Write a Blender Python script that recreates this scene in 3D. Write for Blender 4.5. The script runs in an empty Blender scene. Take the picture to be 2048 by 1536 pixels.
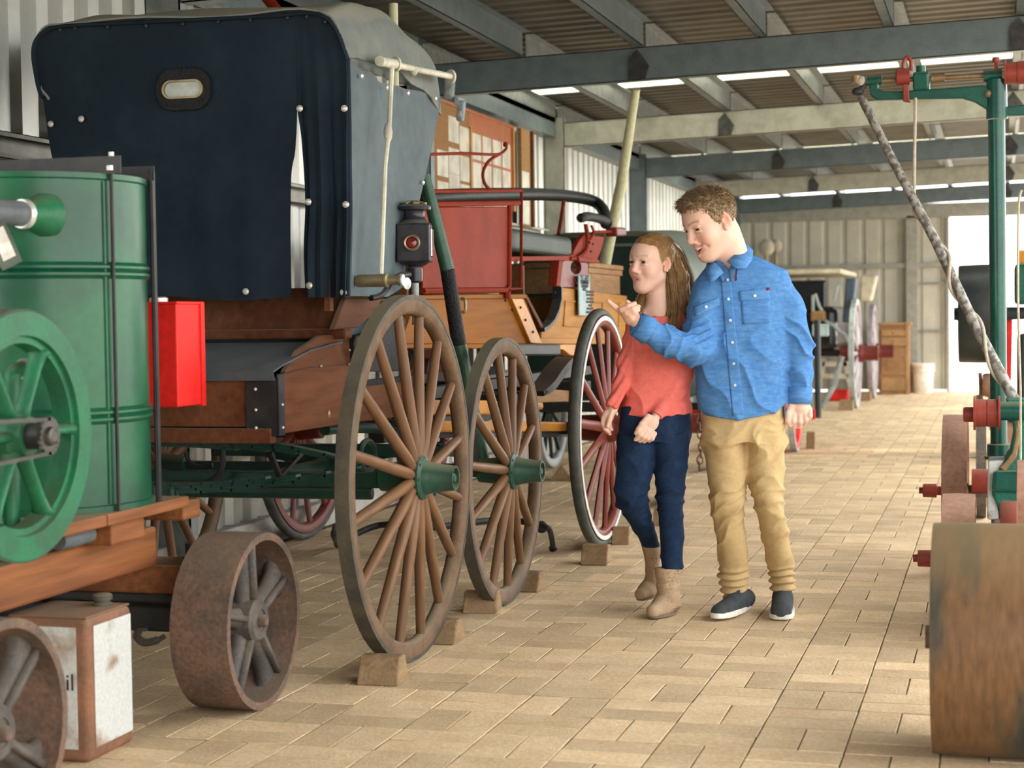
import bpy, bmesh, math, random
import numpy as np
from mathutils import Vector, Matrix, Euler, Quaternion
random.seed(7); np.random.seed(7)
sc = bpy.context.scene
COL = sc.collection
PI = math.pi

# ------------------------------------------------------------------ camera
FPX, CAMH, YAW, PITCH, ROLL = 3400.0, 1.13, 0.2785, -0.0397, 0.0135
CAMP = Vector((0, 0, CAMH))
_f = Vector((-math.sin(YAW)*math.cos(PITCH), math.cos(YAW)*math.cos(PITCH), math.sin(PITCH)))
_r0 = _f.cross(Vector((0, 0, 1))).normalized(); _u0 = _r0.cross(_f)
_r = _r0*math.cos(ROLL) - _u0*math.sin(ROLL); _u = _u0*math.cos(ROLL) + _r0*math.sin(ROLL)
cd = bpy.data.cameras.new('camera'); cam = bpy.data.objects.new('camera', cd); COL.objects.link(cam)
cd.sensor_fit = 'HORIZONTAL'; cd.sensor_width = 36.0; cd.lens = FPX*36.0/2048
cd.clip_start = 0.05; cd.clip_end = 300
_m = Matrix((( _r.x, _u.x, -_f.x), (_r.y, _u.y, -_f.y), (_r.z, _u.z, -_f.z)))
cam.matrix_world = Matrix.Translation(CAMP) @ _m.to_4x4()
cd.dof.use_dof = True; cd.dof.focus_distance = 6.3; cd.dof.aperture_fstop = 4.0
sc.camera = cam
def _ray(x, y): return _f + _r*((x-1024)/FPX) - _u*((y-768)/FPX)
def AX(x, y, X):
    d = _ray(x, y); return CAMP + d*(X/d.x)
def AY(x, y, Y):
    d = _ray(x, y); return CAMP + d*(Y/d.y)
def FL(x, y, z=0.0):
    d = _ray(x, y); return CAMP + d*((z-CAMH)/d.z)

# ------------------------------------------------------------------ world, sun, exposure
w = bpy.data.worlds.new('sky'); sc.world = w; w.use_nodes = True
wn = w.node_tree; wn.nodes.clear()
wo = wn.nodes.new('ShaderNodeOutputWorld'); wb = wn.nodes.new('ShaderNodeBackground')
wb.inputs[0].default_value = (1.0, .985, .955, 1); wb.inputs[1].default_value = SKY = 5.0
wn.links.new(wb.outputs[0], wo.inputs[0])
sun = bpy.data.lights.new('sun', 'SUN'); sun.energy = 9.0; sun.angle = math.radians(6); sun.color = (1, .94, .82)
so = bpy.data.objects.new('sun', sun); COL.objects.link(so)
so.rotation_euler = Vector((0.50, 0.30, -0.82)).to_track_quat('-Z', 'Y').to_euler()
vs = sc.view_settings
vs.view_transform = 'Standard'; vs.look = 'None'; vs.gamma = 1.0; vs.use_curve_mapping = False
vs.exposure = 0.15

# ------------------------------------------------------------------ materials
MATS = {}
def mat(name, col, col2=None, rough=.55, metal=0.0, scale=6, stretch=(1, 1, 1), lo=.4, hi=.62, bump=0.0, bscale=80,
        dust=0.0, dcol=(.55, .47, .34), coat=0.0, fine=0.12, isl=0.0, wave=None, spec=.28, bstretch=None, attr=None, trans=0.0, alpha=1.0, spots=None):
    """procedural principled material: two tones by noise, fine value grain, dust settled on upward faces, bump"""
    m = bpy.data.materials.new(name); MATS[name] = m; m.use_nodes = True
    nt = m.node_tree; N = nt.nodes; L = nt.links
    p = N['Principled BSDF']
    def nn(t, **k):
        n = N.new(t)
        for a, b in k.items(): setattr(n, a, b)
        return n
    tc = nn('ShaderNodeTexCoord'); mp = nn('ShaderNodeMapping'); mp.inputs['Scale'].default_value = stretch
    L.new(tc.outputs['Object'], mp.inputs['Vector'])
    if isl:
        oi0 = nn('ShaderNodeObjectInfo'); om = nn('ShaderNodeVectorMath', operation='SCALE'); oc = nn('ShaderNodeCombineXYZ'); L.new(oi0.outputs['Random'], oc.inputs[0]); L.new(oi0.outputs['Random'], oc.inputs[1]); L.new(oc.outputs[0], om.inputs[0]); om.inputs['Scale'].default_value = 37.0; L.new(om.outputs[0], mp.inputs['Location'])
    no = nn('ShaderNodeTexNoise'); no.inputs['Scale'].default_value = scale; no.inputs['Detail'].default_value = 6
    L.new(mp.outputs[0], no.inputs['Vector'])
    mr = nn('ShaderNodeMapRange'); mr.inputs[1].default_value = lo; mr.inputs[2].default_value = hi
    L.new(no.outputs['Fac'], mr.inputs[0])
    mx = nn('ShaderNodeMix', data_type='RGBA'); L.new(mr.outputs[0], mx.inputs[0])
    c2 = col2 if col2 else tuple(c*.72 for c in col)
    mx.inputs[6].default_value = (*col, 1); mx.inputs[7].default_value = (*c2, 1)
    out = mx.outputs[2]
    if attr:
        a = nn('ShaderNodeAttribute', attribute_name=attr)
        am = nn('ShaderNodeMix', data_type='RGBA', blend_type='MULTIPLY'); am.inputs[0].default_value = 1
        L.new(out, am.inputs[6]); L.new(a.outputs['Color'], am.inputs[7]); out = am.outputs[2]
    if fine or isl:
        n2 = nn('ShaderNodeTexNoise'); n2.inputs['Scale'].default_value = scale*9; n2.inputs['Detail'].default_value = 3
        L.new(mp.outputs[0], n2.inputs['Vector'])
        v = nn('ShaderNodeMapRange'); v.inputs[1].default_value = .3; v.inputs[2].default_value = .7
        v.inputs[3].default_value = 1-fine; v.inputs[4].default_value = 1+fine; L.new(n2.outputs['Fac'], v.inputs[0])
        val = v.outputs[0]
        if isl:
            g = nn('ShaderNodeNewGeometry'); oi = nn('ShaderNodeObjectInfo')
            ad = nn('ShaderNodeMath', operation='ADD'); L.new(g.outputs['Random Per Island'], ad.inputs[0]); L.new(oi.outputs['Random'], ad.inputs[1])
            fr = nn('ShaderNodeMath', operation='FRACT'); L.new(ad.outputs[0], fr.inputs[0])
            r2 = nn('ShaderNodeMapRange'); r2.inputs[3].default_value = 1-isl; r2.inputs[4].default_value = 1+isl; L.new(fr.outputs[0], r2.inputs[0])
            mu = nn('ShaderNodeMath', operation='MULTIPLY'); L.new(val, mu.inputs[0]); L.new(r2.outputs[0], mu.inputs[1]); val = mu.outputs[0]
        hs = nn('ShaderNodeHueSaturation'); L.new(out, hs.inputs['Color']); L.new(val, hs.inputs['Value']); out = hs.outputs[0]
    if spots:      # scattered dark flecks (debris, chips)
        ns = nn('ShaderNodeTexNoise'); ns.inputs['Scale'].default_value = spots[0]; ns.inputs['Detail'].default_value = 2; L.new(tc.outputs['Object'], ns.inputs['Vector'])
        sr = nn('ShaderNodeMapRange'); sr.inputs[1].default_value = spots[1]; sr.inputs[2].default_value = spots[1]+.05; L.new(ns.outputs['Fac'], sr.inputs[0])
        sm = nn('ShaderNodeMix', data_type='RGBA'); L.new(sr.outputs[0], sm.inputs[0]); L.new(out, sm.inputs[6]); sm.inputs[7].default_value = (*spots[2], 1); out = sm.outputs[2]
    if dust:
        g2 = nn('ShaderNodeNewGeometry'); sx = nn('ShaderNodeSeparateXYZ'); L.new(g2.outputs['Normal'], sx.inputs[0])
        dr = nn('ShaderNodeMapRange'); dr.inputs[1].default_value = .45; dr.inputs[2].default_value = 1.0; dr.inputs[4].default_value = dust
        L.new(sx.outputs['Z'], dr.inputs[0])
        dm = nn('ShaderNodeMix', data_type='RGBA'); L.new(dr.outputs[0], dm.inputs[0]); L.new(out, dm.inputs[6]); dm.inputs[7].default_value = (*dcol, 1)
        out = dm.outputs[2]
    L.new(out, p.inputs['Base Color'])
    p.inputs['Roughness'].default_value = rough; p.inputs['Metallic'].default_value = metal
    p.inputs['Specular IOR Level'].default_value = spec; p.inputs['Coat Weight'].default_value = coat
    p.inputs['Coat Roughness'].default_value = .12
    if trans: p.inputs['Transmission Weight'].default_value = trans
    if alpha < 1: p.inputs['Alpha'].default_value = alpha
    if bump:
        nb = nn('ShaderNodeTexNoise'); nb.inputs['Scale'].default_value = bscale; nb.inputs['Detail'].default_value = 4
        if bstretch:
            mp2 = nn('ShaderNodeMapping'); mp2.inputs['Scale'].default_value = bstretch; L.new(tc.outputs['Object'], mp2.inputs['Vector']); L.new(mp2.outputs[0], nb.inputs['Vector'])
        else: L.new(mp.outputs[0], nb.inputs['Vector'])
        b = nn('ShaderNodeBump'); b.inputs['Strength'].default_value = bump; b.inputs['Distance'].default_value = .01
        L.new(nb.outputs['Fac'], b.inputs['Height']); L.new(b.outputs[0], p.inputs['Normal'])
    return m

# ------------------------------------------------------------------ mesh helper
ORG = {}
def V(*a): return Vector(a)
class MB:
    def __init__(s): s.v = []; s.f = []
    def add(s, vs, fs):
        o = len(s.v); s.v += [tuple(v) for v in vs]; s.f += [tuple(i+o for i in f) for f in fs]; return s
    def hexa(s, p):   # 8 points: bottom ring 4 (ccw from above), top ring 4
        return s.add(p, [(0, 3, 2, 1), (4, 5, 6, 7), (0, 1, 5, 4), (1, 2, 6, 5), (2, 3, 7, 6), (3, 0, 4, 7)])
    def box(s, x0, x1, y0, y1, z0, z1):
        return s.hexa([(x0, y0, z0), (x1, y0, z0), (x1, y1, z0), (x0, y1, z0), (x0, y0, z1), (x1, y0, z1), (x1, y1, z1), (x0, y1, z1)])
    def obox(s, c, sx, sy, sz, R=None):
        R = R or Matrix.Identity(3); c = Vector(c)
        p = [c + R @ Vector((a*sx/2, b*sy/2, d*sz/2)) for d in (-1, 1) for a, b in ((-1, -1), (1, -1), (1, 1), (-1, 1))]
        return s.hexa(p)
    def bar(s, a, b, w, h, up=(0, 0, 1)):     # rectangular bar a->b, w across, h along up
        a = Vector(a); b = Vector(b); d = (b-a).normalized(); u = Vector(up); x = d.cross(u)
        if x.length < 1e-6: x = d.cross(Vector((1, 0, 0)))
        x.normalize(); u = x.cross(d)
        q = lambda c, i, j: c + x*(i*w/2) + u*(j*h/2)
        return s.hexa([q(a, -1, -1), q(a, 1, -1), q(b, 1, -1), q(b, -1, -1), q(a, -1, 1), q(a, 1, 1), q(b, 1, 1), q(b, -1, 1)])
    def tube(s, pts, r, n=10, closed=False, cap=True, flat=1.0, up=None):
        pts = [Vector(p) for p in pts]; k = len(pts)
        rs = r if isinstance(r, (list, tuple)) else [r]*k
        vs = []; fs = []; prev = None
        for i in range(k):
            if closed: t = pts[(i+1) % k]-pts[i-1]
            else: t = pts[min(i+1, k-1)]-pts[max(i-1, 0)]
            t.normalize()
            if up is not None: x = t.cross(Vector(up))
            elif prev is None: x = t.cross(Vector((0, 0, 1)) if abs(t.z) < .9 else Vector((0, 1, 0)))
            else: x = prev - t*prev.dot(t)
            if x.length < 1e-6: x = t.orthogonal()
            x.normalize(); y = t.cross(x); prev = x
            for j in range(n):
                a = 2*PI*j/n; vs.append(pts[i] + x*(rs[i]*math.cos(a)) + y*(rs[i]*flat*math.sin(a)))
        m = k if closed else k-1
        for i in range(m):
            i2 = (i+1) % k
            for j in range(n):
                j2 = (j+1) % n; fs.append((i*n+j, i*n+j2, i2*n+j2, i2*n+j))
        if cap and not closed: fs.append(tuple(range(n-1, -1, -1))); fs.append(tuple((k-1)*n+j for j in range(n)))
        return s.add(vs, fs)
    def cyl(s, a, b, r, r2=None, n=20): return s.tube([a, b], [r, r if r2 is None else r2], n)
    def lathe(s, prof, o=(0, 0, 0), axis=(0, 0, 1), n=32, closed=False):   # prof: (radius, height along axis)
        o = Vector(o); A = Vector(axis).normalized(); x = A.orthogonal().normalized(); y = A.cross(x)
        vs = []; fs = []; k = len(prof)
        for r, h in prof:
            for j in range(n):
                a = 2*PI*j/n; vs.append(o + A*h + x*(r*math.cos(a)) + y*(r*math.sin(a)))
        for i in range(k if closed else k-1):
            i2 = (i+1) % k
            for j in range(n):
                j2 = (j+1) % n; fs.append((i*n+j, i*n+j2, i2*n+j2, i2*n+j))
        if not closed:
            if prof[0][0] > 1e-5: fs.append(tuple(range(n-1, -1, -1)))
            if prof[-1][0] > 1e-5: fs.append(tuple((k-1)*n+j for j in range(n)))
        return s.add(vs, fs)
    def prism(s, poly, off):     # polygon (3d points) extruded by vector
        off = Vector(off); n = len(poly); p = [Vector(q) for q in poly]
        return s.add(p + [q+off for q in p], [tuple(range(n-1, -1, -1)), tuple(range(n, 2*n))] + [(i, (i+1) % n, n+(i+1) % n, n+i) for i in range(n)])
    def ball(s, c, r, n=14, m=8, sc=(1, 1, 1), R=None):
        vs = []; fs = []; c = Vector(c); R = R or Matrix.Identity(3)
        for i in range(m+1):
            t = PI*i/m
            for j in range(n):
                a = 2*PI*j/n; vs.append(c + R @ Vector((r*sc[0]*math.sin(t)*math.cos(a), r*sc[1]*math.sin(t)*math.sin(a), r*sc[2]*math.cos(t))))
        for i in range(m):
            for j in range(n):
                j2 = (j+1) % n; fs.append((i*n+j, (i+1)*n+j, (i+1)*n+j2, i*n+j2))
        return s.add(vs, fs)
    def sheet(s, rows, th, nrm=None):  # grid of points -> sheet with thickness
        R = len(rows); C = len(rows[0]); P = [[Vector(p) for p in r] for r in rows]
        front = []; back = []
        for i in range(R):
            for j in range(C):
                du = P[min(i+1, R-1)][j]-P[max(i-1, 0)][j]; dv = P[i][min(j+1, C-1)]-P[i][max(j-1, 0)]
                nn = Vector(nrm) if nrm else du.cross(dv)
                if nn.length < 1e-9: nn = Vector((0, 0, 1))
                nn.normalize(); front.append(P[i][j]+nn*th/2); back.append(P[i][j]-nn*th/2)
        k = R*C; fs = []
        for i in range(R-1):
            for j in range(C-1):
                a, b, c, d = i*C+j, (i+1)*C+j, (i+1)*C+j+1, i*C+j+1
                fs += [(a, b, c, d), (k+d, k+c, k+b, k+a)]
        ring = [j for j in range(C)] + [i*C+C-1 for i in range(1, R)] + [(R-1)*C+j for j in range(C-2, -1, -1)] + [i*C for i in range(R-2, 0, -1)]
        for q in range(len(ring)):
            a, b = ring[q], ring[(q+1) % len(ring)]; fs.append((a, b, k+b, k+a))
        return s.add(front+back, fs)
    def mesh(s, name, off=(0, 0, 0), smooth=False, fix=True):
        me = bpy.data.meshes.new(name); o = Vector(off)
        me.from_pydata([tuple(Vector(v)-o) for v in s.v], [], s.f)
        if fix:
            bm = bmesh.new(); bm.from_mesh(me); bmesh.ops.recalc_face_normals(bm, faces=bm.faces); bm.to_mesh(me); bm.free()
        if smooth: me.polygons.foreach_set('use_smooth', [True]*len(me.polygons))
        me.update(); return me
    def build(s, name, m, parent=None, smooth=False, bevel=0.0, org=None, seg=2, angle=40, fix=True):
        """one mesh object; vertices are given in world space and stored relative to the parent's origin"""
        po = ORG.get(parent.name, Vector()) if parent else Vector()
        o = Vector(org) if org is not None else (po if parent else Vector())
        me = s.mesh(name, o, smooth, fix)
        if m: me.materials.append(MATS[m] if isinstance(m, str) else m)
        ob = bpy.data.objects.new(name, me); COL.objects.link(ob)
        if parent: ob.parent = parent; ob.location = o-po
        else: ob.location = o
        ORG[ob.name] = o
        if bevel:
            b = ob.modifiers.new('b', 'BEVEL'); b.width = bevel; b.segments = seg; b.limit_method = 'ANGLE'; b.angle_limit = math.radians(angle)
        if smooth: autosmooth(ob, angle)
        return ob
def autosmooth(ob, angle=40):
    me = ob.data
    try: me.set_sharp_from_angle(angle=math.radians(angle))
    except Exception: pass
def thing(name, loc, label, cat, group=None):
    e = bpy.data.objects.new(name, None); COL.objects.link(e); e.location = loc; e.empty_display_size = .1
    ORG[e.name] = Vector(loc); tag(e, label, cat, group); return e
def tag(o, label=None, cat=None, group=None, kind=None):
    if label: o['label'] = label
    if cat: o['category'] = cat
    if group: o['group'] = group
    if kind: o['kind'] = kind
    return o
def clone(src, parent, name=None, loc=None, rot=None, org=None):
    c = src.copy(); COL.objects.link(c); c.parent = parent
    if name: c.name = name
    if loc is not None: c.location = loc
    if rot is not None: c.rotation_euler = rot
    ORG[c.name] = (ORG.get(parent.name, Vector()) if parent else Vector()) + Vector(c.location)
    return c
def bez(p0, p1, p2, p3, n=12):
    P = [Vector(p) for p in (p0, p1, p2, p3)]
    return [P[0]*(1-t)**3+P[1]*3*t*(1-t)**2+P[2]*3*t*t*(1-t)+P[3]*t**3 for t in [i/n for i in range(n+1)]]
def spline(pts, n=6):       # catmull-rom through points
    P = [Vector(p) for p in pts]; out = []
    for i in range(len(P)-1):
        a = P[max(i-1, 0)]; b = P[i]; c = P[i+1]; d = P[min(i+2, len(P)-1)]
        for k in range(n):
            t = k/n; out.append(.5*((2*b)+(c-a)*t+(2*a-5*b+4*c-d)*t*t+(3*b-a-3*c+d)*t**3))
    out.append(P[-1]); return out
# ------------------------------------------------------------------ materials list
mat('brick', (.71, .55, .345), (.61, .445, .265), rough=.85, scale=7, fine=.13, isl=.17, bump=.35, bscale=120, lo=.35, hi=.68, spots=(70, .72, (.13, .09, .055)))
mat('sand', (.16, .115, .065), (.09, .065, .04), rough=.95, scale=20, bump=.3)
mat('cream_steel', (.60, .58, .49), (.52, .51, .43), rough=.38, scale=3, fine=.04, metal=0.1)
mat('zinc', (.30, .32, .32), (.22, .245, .25), rough=.42, metal=.65, scale=14, fine=.08)
mat('zinc_pale', (.42, .415, .36), (.34, .335, .285), rough=.45, metal=.35, scale=10, fine=.07)
mat('zinc_blue', (.20, .25, .275), (.165, .21, .235), rough=.4, metal=.5, scale=10, fine=.07)
mat('roof_sheet', (.205, .20, .18), (.16, .155, .14), rough=.5, metal=.25, scale=2.5, fine=.05)
mat('wall_steel', (.50, .50, .45), (.44, .45, .41), rough=.3, metal=.55, scale=3, fine=.04, spec=.5)
mat('concrete', (.55, .53, .48), rough=.9, scale=8, bump=.2)
mat('outside_ground', (.58, .55, .48), rough=.95, scale=2)
mat('dark_steel', (.05, .055, .06), (.09, .085, .08), rough=.5, metal=.5, scale=20)
# translucent roof light sheet
m = bpy.data.materials.new('rooflight'); m.use_nodes = True; MATS['rooflight'] = m
nt = m.node_tree; nt.nodes.clear()
o_ = nt.nodes.new('ShaderNodeOutputMaterial'); t_ = nt.nodes.new('ShaderNodeBsdfTranslucent'); t_.inputs[0].default_value = (.95, .95, .85, 1)
tr_ = nt.nodes.new('ShaderNodeBsdfTransparent'); tr_.inputs[0].default_value = (.93, .95, .86, 1); mx_ = nt.nodes.new('ShaderNodeMixShader'); mx_.inputs[0].default_value = .55
nt.links.new(t_.outputs[0], mx_.inputs[1]); nt.links.new(tr_.outputs[0], mx_.inputs[2]); nt.links.new(mx_.outputs[0], o_.inputs[0])

# ------------------------------------------------------------------ floor: basket-weave clay pavers
WX0, YB = -3.6, 24.4
CELL = .2390; CY = .2375; X0 = -.62; Y0 = 4.38; J = .0042
floor = MB().box(WX0-.1, 4.6, -1.7, YB+.15, -.12, -.0022).build('floor', 'sand'); tag(floor, kind='structure')
def brick_mesh(name, lx, ly):
    b = MB(); e = .0014; h = .05; a = lx/2; c = ly/2
    ring = lambda i, z: [(-a+i, -c+i, z), (a-i, -c+i, z), (a-i, c-i, z), (-a+i, c-i, z)]
    vs = ring(0, -h)+ring(0, -.0016)+ring(e, 0)
    fs = [(8, 9, 10, 11)]+[(k, (k+1) % 4, 4+(k+1) % 4, 4+k) for k in range(4)]+[(4+k, 4+(k+1) % 4, 8+(k+1) % 4, 8+k) for k in range(4)]
    return vs, fs
SHAPES = {'v': brick_mesh('v', CELL/2-J, CY-J), 'h': brick_mesh('h', CELL-J, CY/2-J)}
bricks = []
for i in range(-13, 10):
    for j in range(-24, 84):
        xa = X0+i*CELL; ya = Y0+j*CY
        if xa < WX0-.05 or ya+CY > YB: continue
        vert = (i+j) % 2 == 0
        for k in (0, 1):
            cx = xa+CELL*(.25+.5*k) if vert else xa+CELL/2
            cy = ya+CY/2 if vert else ya+CY*(.25+.5*k)
            bricks.append((cx, cy, 'v' if vert else 'h'))
bme = {}
for q, (vs_, fs_) in SHAPES.items():
    me = bpy.data.meshes.new('brick_'+q); me.from_pydata(vs_, [], fs_); me.materials.append(MATS['brick']); bme[q] = me
def vis_px(x, y):
    d = Vector((x, y, 0))-CAMP; zc = d.dot(_f)
    if zc < .1: return -1, -1, 1e9
    return 1024+FPX*d.dot(_r)/zc, 768-FPX*d.dot(_u)/zc, zc
near = []; rest = []
for b in bricks:
    px, py, zc = vis_px(b[0], b[1])
    inview = 250 < px < 1900 and py < 1560
    (near if inview else rest).append((zc, b))
near.sort(key=lambda t: t[0]); rest += near[300:]; near = near[:300]
rb = random.Random(3)
for zc, (x, y, q) in near:
    ob = bpy.data.objects.new('brick', bme[q]); COL.objects.link(ob); ob.parent = floor
    ob.location = (x, y, rb.uniform(-.0012, .0006)); ob.rotation_euler = (rb.uniform(-.006, .006), rb.uniform(-.006, .006), rb.uniform(-.012, .012))
mb = MB()
for zc, (x, y, q) in rest:
    vs_, fs_ = SHAPES[q]; dz = rb.uniform(-.0012, .0006); tx = rb.uniform(-.006, .006); ty = rb.uniform(-.006, .006)
    mb.add([(x+v[0], y+v[1], v[2]+dz+v[0]*tx+v[1]*ty) for v in vs_], fs_)
ob = mb.build('brick_field', 'brick', floor, fix=False); tag(ob, kind='stuff')
g = MB().box(-40, 60, YB+.15, 120, -.16, -.02).box(4.6, 60, -30, YB+.15, -.16, -.02).box(-40, 4.6, -30, -1.7, -.16, -.02)
g = g.build('floor_outside', 'outside_ground'); tag(g, kind='structure')

# ------------------------------------------------------------------ ribbed steel cladding
def ribs(u0, u1, pitch=.2, top=.06, foot=.035, dep=.03):
    pts = []; u = u0
    while u < u1:
        pts += [(u, 0), (u+pitch-top-2*foot, 0), (u+pitch-top-foot, dep), (u+pitch-foot, dep)]; u += pitch
    pts.append((u1, 0)); return [p for p in pts if p[0] <= u1+1e-6]
def roofz(x): return 2.79 + (x+3.5)*.026
def clad(name, m, f, u0, u1, v0, v1, parent=None, kind=None, **k):
    pr = ribs(u0, u1, **k); rows = [[f(u, v, d) for u, d in pr] for v in (v0, v1)]
    b = MB(); C = len(pr)
    b.add([p for r in rows for p in r], [(i, i+1, C+i+1, C+i) for i in range(C-1)])
    ob = b.build(name, m, parent)
    so_ = ob.modifiers.new('s', 'SOLIDIFY'); so_.thickness = .0015; so_.offset = 0
    if kind: tag(ob, kind=kind)
    return ob
wall_left = clad('wall_left', 'wall_steel', lambda u, v, d: (WX0-d, u, v), 2.8, YB, .1, 2.9, kind='structure')  # stops short: unseen opening beside the camera, added to light the faces
for z in (.62, 1.74):     # C-section girts on the wall
    for ya, yb in ((2.8, 6.7), (6.9, 10.1), (10.3, 13.5), (13.75, 16.9), (17.1, 20.3), (20.5, YB)):
        b = MB().box(WX0+.003, WX0+.075, ya, yb, z+.097, z+.1).box(WX0+.003, WX0+.075, ya, yb, z, z+.003).box(WX0+.003, WX0+.006, ya, yb, z, z+.1)
        b.box(WX0+.072, WX0+.075, ya, yb, z+.082, z+.1).box(WX0+.072, WX0+.075, ya, yb, z, z+.018)
        b.build('girt', 'zinc_pale', wall_left)
MB().box(WX0-.06, WX0+.06, 2.8, YB, -.02, .13).build('bottom_plate', 'concrete', wall_left, bevel=.01)
MB().box(WX0+.003, WX0+.1, -1.6, YB, 2.60, 2.76).build('eave_purlin', 'zinc_blue', wall_left)
def csection(b, x0, x1, y, z0a, z0b, h, dep=.075, t=.006):   # C beam running in X with web facing the camera
    za = lambda q: z0a+(z0b-z0a)*q
    def seg(ya, yb, h0, h1):
        b.hexa([(x0, ya, z0a+h0), (x1, ya, z0b+h0), (x1, yb, z0b+h0), (x0, yb, z0a+h0), (x0, ya, z0a+h1), (x1, ya, z0b+h1), (x1, yb, z0b+h1), (x0, yb, z0a+h1)])
    seg(y, y+t, 0, h); seg(y, y+dep, 0, t); seg(y, y+dep, h-t, h)
    return b
ceiling = clad('ceiling', 'roof_sheet', lambda u, v, d: (v, u, roofz(v)+.115+d), -1.8, 12.9, -3.75, 1.45, kind='structure', pitch=.19, top=.05, foot=.03, dep=.03)
LIGHTS = [(12.9, 13.26), (18.95, 19.3)]
cuts = [13.26, 18.95, 19.3, YB+.3]
for a, b_ in zip(cuts[::2], cuts[1::2]):
    clad('roof_sheeting', 'roof_sheet', lambda u, v, d: (v, u, roofz(v)+.115+d), a, b_, -3.75, 1.45, ceiling, pitch=.19, top=.05, foot=.03, dep=.03)
for a, b_ in LIGHTS:
    clad('rooflight_sheet', 'rooflight', lambda u, v, d: (v, u, roofz(v)+.116+d), a, b_, -3.75, 1.45, ceiling, pitch=.19, top=.05, foot=.03, dep=.03)
BEAMS = [(3.4, 'zinc'), (6.8, 'zinc'), (10.2, 'zinc_blue'), (13.65, 'zinc_pale'), (17.05, 'zinc_blue'), (20.4, 'zinc_pale'), (23.6, 'zinc_blue')]
for y, mt in BEAMS:
    b = csection(MB(), WX0+.03, 1.3, y+.009, roofz(WX0+.1)-.275, roofz(1.3)-.275, .2)
    b.build('roof_beam', mt, ceiling)
    c = MB(); c.box(WX0+.0, WX0+.17, y, y+.006, 0, roofz(-3.5)-.03).box(WX0+.164, WX0+.17, y, y+.075, 0, roofz(-3.5)-.03).box(WX0, WX0+.006, y, y+.075, 0, roofz(-3.5)-.03)
    c.build('post', mt, wall_left)
    for x in (-2.1, .12):        # web cleats joining the beams
        MB().prism([(x-.055, y-.008, roofz(x)-.27), (x+.05, y-.008, roofz(x)-.27), (x+.075, y-.008, roofz(x)-.19), (x-.0, y-.008, roofz(x)-.085), (x-.05, y-.008, roofz(x)-.14)], (0, .007, 0)).build('cleat', 'dark_steel', ceiling)
    c2 = MB().box(1.15, 1.3, y, y+.08, 0, roofz(1.2)-.07).build('yard_post', 'zinc', ceiling)
for i, x in enumerate([-3.5, -2.82, -2.06, -1.32, -.58, .16, .9, 1.3]):
    z = roofz(x)-.072
    for ya, yb in ((-1.6, 10.2), (10.28, 13.65), (13.73, 17.05), (17.13, 20.4), (20.48, YB)):
        b = MB().box(x-.004, x, ya, yb, z, z+.15).box(x-.06, x, ya, yb, z, z+.004).box(x, x+.05, ya, yb, z+.146, z+.15).box(x-.06, x-.056, ya, yb, z, z+.02)
        b.build('purlin', 'zinc_blue' if ya < 10 else 'zinc', ceiling)

# ------------------------------------------------------------------ far wall with the open doorway
BX1 = -.66
wall_back = clad('wall_back', 'cream_steel', lambda u, v, d: (u, YB+.02+d, v), WX0, BX1, .03, 2.5, kind='structure', pitch=.26, top=.05, foot=.02, dep=.03)
MB().box(WX0, BX1, YB-.06, YB+.0, 1.73, 1.80).build('girt', 'zinc_pale', wall_back)
MB().box(WX0, 1.3, YB-.10, YB+.0, 2.42, 2.62).build('head_beam', 'zinc_pale', wall_back)
MB().box(-1.22, -1.07, YB-.1, YB, .0, 2.45).build('post', 'zinc_pale', wall_back)
for z in (1.5, .84): MB().box(-1.06, BX1, YB-.04, YB, z, z+.025).build('door_rail', 'zinc', wall_back)
MB().box(BX1-.02, BX1+.02, YB-.05, YB+.06, 0, 2.45).build('door_jamb', 'zinc_pale', wall_back)
for x in (-1.72, -1.5): pass

clad('wall_front', 'cream_steel', lambda u, v, d: (u, -1.6-d, v), WX0, 1.3, .03, 2.8, kind='structure', pitch=.26, top=.05, foot=.02, dep=.03)
# ------------------------------------------------------------------ vehicle materials
mat('canvas_navy', (.016, .027, .041), (.011, .019, .030), spec=.12, rough=.85, scale=3, fine=.1, bump=.12, bscale=500)
mat('canvas_lit_faded', (.115, .15, .165), (.08, .11, .125), rough=.8, scale=2.5, fine=.08, bump=.12, bscale=500, dust=.8, dcol=(.46, .46, .38))  # side curtain: same navy canvas, coloured paler for light on it, fading and dust
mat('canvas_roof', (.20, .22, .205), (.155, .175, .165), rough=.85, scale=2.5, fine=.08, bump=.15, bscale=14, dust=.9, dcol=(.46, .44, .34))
mat('canvas_seat', (.085, .11, .13), (.06, .08, .095), rough=.7, scale=4, dust=.25, dcol=(.3, .33, .33))
mat('varnish_red', (.155, .062, .03), (.10, .038, .02), rough=0.55, scale=5, stretch=(1, .12, 1), fine=.2, dust=.45, dcol=(.42, .36, .27), spec=.05)
mat('black_iron', (.015, .017, .02), (.03, .03, .03), rough=.45, scale=14, dust=.3, dcol=(.2, .18, .15))
mat('leather_black', (.014, .015, .018), rough=.5, bump=.8, bscale=160, scale=10)
mat('green_dark', (.012, .045, .034), (.018, .06, .045), rough=.38, scale=9, dust=.55, dcol=(.26, .26, .17))
mat('hub_green', (.018, .085, .058), (.026, .066, .046), rough=.42, scale=9, dust=.5, dcol=(.35, .34, .22))
mat('spoke_wood', (.185, .097, .047), (.115, .060, .032), rough=.5, scale=9, stretch=(1, 1, .09), fine=.22, lo=.35, hi=.65)
mat('felloe_wood', (.155, .092, .052), (.10, .06, .035), rough=.6, scale=14, fine=.2, dust=.5, dcol=(.38, .33, .22))
mat('tyre_iron', (.11, .095, .07), (.07, .066, .058), rough=.65, metal=.3, scale=12, dust=.6, dcol=(.36, .33, .22))
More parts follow.
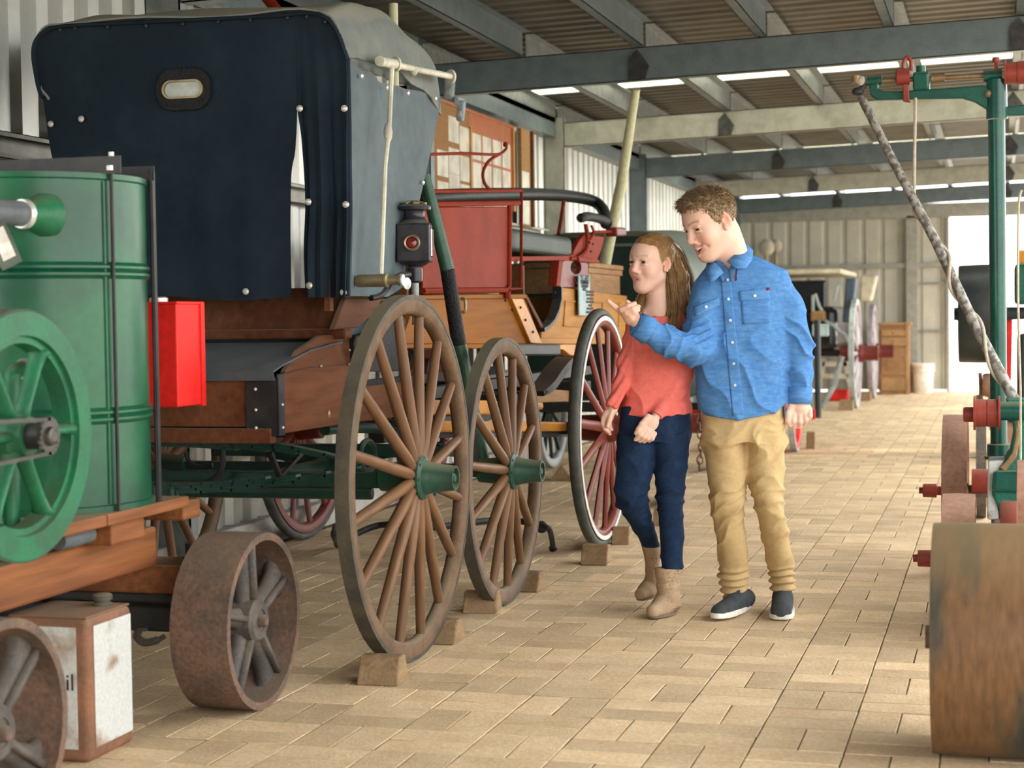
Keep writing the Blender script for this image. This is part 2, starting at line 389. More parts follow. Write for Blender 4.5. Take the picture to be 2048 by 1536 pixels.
mat('brass_dull', (.33, .27, .16), rough=.45, metal=.6, scale=20)
mat('rod_cream', (.60, .60, .50), rough=.5)
mat('rod_grey', (.34, .40, .40), rough=.45)
mat('stud', (.75, .75, .72), rough=.35, metal=.5)
mat('lens_red', (.22, .01, .01), rough=.08, coat=.6)
mat('chrome', (.7, .72, .74), rough=.15, metal=1)
mat('lamp_black', (.016, .018, .026), (.03, .03, .04), rough=.25, scale=16, dust=.4, dcol=(.4, .38, .27))
mat('red_paint', (.235, .030, .014), (.195, .025, .012), rough=0.55, scale=6, fine=.1, spec=.05)
mat('red_deep', (.155, .021, .014), (.12, .016, .011), rough=.45, scale=8, dust=.2, dcol=(.36, .18, .12), spec=.35)
mat('rubber', (.055, .065, .06), (.085, .09, .08), rough=.65, scale=16)
mat('white_paint', (.78, .77, .73), (.6, .56, .52), rough=.5, scale=26)
mat('orange_wood', (.30, .115, .018), (.20, .068, .011), rough=0.55, scale=3.2, stretch=(1, .1, 1.3), fine=.14, lo=.3, hi=.7, spec=.05)
mat('honey_wood', (.40, .20, .055), (.32, .145, .036), rough=0.5, scale=4, stretch=(1, .12, 1), fine=.14, spec=.05)
mat('yellow_wood', (.52, .22, .025), (.43, .17, .018), rough=.4, scale=5)
mat('crate_wood', (.32, .185, .08), (.23, .125, .055), rough=.7, scale=6, stretch=(1, .1, 1), fine=.2)
mat('seat_black', (.013, .016, .016), rough=0.5, scale=5, bump=.25, bscale=40, dust=.22, dcol=(.2, .22, .18), spec=0.25)
mat('seat_green', (.035, .055, .045), rough=0.5, scale=4, dust=.2, dcol=(.18, .2, .16), spec=0.2)
mat('chock_wood', (.31, .21, .115), (.22, .145, .08), rough=.8, scale=10, stretch=(1, .2, 1), fine=.2, bump=.3)
mat('wicker', (.5, .38, .2), (.36, .26, .13), rough=.8, scale=60)
mat('glass_dim', (.5, .55, .52), rough=.2)

# ------------------------------------------------------------------ wheels
def wheel(parent, c, R, n, rim, spoke_m, tyre_m, hub_m, w=.046, felloe=.05, tyre=.014, sr=(.019, .0165), dish=.03, hub=None, side=1, square=False, rot0=0.0, rimface=None, hubscale=1.0, tyre_round=False):
    """spoked wheel turning about X; the felloe ring is the part, tyre, hub and every spoke hang from it"""
    c = Vector(c); s = side; ri = R-tyre; rf = ri-felloe; h = w/2
    N_ = 64
    f = MB(); f.lathe([(rf+.006, -h*.8), (rf, -h*.4), (rf, h*.4), (rf+.006, h*.8), (rf+.012, h), (ri, h), (ri, -h), (rf+.012, -h)], c, (1, 0, 0), N_, closed=True)
    root = f.build('wheel', rim, parent, smooth=True, org=c)
    t = MB()
    if tyre_round:
        pr = [(ri+tyre*.5+tyre*.62*math.cos(a), (h*1.05)*math.sin(a)) for a in [2*PI*k/12 for k in range(12)]]
        t.lathe(pr, c, (1, 0, 0), N_, closed=True)
    else: t.lathe([(ri, -h*1.06), (ri, h*1.06), (R, h*1.0), (R, -h*1.0)], c, (1, 0, 0), N_, closed=True)
    t.build('tyre', tyre_m, root, smooth=True, org=c)
    if rimface:
        MB().lathe([(ri-.02, h*.9*s), (ri-.02, (h+.004)*s), (ri, (h+.004)*s), (ri, h*.9*s)], c, (1, 0, 0), N_, closed=True).build('rim_face', rimface, root, org=c)
    k = hubscale; d = dish*s
    hb = MB(); hp = hub or [(.02, -.13), (.046, -.125), (.052, -.06), (.055, -.025), (.055, -.012), (.058, .012), (.073, .014), (.073, .022), (.057, .03), (.051, .05), (.0495, .052), (.0465, .085), (.0455, .087), (.041, .128), (.041, .132), (.034, .132), (.033, .10), (.0, .10)]
    hb.lathe([(r*k, x*k*s) for r, x in hp], c+V(d, 0, 0), (1, 0, 0), 28)
    ho = hb.build('hub', hub_m, root, smooth=True, org=c)
    nut = MB().lathe([(.017*k, .095*k*s), (.017*k, .122*k*s), (.012*k, .13*k*s), (0, .13*k*s)], c+V(d, 0, 0), (1, 0, 0), 10)
    for q in range(8):
        a = 2*PI*q/8; p = c+V(d+.021*k*s, .064*k*math.cos(a), .064*k*math.sin(a)); nut.cyl(p, p+V(.006*s, 0, 0), .006*k, n=8)
    nut.build('hub_nut', hub_m, root, smooth=True, org=c)
    # one spoke, then copies turned about the axle
    r0 = .05*k; sp = MB(); L = rf+.004-r0
    pts = [V(d*(1-q), 0, r0+L*q) for q in (0, .06, .14, .5, .93, 1.0)]
    if square:
        sp.tube(pts, [sr[0]*.8, sr[0], sr[0]*1.25, sr[0]*1.15, sr[1]*1.2, sr[1]*1.25], 8, flat=.62, up=(1, 0, 0))
    else: sp.tube(pts, [sr[0]*.72, sr[0]*.95, sr[0]*1.08, sr[0], sr[1], sr[1]*.96], 12)
    me = sp.mesh('spoke', smooth=True); me.materials.append(MATS[spoke_m])
    try: me.set_sharp_from_angle(angle=math.radians(50))
    except Exception: pass
    for q in range(n):
        ob = bpy.data.objects.new('spoke', me); COL.objects.link(ob); ob.parent = root
        ob.rotation_euler = (2*PI*(q+rot0)/n, 0, 0)
    return root

def chock(p, w, d, h, label, rz=0, group='wooden wheel chocks', tri=False, m='chock_wood'):
    """wedge block; p = floor point at its base centre"""
    R = Matrix.Rotation(rz, 3, 'Z'); p = Vector(p); q = lambda x, y, z: p+R @ Vector((x, y, z))
    b = MB(); t = .08 if tri else .38
    b.hexa([q(-w/2, -d/2, 0), q(w/2, -d/2, 0), q(w/2, d/2, 0), q(-w/2, d/2, 0), q(-w/2*.98, -d/2*t, h), q(w/2*.96, -d/2*t, h), q(w/2*.98, d/2*t, h), q(-w/2, d/2*t, h)])
    o = b.build('wheel_chock', m, bevel=.006, org=p); tag(o, label, 'wheel chock', group); return o

# ------------------------------------------------------------------ hooded buggy
XR, XL = -2.1, -3.12; XC = (XR+XL)/2
bug = thing('hooded_buggy', (XC, 5.8, 0), 'hooded horse buggy with dark canvas hood and natural wood spoked wheels', 'buggy')
yr = AX(557, 870, XR).y
W1 = wheel(bug, (-1.87, 5.29, .603), .603, 16, 'felloe_wood', 'spoke_wood', 'tyre_iron', 'hub_green', rot0=.42)
W2 = wheel(bug, (-1.87, 6.39, .525), .523, 14, 'felloe_wood', 'spoke_wood', 'tyre_iron', 'hub_green', rot0=.2)
W3_ = wheel(bug, (-3.33, 5.29, .603), .603, 16, 'felloe_wood', 'spoke_wood', 'tyre_iron', 'hub_green', side=-1)
W4_ = wheel(bug, (-3.33, 6.39, .525), .523, 14, 'felloe_wood', 'spoke_wood', 'tyre_iron', 'hub_green', side=-1, rot0=.3)
# body panels
def px_prism(name, m, pts, X, th, bevel=.003, parent=bug): return MB().prism([AX(x, y, X) for x, y in pts], (-th, 0, 0)).build(name, m, parent, bevel=bevel)
zb = AX(557, 869, XR).z; zt = AX(557, 745, XR).z
px_prism('side_panel', 'varnish_red', [(564, 868), (703, 845), (704, 772), (718, 770), (716, 729), (616, 737), (590, 744), (564, 750)], XR, .02)
px_prism('side_panel', 'varnish_red', [(568, 775), (709, 745), (706, 669), (642, 671), (600, 700), (572, 742)], XR-.022, .02)
px_prism('side_panel', 'varnish_red', [(668, 660), (716, 655), (745, 630), (778, 598), (692, 596)], XR, .02)
px_prism('side_panel', 'varnish_red', [(703, 846), (812, 832), (812, 764), (704, 776)], XR, .02)
MB().box(XL, XR-.03, yr, yr+.022, zb+.022, zt-.01).build('tail_board', 'varnish_red', bug, bevel=.003)
MB().box(XL, XR-.02, yr-.012, yr+.03, zb-.028, zb+.018).build('sill_board', 'varnish_red', bug, bevel=.004)
cp = MB().box(XR-.105, XR+.004, yr-.006, yr, zb-.005, zt-.012).box(XR-.002, XR+.004, yr-.006, yr+.045, zb-.005, zt-.005)
co = cp.build('corner_iron', 'black_iron', bug, bevel=.002)
rv = MB()
for x, z in ((XR-.07, zb+.02), (XR-.07, zb+.075), (XR-.07, zt-.05)): rv.ball((x, yr-.008, z), .006, 8, 5)
for y, z in ((yr+.02, zb+.02), (yr+.02, zb+.09)): rv.ball((XR+.006, y, z), .005, 8, 5)
tag(rv.build('rivets', 'stud', co, smooth=True), kind='stuff')
b = MB()
for x, y in ((657, 832),): p = AX(x, y-4, XR); b.ball(p, .012, 10, 6, (.6, .8, 1.4))
for x, y in ((703, 759), (690, 676), (698, 700), (698, 729), (641, 732)): b.ball(AX(x, y, XR+.002), .007, 8, 5)
tag(b.build('bolts', 'brass_dull', bug, smooth=True), kind='stuff')
MB().box(XL+.01, XR-.03, yr+.02, 6.2, zb+.0, zb+.03).build('floor_board', 'black_iron', bug)
ye = AX(690, 660, XR).y
zr = AX(690, 664, XR+.02).z; zu = AX(692, 592, XR).z
MB().box(XL-.02, XR+.02, ye-.05, ye+.02, zr-.022, zr+.012).build('seat_rail', 'varnish_red', bug, bevel=.008)
MB().hexa([(XL, ye, zr), (XR-.05, ye, zr), (XR-.05, ye+.02, zr), (XL, ye+.02, zr), (XL, ye+.03, zu+.03), (XR-.005, ye+.03, zu+.03), (XR-.005, ye+.05, zu+.03), (XL, ye+.05, zu+.03)]).build('seat_back_panel', 'varnish_red', bug, bevel=.003)
MB().box(XL+.02, XR-.03, ye+.05, ye+.65, zu-.22, zu-.02).build('seat_cushion', 'canvas_seat', bug, bevel=.03)
MB().box(XL+.02, XR-.05, ye+.06, ye+.09, zb, zu-.2).build('inner_riser', 'black_iron', bug)
# canvas cover over the tail box
rows = []
e0 = AX(560, 752, XR); lip = zt+.005
for i in range(9):
    t = i/8; row = []
    for j in range(25):
        s_ = j/24; x = XL-.01+(XR+.012-XL)*s_
        y = ye-.03+(yr-.01-ye+.03)*min(1, t*1.15); z = (zr-.035)+(lip-zr+.035)*min(1, t*1.15)**1.4
        if t > .87: z -= (t-.87)*.22; y -= .006
        edge = max(0, s_-.86)/.14
        pull = edge**2*.11*math.sin(PI*min(1, t*.9))          # right edge curves inward
        x -= pull*.12
        z += .005*math.sin(s_*31+t*5)*t*(1-t)*2+.003*edge*math.sin(t*19)*t*(1-t)*3 - .012*math.sin(PI*s_)*math.sin(PI*t)
        row.append((x, y, z))
    rows.append(row)
MB().sheet(rows, .005).build('cargo_cover', 'canvas_seat', bug, smooth=True)
# black leather dash flap between body and wheel
px_prism('leather_flap', 'leather_black', [(764, 602), (790, 598), (812, 640), (808, 742), (716, 744), (713, 672), (742, 664), (756, 630)], XR+.005, .03)
MB().tube(spline([AX(712, 672, XR+.02), AX(708, 690, XR+.02), AX(718, 712, XR+.02), AX(722, 745, XR+.02)]), .007, 8).build('strap', 'black_iron', bug, smooth=True)

# running gear
gear = MB(); yA = 5.29; zA = .603
gear.bar((-3.25, yA, zA-.01), (-1.93, yA, zA-.01), .05, .05); gear.cyl((-3.2, yA, zA-.06), (-2.0, yA, zA-.055), .021, n=14)
gear.build('rear_axle', 'green_dark', bug, bevel=.004)
gear = MB().bar((-3.25, 6.39, .525), (-1.93, 6.39, .525), .05, .05).bar((-3.1, 6.39, .6), (-2.1, 6.39, .6), .06, .05).build('front_axle', 'green_dark', bug, bevel=.004)
ys = 5.02
def leaf(b, ends, n, th, w, sag, up=1):
    (xa, za), (xb, zb_) = ends; xm = (xa+xb)/2
    for k in range(n):
        f = 1-.16*k; pts = []
        for q in range(13):
            t = -1+2*q/12; x = xm+t*f*(xb-xa)/2; z = za+(zb_-za)*(t*f+1)/2+up*sag*(1-(t*f)**2)-up*k*th
            pts.append(V(x, ys, z))
        for p, q in zip(pts[:-1], pts[1:]): b.bar(p, q+(q-p)*.06, w, th*.92)
zl = AY(697, 928, ys).z
b = MB(); leaf(b, ((XC-.63, zl+.006), (AY(715, 930, ys).x, zl+.006)), 5, .009, .042, .085); b.build('leaf_spring', 'green_dark', bug)
b = MB(); leaf(b, ((XC-.63, zl-.012), (AY(715, 930, ys).x, zl-.012)), 4, .009, .042, .085, -1); b.build('leaf_spring', 'green_dark', bug)
MB().box(XC-.05, XC+.05, ys-.03, ys+.03, zl-.16, zl-.09).cyl((XC+.03, ys-.035, zl-.18), (XC+.03, ys-.035, zl-.08), .012).cyl((XC-.03, ys-.035, zl-.18), (XC-.03, ys-.035, zl-.08), .012).build('spring_clip', 'green_dark', bug, bevel=.006)
MB().box(XC-.06, XC+.06, ys-.025, ys+.03, zl+.085, zb-.02).build('spring_block', 'green_dark', bug, bevel=.006)
MB().bar(AY(540, 905, 5.1), AY(560, 955, 5.15), .02, .012).build('stay_iron', 'black_iron', bug); MB().bar(AY(606, 905, 5.2), AY(560, 955, 5.15), .016, .01).build('stay_iron', 'black_iron', bug)
MB().tube(spline([AY(372, 905, 5.3), AY(378, 922, 5.3), AY(396, 932, 5.3), AY(425, 930, 5.3)]), .008, 8).build('stay_iron', 'black_iron', bug, smooth=True)
b = MB().tube(spline([AY(444, 895, 5.2), AY(445, 930, 5.2), AY(432, 955, 5.2), AY(408, 966, 5.2), AY(345, 967, 5.2)]), .011, 8)
b.build('stay_iron', 'black_iron', bug, smooth=True)
MB().tube([(XC-.1, 5.25, .55), (XC, 5.9, .54), (XC, 6.45, .55)], .028, 12).build('perch_pole', 'green_dark', bug, smooth=True)
b = MB().tube(spline([AX(650, 860, -2.3), AX(700, 855, -2.3), AX(760, 858, -2.3), AX(830, 880, -2.3), AX(905, 905, -2.3)]), .02, 10)
b.build('side_bar', 'green_dark', bug, smooth=True)
ring = [AX(735+15*math.cos(a), 912+30*math.sin(a), -2.3) for a in [2*PI*k/24 for k in range(24)]]
MB().tube(ring, .012, 8, closed=True).build('fifth_ring', 'green_dark', bug, smooth=True)
b = MB(); ysv = ys; ys = 6.39; leaf(b, ((XC-.5, .66), (XC+.5, .66)), 5, .009, .045, .09); leaf(b, ((XC-.5, .64), (XC+.5, .64)), 5, .009, .045, .09, -1); b.build('leaf_spring', 'green_dark', bug); ys = ysv
MB().box(AX(937, 870, -1.95).x-.02, -1.93, AX(937, 870, -1.95).y, AX(948, 870, -1.95).y, AX(940, 950, -1.95).z, AX(940, 866, -1.95).z).build('brake_block', 'black_iron', bug, bevel=.004)

# hood
YH0, YH1 = 5.2, 6.2
def hp(x, y): return AY(x, y, YH0)
ztop = hp(400, 32).z
prof = [hp(100, 200), hp(84, 180), hp(74, 135), hp(70, 100), hp(76, 74), hp(95, 56), hp(130, 46), hp(250, 40), hp(400, 33), hp(540, 26), hp(625, 20), hp(655, 30), hp(676, 56), hp(690, 92), hp(700, 120)]
prof = spline(prof, 3)
rows = []
for i in range(15):
    t = i/14; y = YH0+(YH1-YH0)*t
    bow = .10*math.sin(PI*t)**.9 + .015*t
    row = []
    for j, p in enumerate(prof):
        s_ = j/(len(prof)-1); sag = -.018*abs(math.sin(2*PI*t))*math.sin(PI*s_)
        edge = max(0, s_-.86)/.14
        row.append((p.x-(.0+.02*t)*edge, y-.01, p.z+bow*(.6+.4*math.sin(PI*s_))+sag-.07*t*edge+edge*.006*math.sin(t*17)+.006*math.sin(s_*40+t*14)))
    rows.append(row)
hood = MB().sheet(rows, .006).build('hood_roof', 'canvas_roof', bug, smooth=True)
def edge_y(x):   # hem at the bottom of the back curtain
    return 0
def curtain(name, left, right, m, ncol=22, nrow=40, fold=.008, freq=3.0, ph=0., wav=0.0):
    """left/right: px polylines (x,y) for the side edges in the plane of the hood back"""
    Lp = spline([hp(*q) for q in left], 10); Rp = spline([hp(*q) for q in right], 10)
    def samp(P, t):
        f = t*(len(P)-1); i = min(int(f), len(P)-2); return P[i].lerp(P[i+1], f-i)
    rows = []
    for i in range(nrow+1):
        t = i/nrow; a = samp(Lp, t); b_ = samp(Rp, t); row = []
        for j in range(ncol+1):
            s_ = j/ncol; p = a.lerp(b_, s_)
            p = p+V(0, fold*t*math.sin(2*PI*freq*s_+ph+1.1*t)+fold*.6*t*math.sin(2*PI*freq*2.3*s_+ph), 0)
            if t > .9: p.z += wav*math.sin(PI*2*s_+ph)*(t-.9)*10
            row.append(p)
        rows.append(row)
    return MB().sheet(rows, .005).build(name, m, bug, smooth=True)
bc = curtain('back_curtain', [(128, 46), (150, 120), (165, 230), (180, 330), (195, 600)], [(592, 28), (592, 120), (594, 215), (590, 300), (582, 350), (580, 470), (582, 592)], 'canvas_navy', fold=.006, freq=2.0, wav=.012)
lc = curtain('back_curtain_strip', [(76, 74), (70, 100), (84, 180), (100, 290), (112, 350), (160, 600)], [(140, 46), (160, 120), (178, 230), (190, 330), (205, 600)], 'canvas_navy', fold=.002, ncol=8)
fc = curtain('back_flap', [(588, 30), (590, 120), (592, 210), (600, 280), (606, 400), (602, 500), (605, 594)], [(660, 38), (688, 90), (697, 150), (698, 300), (700, 420), (699, 500), (697, 596)], 'canvas_navy', fold=.022, freq=1.6, ph=.6, ncol=16)
MB().tube([AY(694, 120, YH0), AY(697, 250, YH0), AY(698, 420, YH0), AY(696, 592, YH0)], .011, 8).build('corner_piping', 'canvas_navy', bug, smooth=True)
# binding along the hood edge
MB().tube([p+V(0, -.008, -.012) for p in prof[2:-1]], .014, 8, flat=.5).build('hood_binding', 'canvas_navy', bug, smooth=True)
b = MB()
for x, y in ((150, 56), (215, 54), (292, 52), (365, 48), (436, 44), (500, 40), (575, 36), (613, 34), (650, 44), (120, 60)): b.ball(AY(x, y, YH0-.016), .007, 8, 5)
tag(b.build('hood_tacks', 'black_iron', bug, smooth=True), kind='stuff')
b = MB()
for x, y in ((600, 217), (689, 217), (617, 404), (692, 409), (619, 571), (687, 585), (492, 583), (163, 238), (102, 248)):
    p = AY(x, y, YH0-.02); MB().lathe([(.011, 0), (.011, -.004), (.005, -.008), (0, -.008)], p+V(0, 0, 0), (0, 1, 0), 12).build('stud', 'stud', bug, smooth=True)
# oval back window: leather surround, rim and pane
def oval(cx, cy, w, h, r, n=10):
    pts = []
    for qx, qy, a0 in ((1, 1, 0), (-1, 1, 90), (-1, -1, 180), (1, -1, 270)):
        for k in range(n+1):
            a = math.radians(a0+90*k/n); pts.append((cx+qx*(w/2-r)+r*math.cos(a), cy+qy*(h/2-r)+r*math.sin(a)))
    return pts
def ringmesh(outer, inner, y, th):
    b = MB(); n = len(outer); P = [(x, y, z) for x, z in outer]+[(x, y, z) for x, z in inner]+[(x, y+th, z) for x, z in outer]+[(x, y+th, z) for x, z in inner]
    fs = []
    for i in range(n):
        j = (i+1) % n; fs += [(i, j, n+j, n+i), (2*n+i, 3*n+i, 3*n+j, 2*n+j), (i, 2*n+i, 2*n+j, j), (n+i, n+j, 3*n+j, 3*n+i)]
    return b.add(P, fs)
wc = AY(371, 180, YH0); k_ = (AY(471, 180, YH0).x-wc.x)/100
o1 = oval(wc.x, wc.z, 108*k_, 76*k_, 32*k_); o2 = oval(wc.x, wc.z, 82*k_, 34*k_, 16.5*k_); o3 = oval(wc.x, wc.z, 74*k_, 27*k_, 13*k_)
wf = ringmesh(o1, o2, YH0-.02, .016).build('window_surround', 'leather_black', bug, bevel=.002)
ringmesh(o2, o3, YH0-.026, .02).build('window_rim', 'brass_dull', wf)
MB().prism([(x, YH0-.016, z) for x, z in o3], (0, .003, 0)).build('window_pane', 'glass_dim', wf)
# side curtain
XS = -2.04
def sp_(x, y): return AX(x, y, XS)
top = [sp_(692, 118), sp_(730, 140), sp_(760, 163), sp_(800, 174), sp_(840, 184), sp_(879, 196)]
bot = [sp_(694, 592), sp_(730, 592), sp_(760, 594), sp_(785, 590), sp_(798, 575), sp_(812, 560)]
topc = spline(top, 5); botc = spline(bot, 5); rows = []
mid = [0, 0, 0, 0, 0, 0]
for i in range(41):
    t = i/40; row = []
    for j in range(len(topc)):
        s_ = j/(len(topc)-1); p = topc[j].lerp(botc[j], t)
        bulge = math.sin(PI*min(1, t*1.2))*.05*s_*(1 if t < .83 else 0)
        p = p+V(.012*math.sin(s_*9+t*3)*math.sin(PI*t*.9)+.012*t*math.sin(s_*15+2*t)+.008*math.sin(s_*26-t*6)*(1-t)**2, bulge*.55, 0)
        row.append(p)
    rows.append(row)
sc_ = MB().sheet(rows, .005).build('side_curtain', 'canvas_lit_faded', bug, smooth=True)
# left side curtain and front bow so the hood is closed from the other side
rows = [[(XL+.06-.05*(1-t)+.01*math.sin(s_*9), YH0+(YH1-YH0)*s_, AY(90, 190, YH0).z*(1-t)+zu*t) for s_ in [j/12 for j in range(13)]] for t in [i/12 for i in range(13)]]
MB().sheet(rows, .005).build('side_curtain', 'canvas_navy', bug, smooth=True)
for x in (XL+.03, XR-.02):
    MB().bar((x, YH1-.25, zu-.05), (x, YH1-.03, ztop-.2), .03, .02).build('hood_bow', 'varnish_red', bug); MB().bar((x, YH0+.03, zu-.05), (x, YH0+.03, ztop-.1), .03, .02).build('hood_bow', 'varnish_red', bug)
MB().bar((XL+.03, YH1-.03, ztop-.1), (XR-.06, YH1-.03, ztop-.14), .03, .02).build('hood_bow', 'varnish_red', bug)
b = MB()
for p in (AX(722, 152, XS+.02), AX(773, 175, XS+.02), AX(815, 186, XS+.02), AX(870, 197, XS+.02), AX(845, 365, XS+.02)): MB().lathe([(.009, 0), (.009, .004), (.004, .008), (0, .008)], p, (1, 0, 0), 10).build('stud', 'stud', bug, smooth=True)
XP = -1.97
b = MB(); a = AX(764, 124, XP); c_ = AX(902, 153, XP)
b.tube([a, c_], .012, 10); b.cyl(AX(759, 122, XP), AX(790, 128, XP), .017)
for p in (AX(792, 128, XP), AX(902, 153, XP)): b.lathe([(.026, -.004), (.026, .004), (.018, .007), (0, .007)], p, (.5, .85, .1), 16)
b.ball(AX(827, 143, XP), .016, 10, 6)
b.build('top_prop', 'rod_cream', bug, smooth=True)
b = MB().tube([AX(784, 130, XP), AX(778, 258, XP), AX(770, 330, XP), AX(762, 548, XP)], [.009, .009, .009, .009], 8).ball(AX(776, 265, XP), .016, 10, 6, (1, 1, 2.2))
b.build('prop_rod', 'rod_cream', bug, smooth=True)
p0 = AX(712, 562, -2.04); d = V(1, 0, 0)
b = MB().lathe([(.016, 0), (.021, .008), (.021, .1), (.024, .103), (.024, .11), (.015, .115), (.015, .15), (.02, .152), (.02, .158), (0, .16)], p0, d, 18)
b.build('prop_joint', 'brass_dull', bug, smooth=True)
MB().lathe([(.019, 0), (.019, .006), (0, .009)], p0+V(.16, 0, 0), d, 16).build('prop_cap', 'stud', bug, smooth=True)
b = MB().lathe([(.021, 0), (.021, .006), (0, .009)], AX(812, 567, -1.99), (1, -.4, 0), 16)
b.build('prop_cap', 'stud', bug, smooth=True)

# carriage lamp on its bracket
YL = AX(835, 600, -1.98).y; lc_ = AY(826, 483, YL); s1 = (AY(926, 483, YL).x-lc_.x)/100
lz = lambda y: AY(826, y, YL).z
hw = 32*s1; Rl = Matrix.Rotation(math.radians(14), 3, 'Z')
LX, LY = AY(829, 483, YL).x, YL
b = MB(); z0, z1 = lz(525), lz(448)
b.obox((LX, LY, (z0+z1)/2), hw*2.0, hw*2.0, z1-z0, Rl)
lampb = b.build('lamp_body', 'lamp_black', bug, bevel=.006)
b = MB().lathe([(hw*1.05, z1), (hw*.75, z1+.01), (hw*.66, z1+.02), (hw*.62, lz(424)), (hw*.66, lz(422)), (hw*1.0, lz(420)), (hw*1.03, lz(414)), (hw*.95, lz(411)), (0, lz(406))], (LX, LY, 0), (0, 0, 1), 20)
b.build('lamp_chimney', 'lamp_black', lampb, smooth=True)
b = MB()
for q in range(6):
    a = 2*PI*q/6; b.obox((LX+hw*.5*math.cos(a), LY+hw*.5*math.sin(a), lz(409)+.006), hw*.55, hw*.4, .008, Matrix.Rotation(a, 3, 'Z') @ Matrix.Rotation(.25, 3, 'Y'))
b.build('lamp_crown', 'brass_dull', lampb, bevel=.002)
fd = Rl @ V(0, -1, 0); fc_ = V(LX, LY, lz(487))+fd*hw*1.0 + Rl @ V(-.004, 0, 0)
b = MB().lathe([(.0275, 0), (.03, .006), (.026, .012), (.0205, .009), (.0205, .0)], fc_, fd, 28, closed=True); b.build('lens_ring', 'brass_dull', lampb, smooth=True)
MB().lathe([(.021, 0), (.017, .006), (0, .009)], fc_, fd, 24).build('lens', 'lens_red', lampb, smooth=True)
sd = Rl @ V(1, 0, 0); cc = V(LX, LY, (z0+z1)/2)+sd*hw
MB().obox(cc+sd*.003, .006, hw*1.6, (z1-z0)*.72, Rl).build('side_glass', 'chrome', lampb, bevel=.002)
b = MB().lathe([(hw*.9, z0), (hw*.6, z0-.012), (hw*.36, z0-.016), (hw*.34, lz(534)), (hw*.45, lz(536)), (hw*.47, lz(542)), (hw*.45, lz(562)), (hw*.36, lz(565)), (0, lz(565))][::-1], (LX, LY, 0), (0, 0, 1), 20)
b.build('lamp_stem', 'lamp_black', lampb, smooth=True)
MB().cyl((LX, LY, lz(566)), (LX, LY, lz(650)), .013).build('lamp_post', 'rod_grey', bug, smooth=True)
MB().tube(spline([AX(742, 596, -2.04), AX(758, 592, -2.03), AX(772, 580, -2.02), AX(785, 560, -2.0), AX(800, 551, LX), AX(818, 549, LX)]), .0105, 10).build('lamp_bracket', 'black_iron', bug, smooth=True)
MB().box(XR-.002, XR+.0, AX(706, 800, XR).y, AX(722, 800, XR).y, AX(706, 825, XR).z, AX(706, 772, XR).z).build('label_card', 'white_paint', bug)

# chocks at the buggy wheels
chock(FL(765, 1372)+V(-.02, .06, 0), .135, .13, .085, 'trapezoid wooden chock before the large near buggy wheel', .05)
chock(FL(872, 1292)+V(0, .09, 0), .12, .13, .08, 'wooden chock behind the large near buggy wheel', .0)
chock(FL(965, 1222)+V(0, .0, 0), .135, .12, .08, 'wooden chock before the smaller front buggy wheel', .1)
chock(FL(1045, 1186)+V(.01, .08, 0), .11, .12, .08, 'wooden chock behind the smaller front buggy wheel', -.1)
# ------------------------------------------------------------------ red and timber coach behind the buggy
mat('sign_blue', (.42, .55, .58), rough=.6)
mat('ink', (.03, .035, .04), rough=.7)
mat('paper', (.78, .75, .64), rough=.8, fine=.03)
mat('cork', (.36, .20, .085), (.29, .155, .06), rough=.85, scale=40)
mat('board_red', (.50, .155, .06), (.42, .12, .05), rough=.3, scale=3)
mat('board_frame', (.55, .25, .05), rough=.4)
mat('pole_cream', (.58, .60, .40), (.50, .51, .33), rough=.5, scale=8, stretch=(1, 1, .1))
mat('pole_green', (.035, .10, .06), (.028, .075, .05), rough=.35, scale=6)
mat('sensor', (.42, .50, .54), rough=.5)
mat('wheel_silver', (.42, .47, .47), (.30, .34, .34), rough=.45, scale=12)
mat('green_hood', (.10, .125, .10), (.075, .095, .08), rough=.55, scale=3, dust=.5, dcol=(.25, .29, .24))
mat('dark_green', (.008, .025, .02), rough=.6)
XB = -2.28
coach = thing('horse_coach', (-2.65, 8.7, 0), 'timber and red painted horse coach with black padded rail and sign board', 'coach')
def cpx(name, m, pts, th=.03, X=XB, bevel=.004, parent=coach): return MB().prism([AX(x, y, X) for x, y in pts], (-th, 0, 0)).build(name, m, parent, bevel=bevel)
def each(name, m, parent, mbs, **k):
    return [b.build(name, m, parent, **k) for b in mbs]
hubC = [(.05, -.14), (.062, -.135), (.066, -.05), (.07, -.03), (.07, .03), (.066, .035), (.06, .05), (.058, .14), (.061, .142), (.061, .155), (.05, .155), (.048, .13), (0, .13)]
for x, y, sd, R_ in ((-1.86, 8.07, 1, .578), (-3.42, 8.07, -1, .578), (-1.86, 9.95, 1, .48), (-3.42, 9.95, -1, .48)):
    wheel(coach, (x, y, R_+.004), R_, 14, 'red_deep', 'red_deep', 'rubber', 'red_deep', w=.05, felloe=.05, tyre=.034, sr=(.02, .018), square=True, hub=hubC, side=sd, dish=.035, rimface='white_paint' if sd > 0 else None, tyre_round=True, rot0=.25)
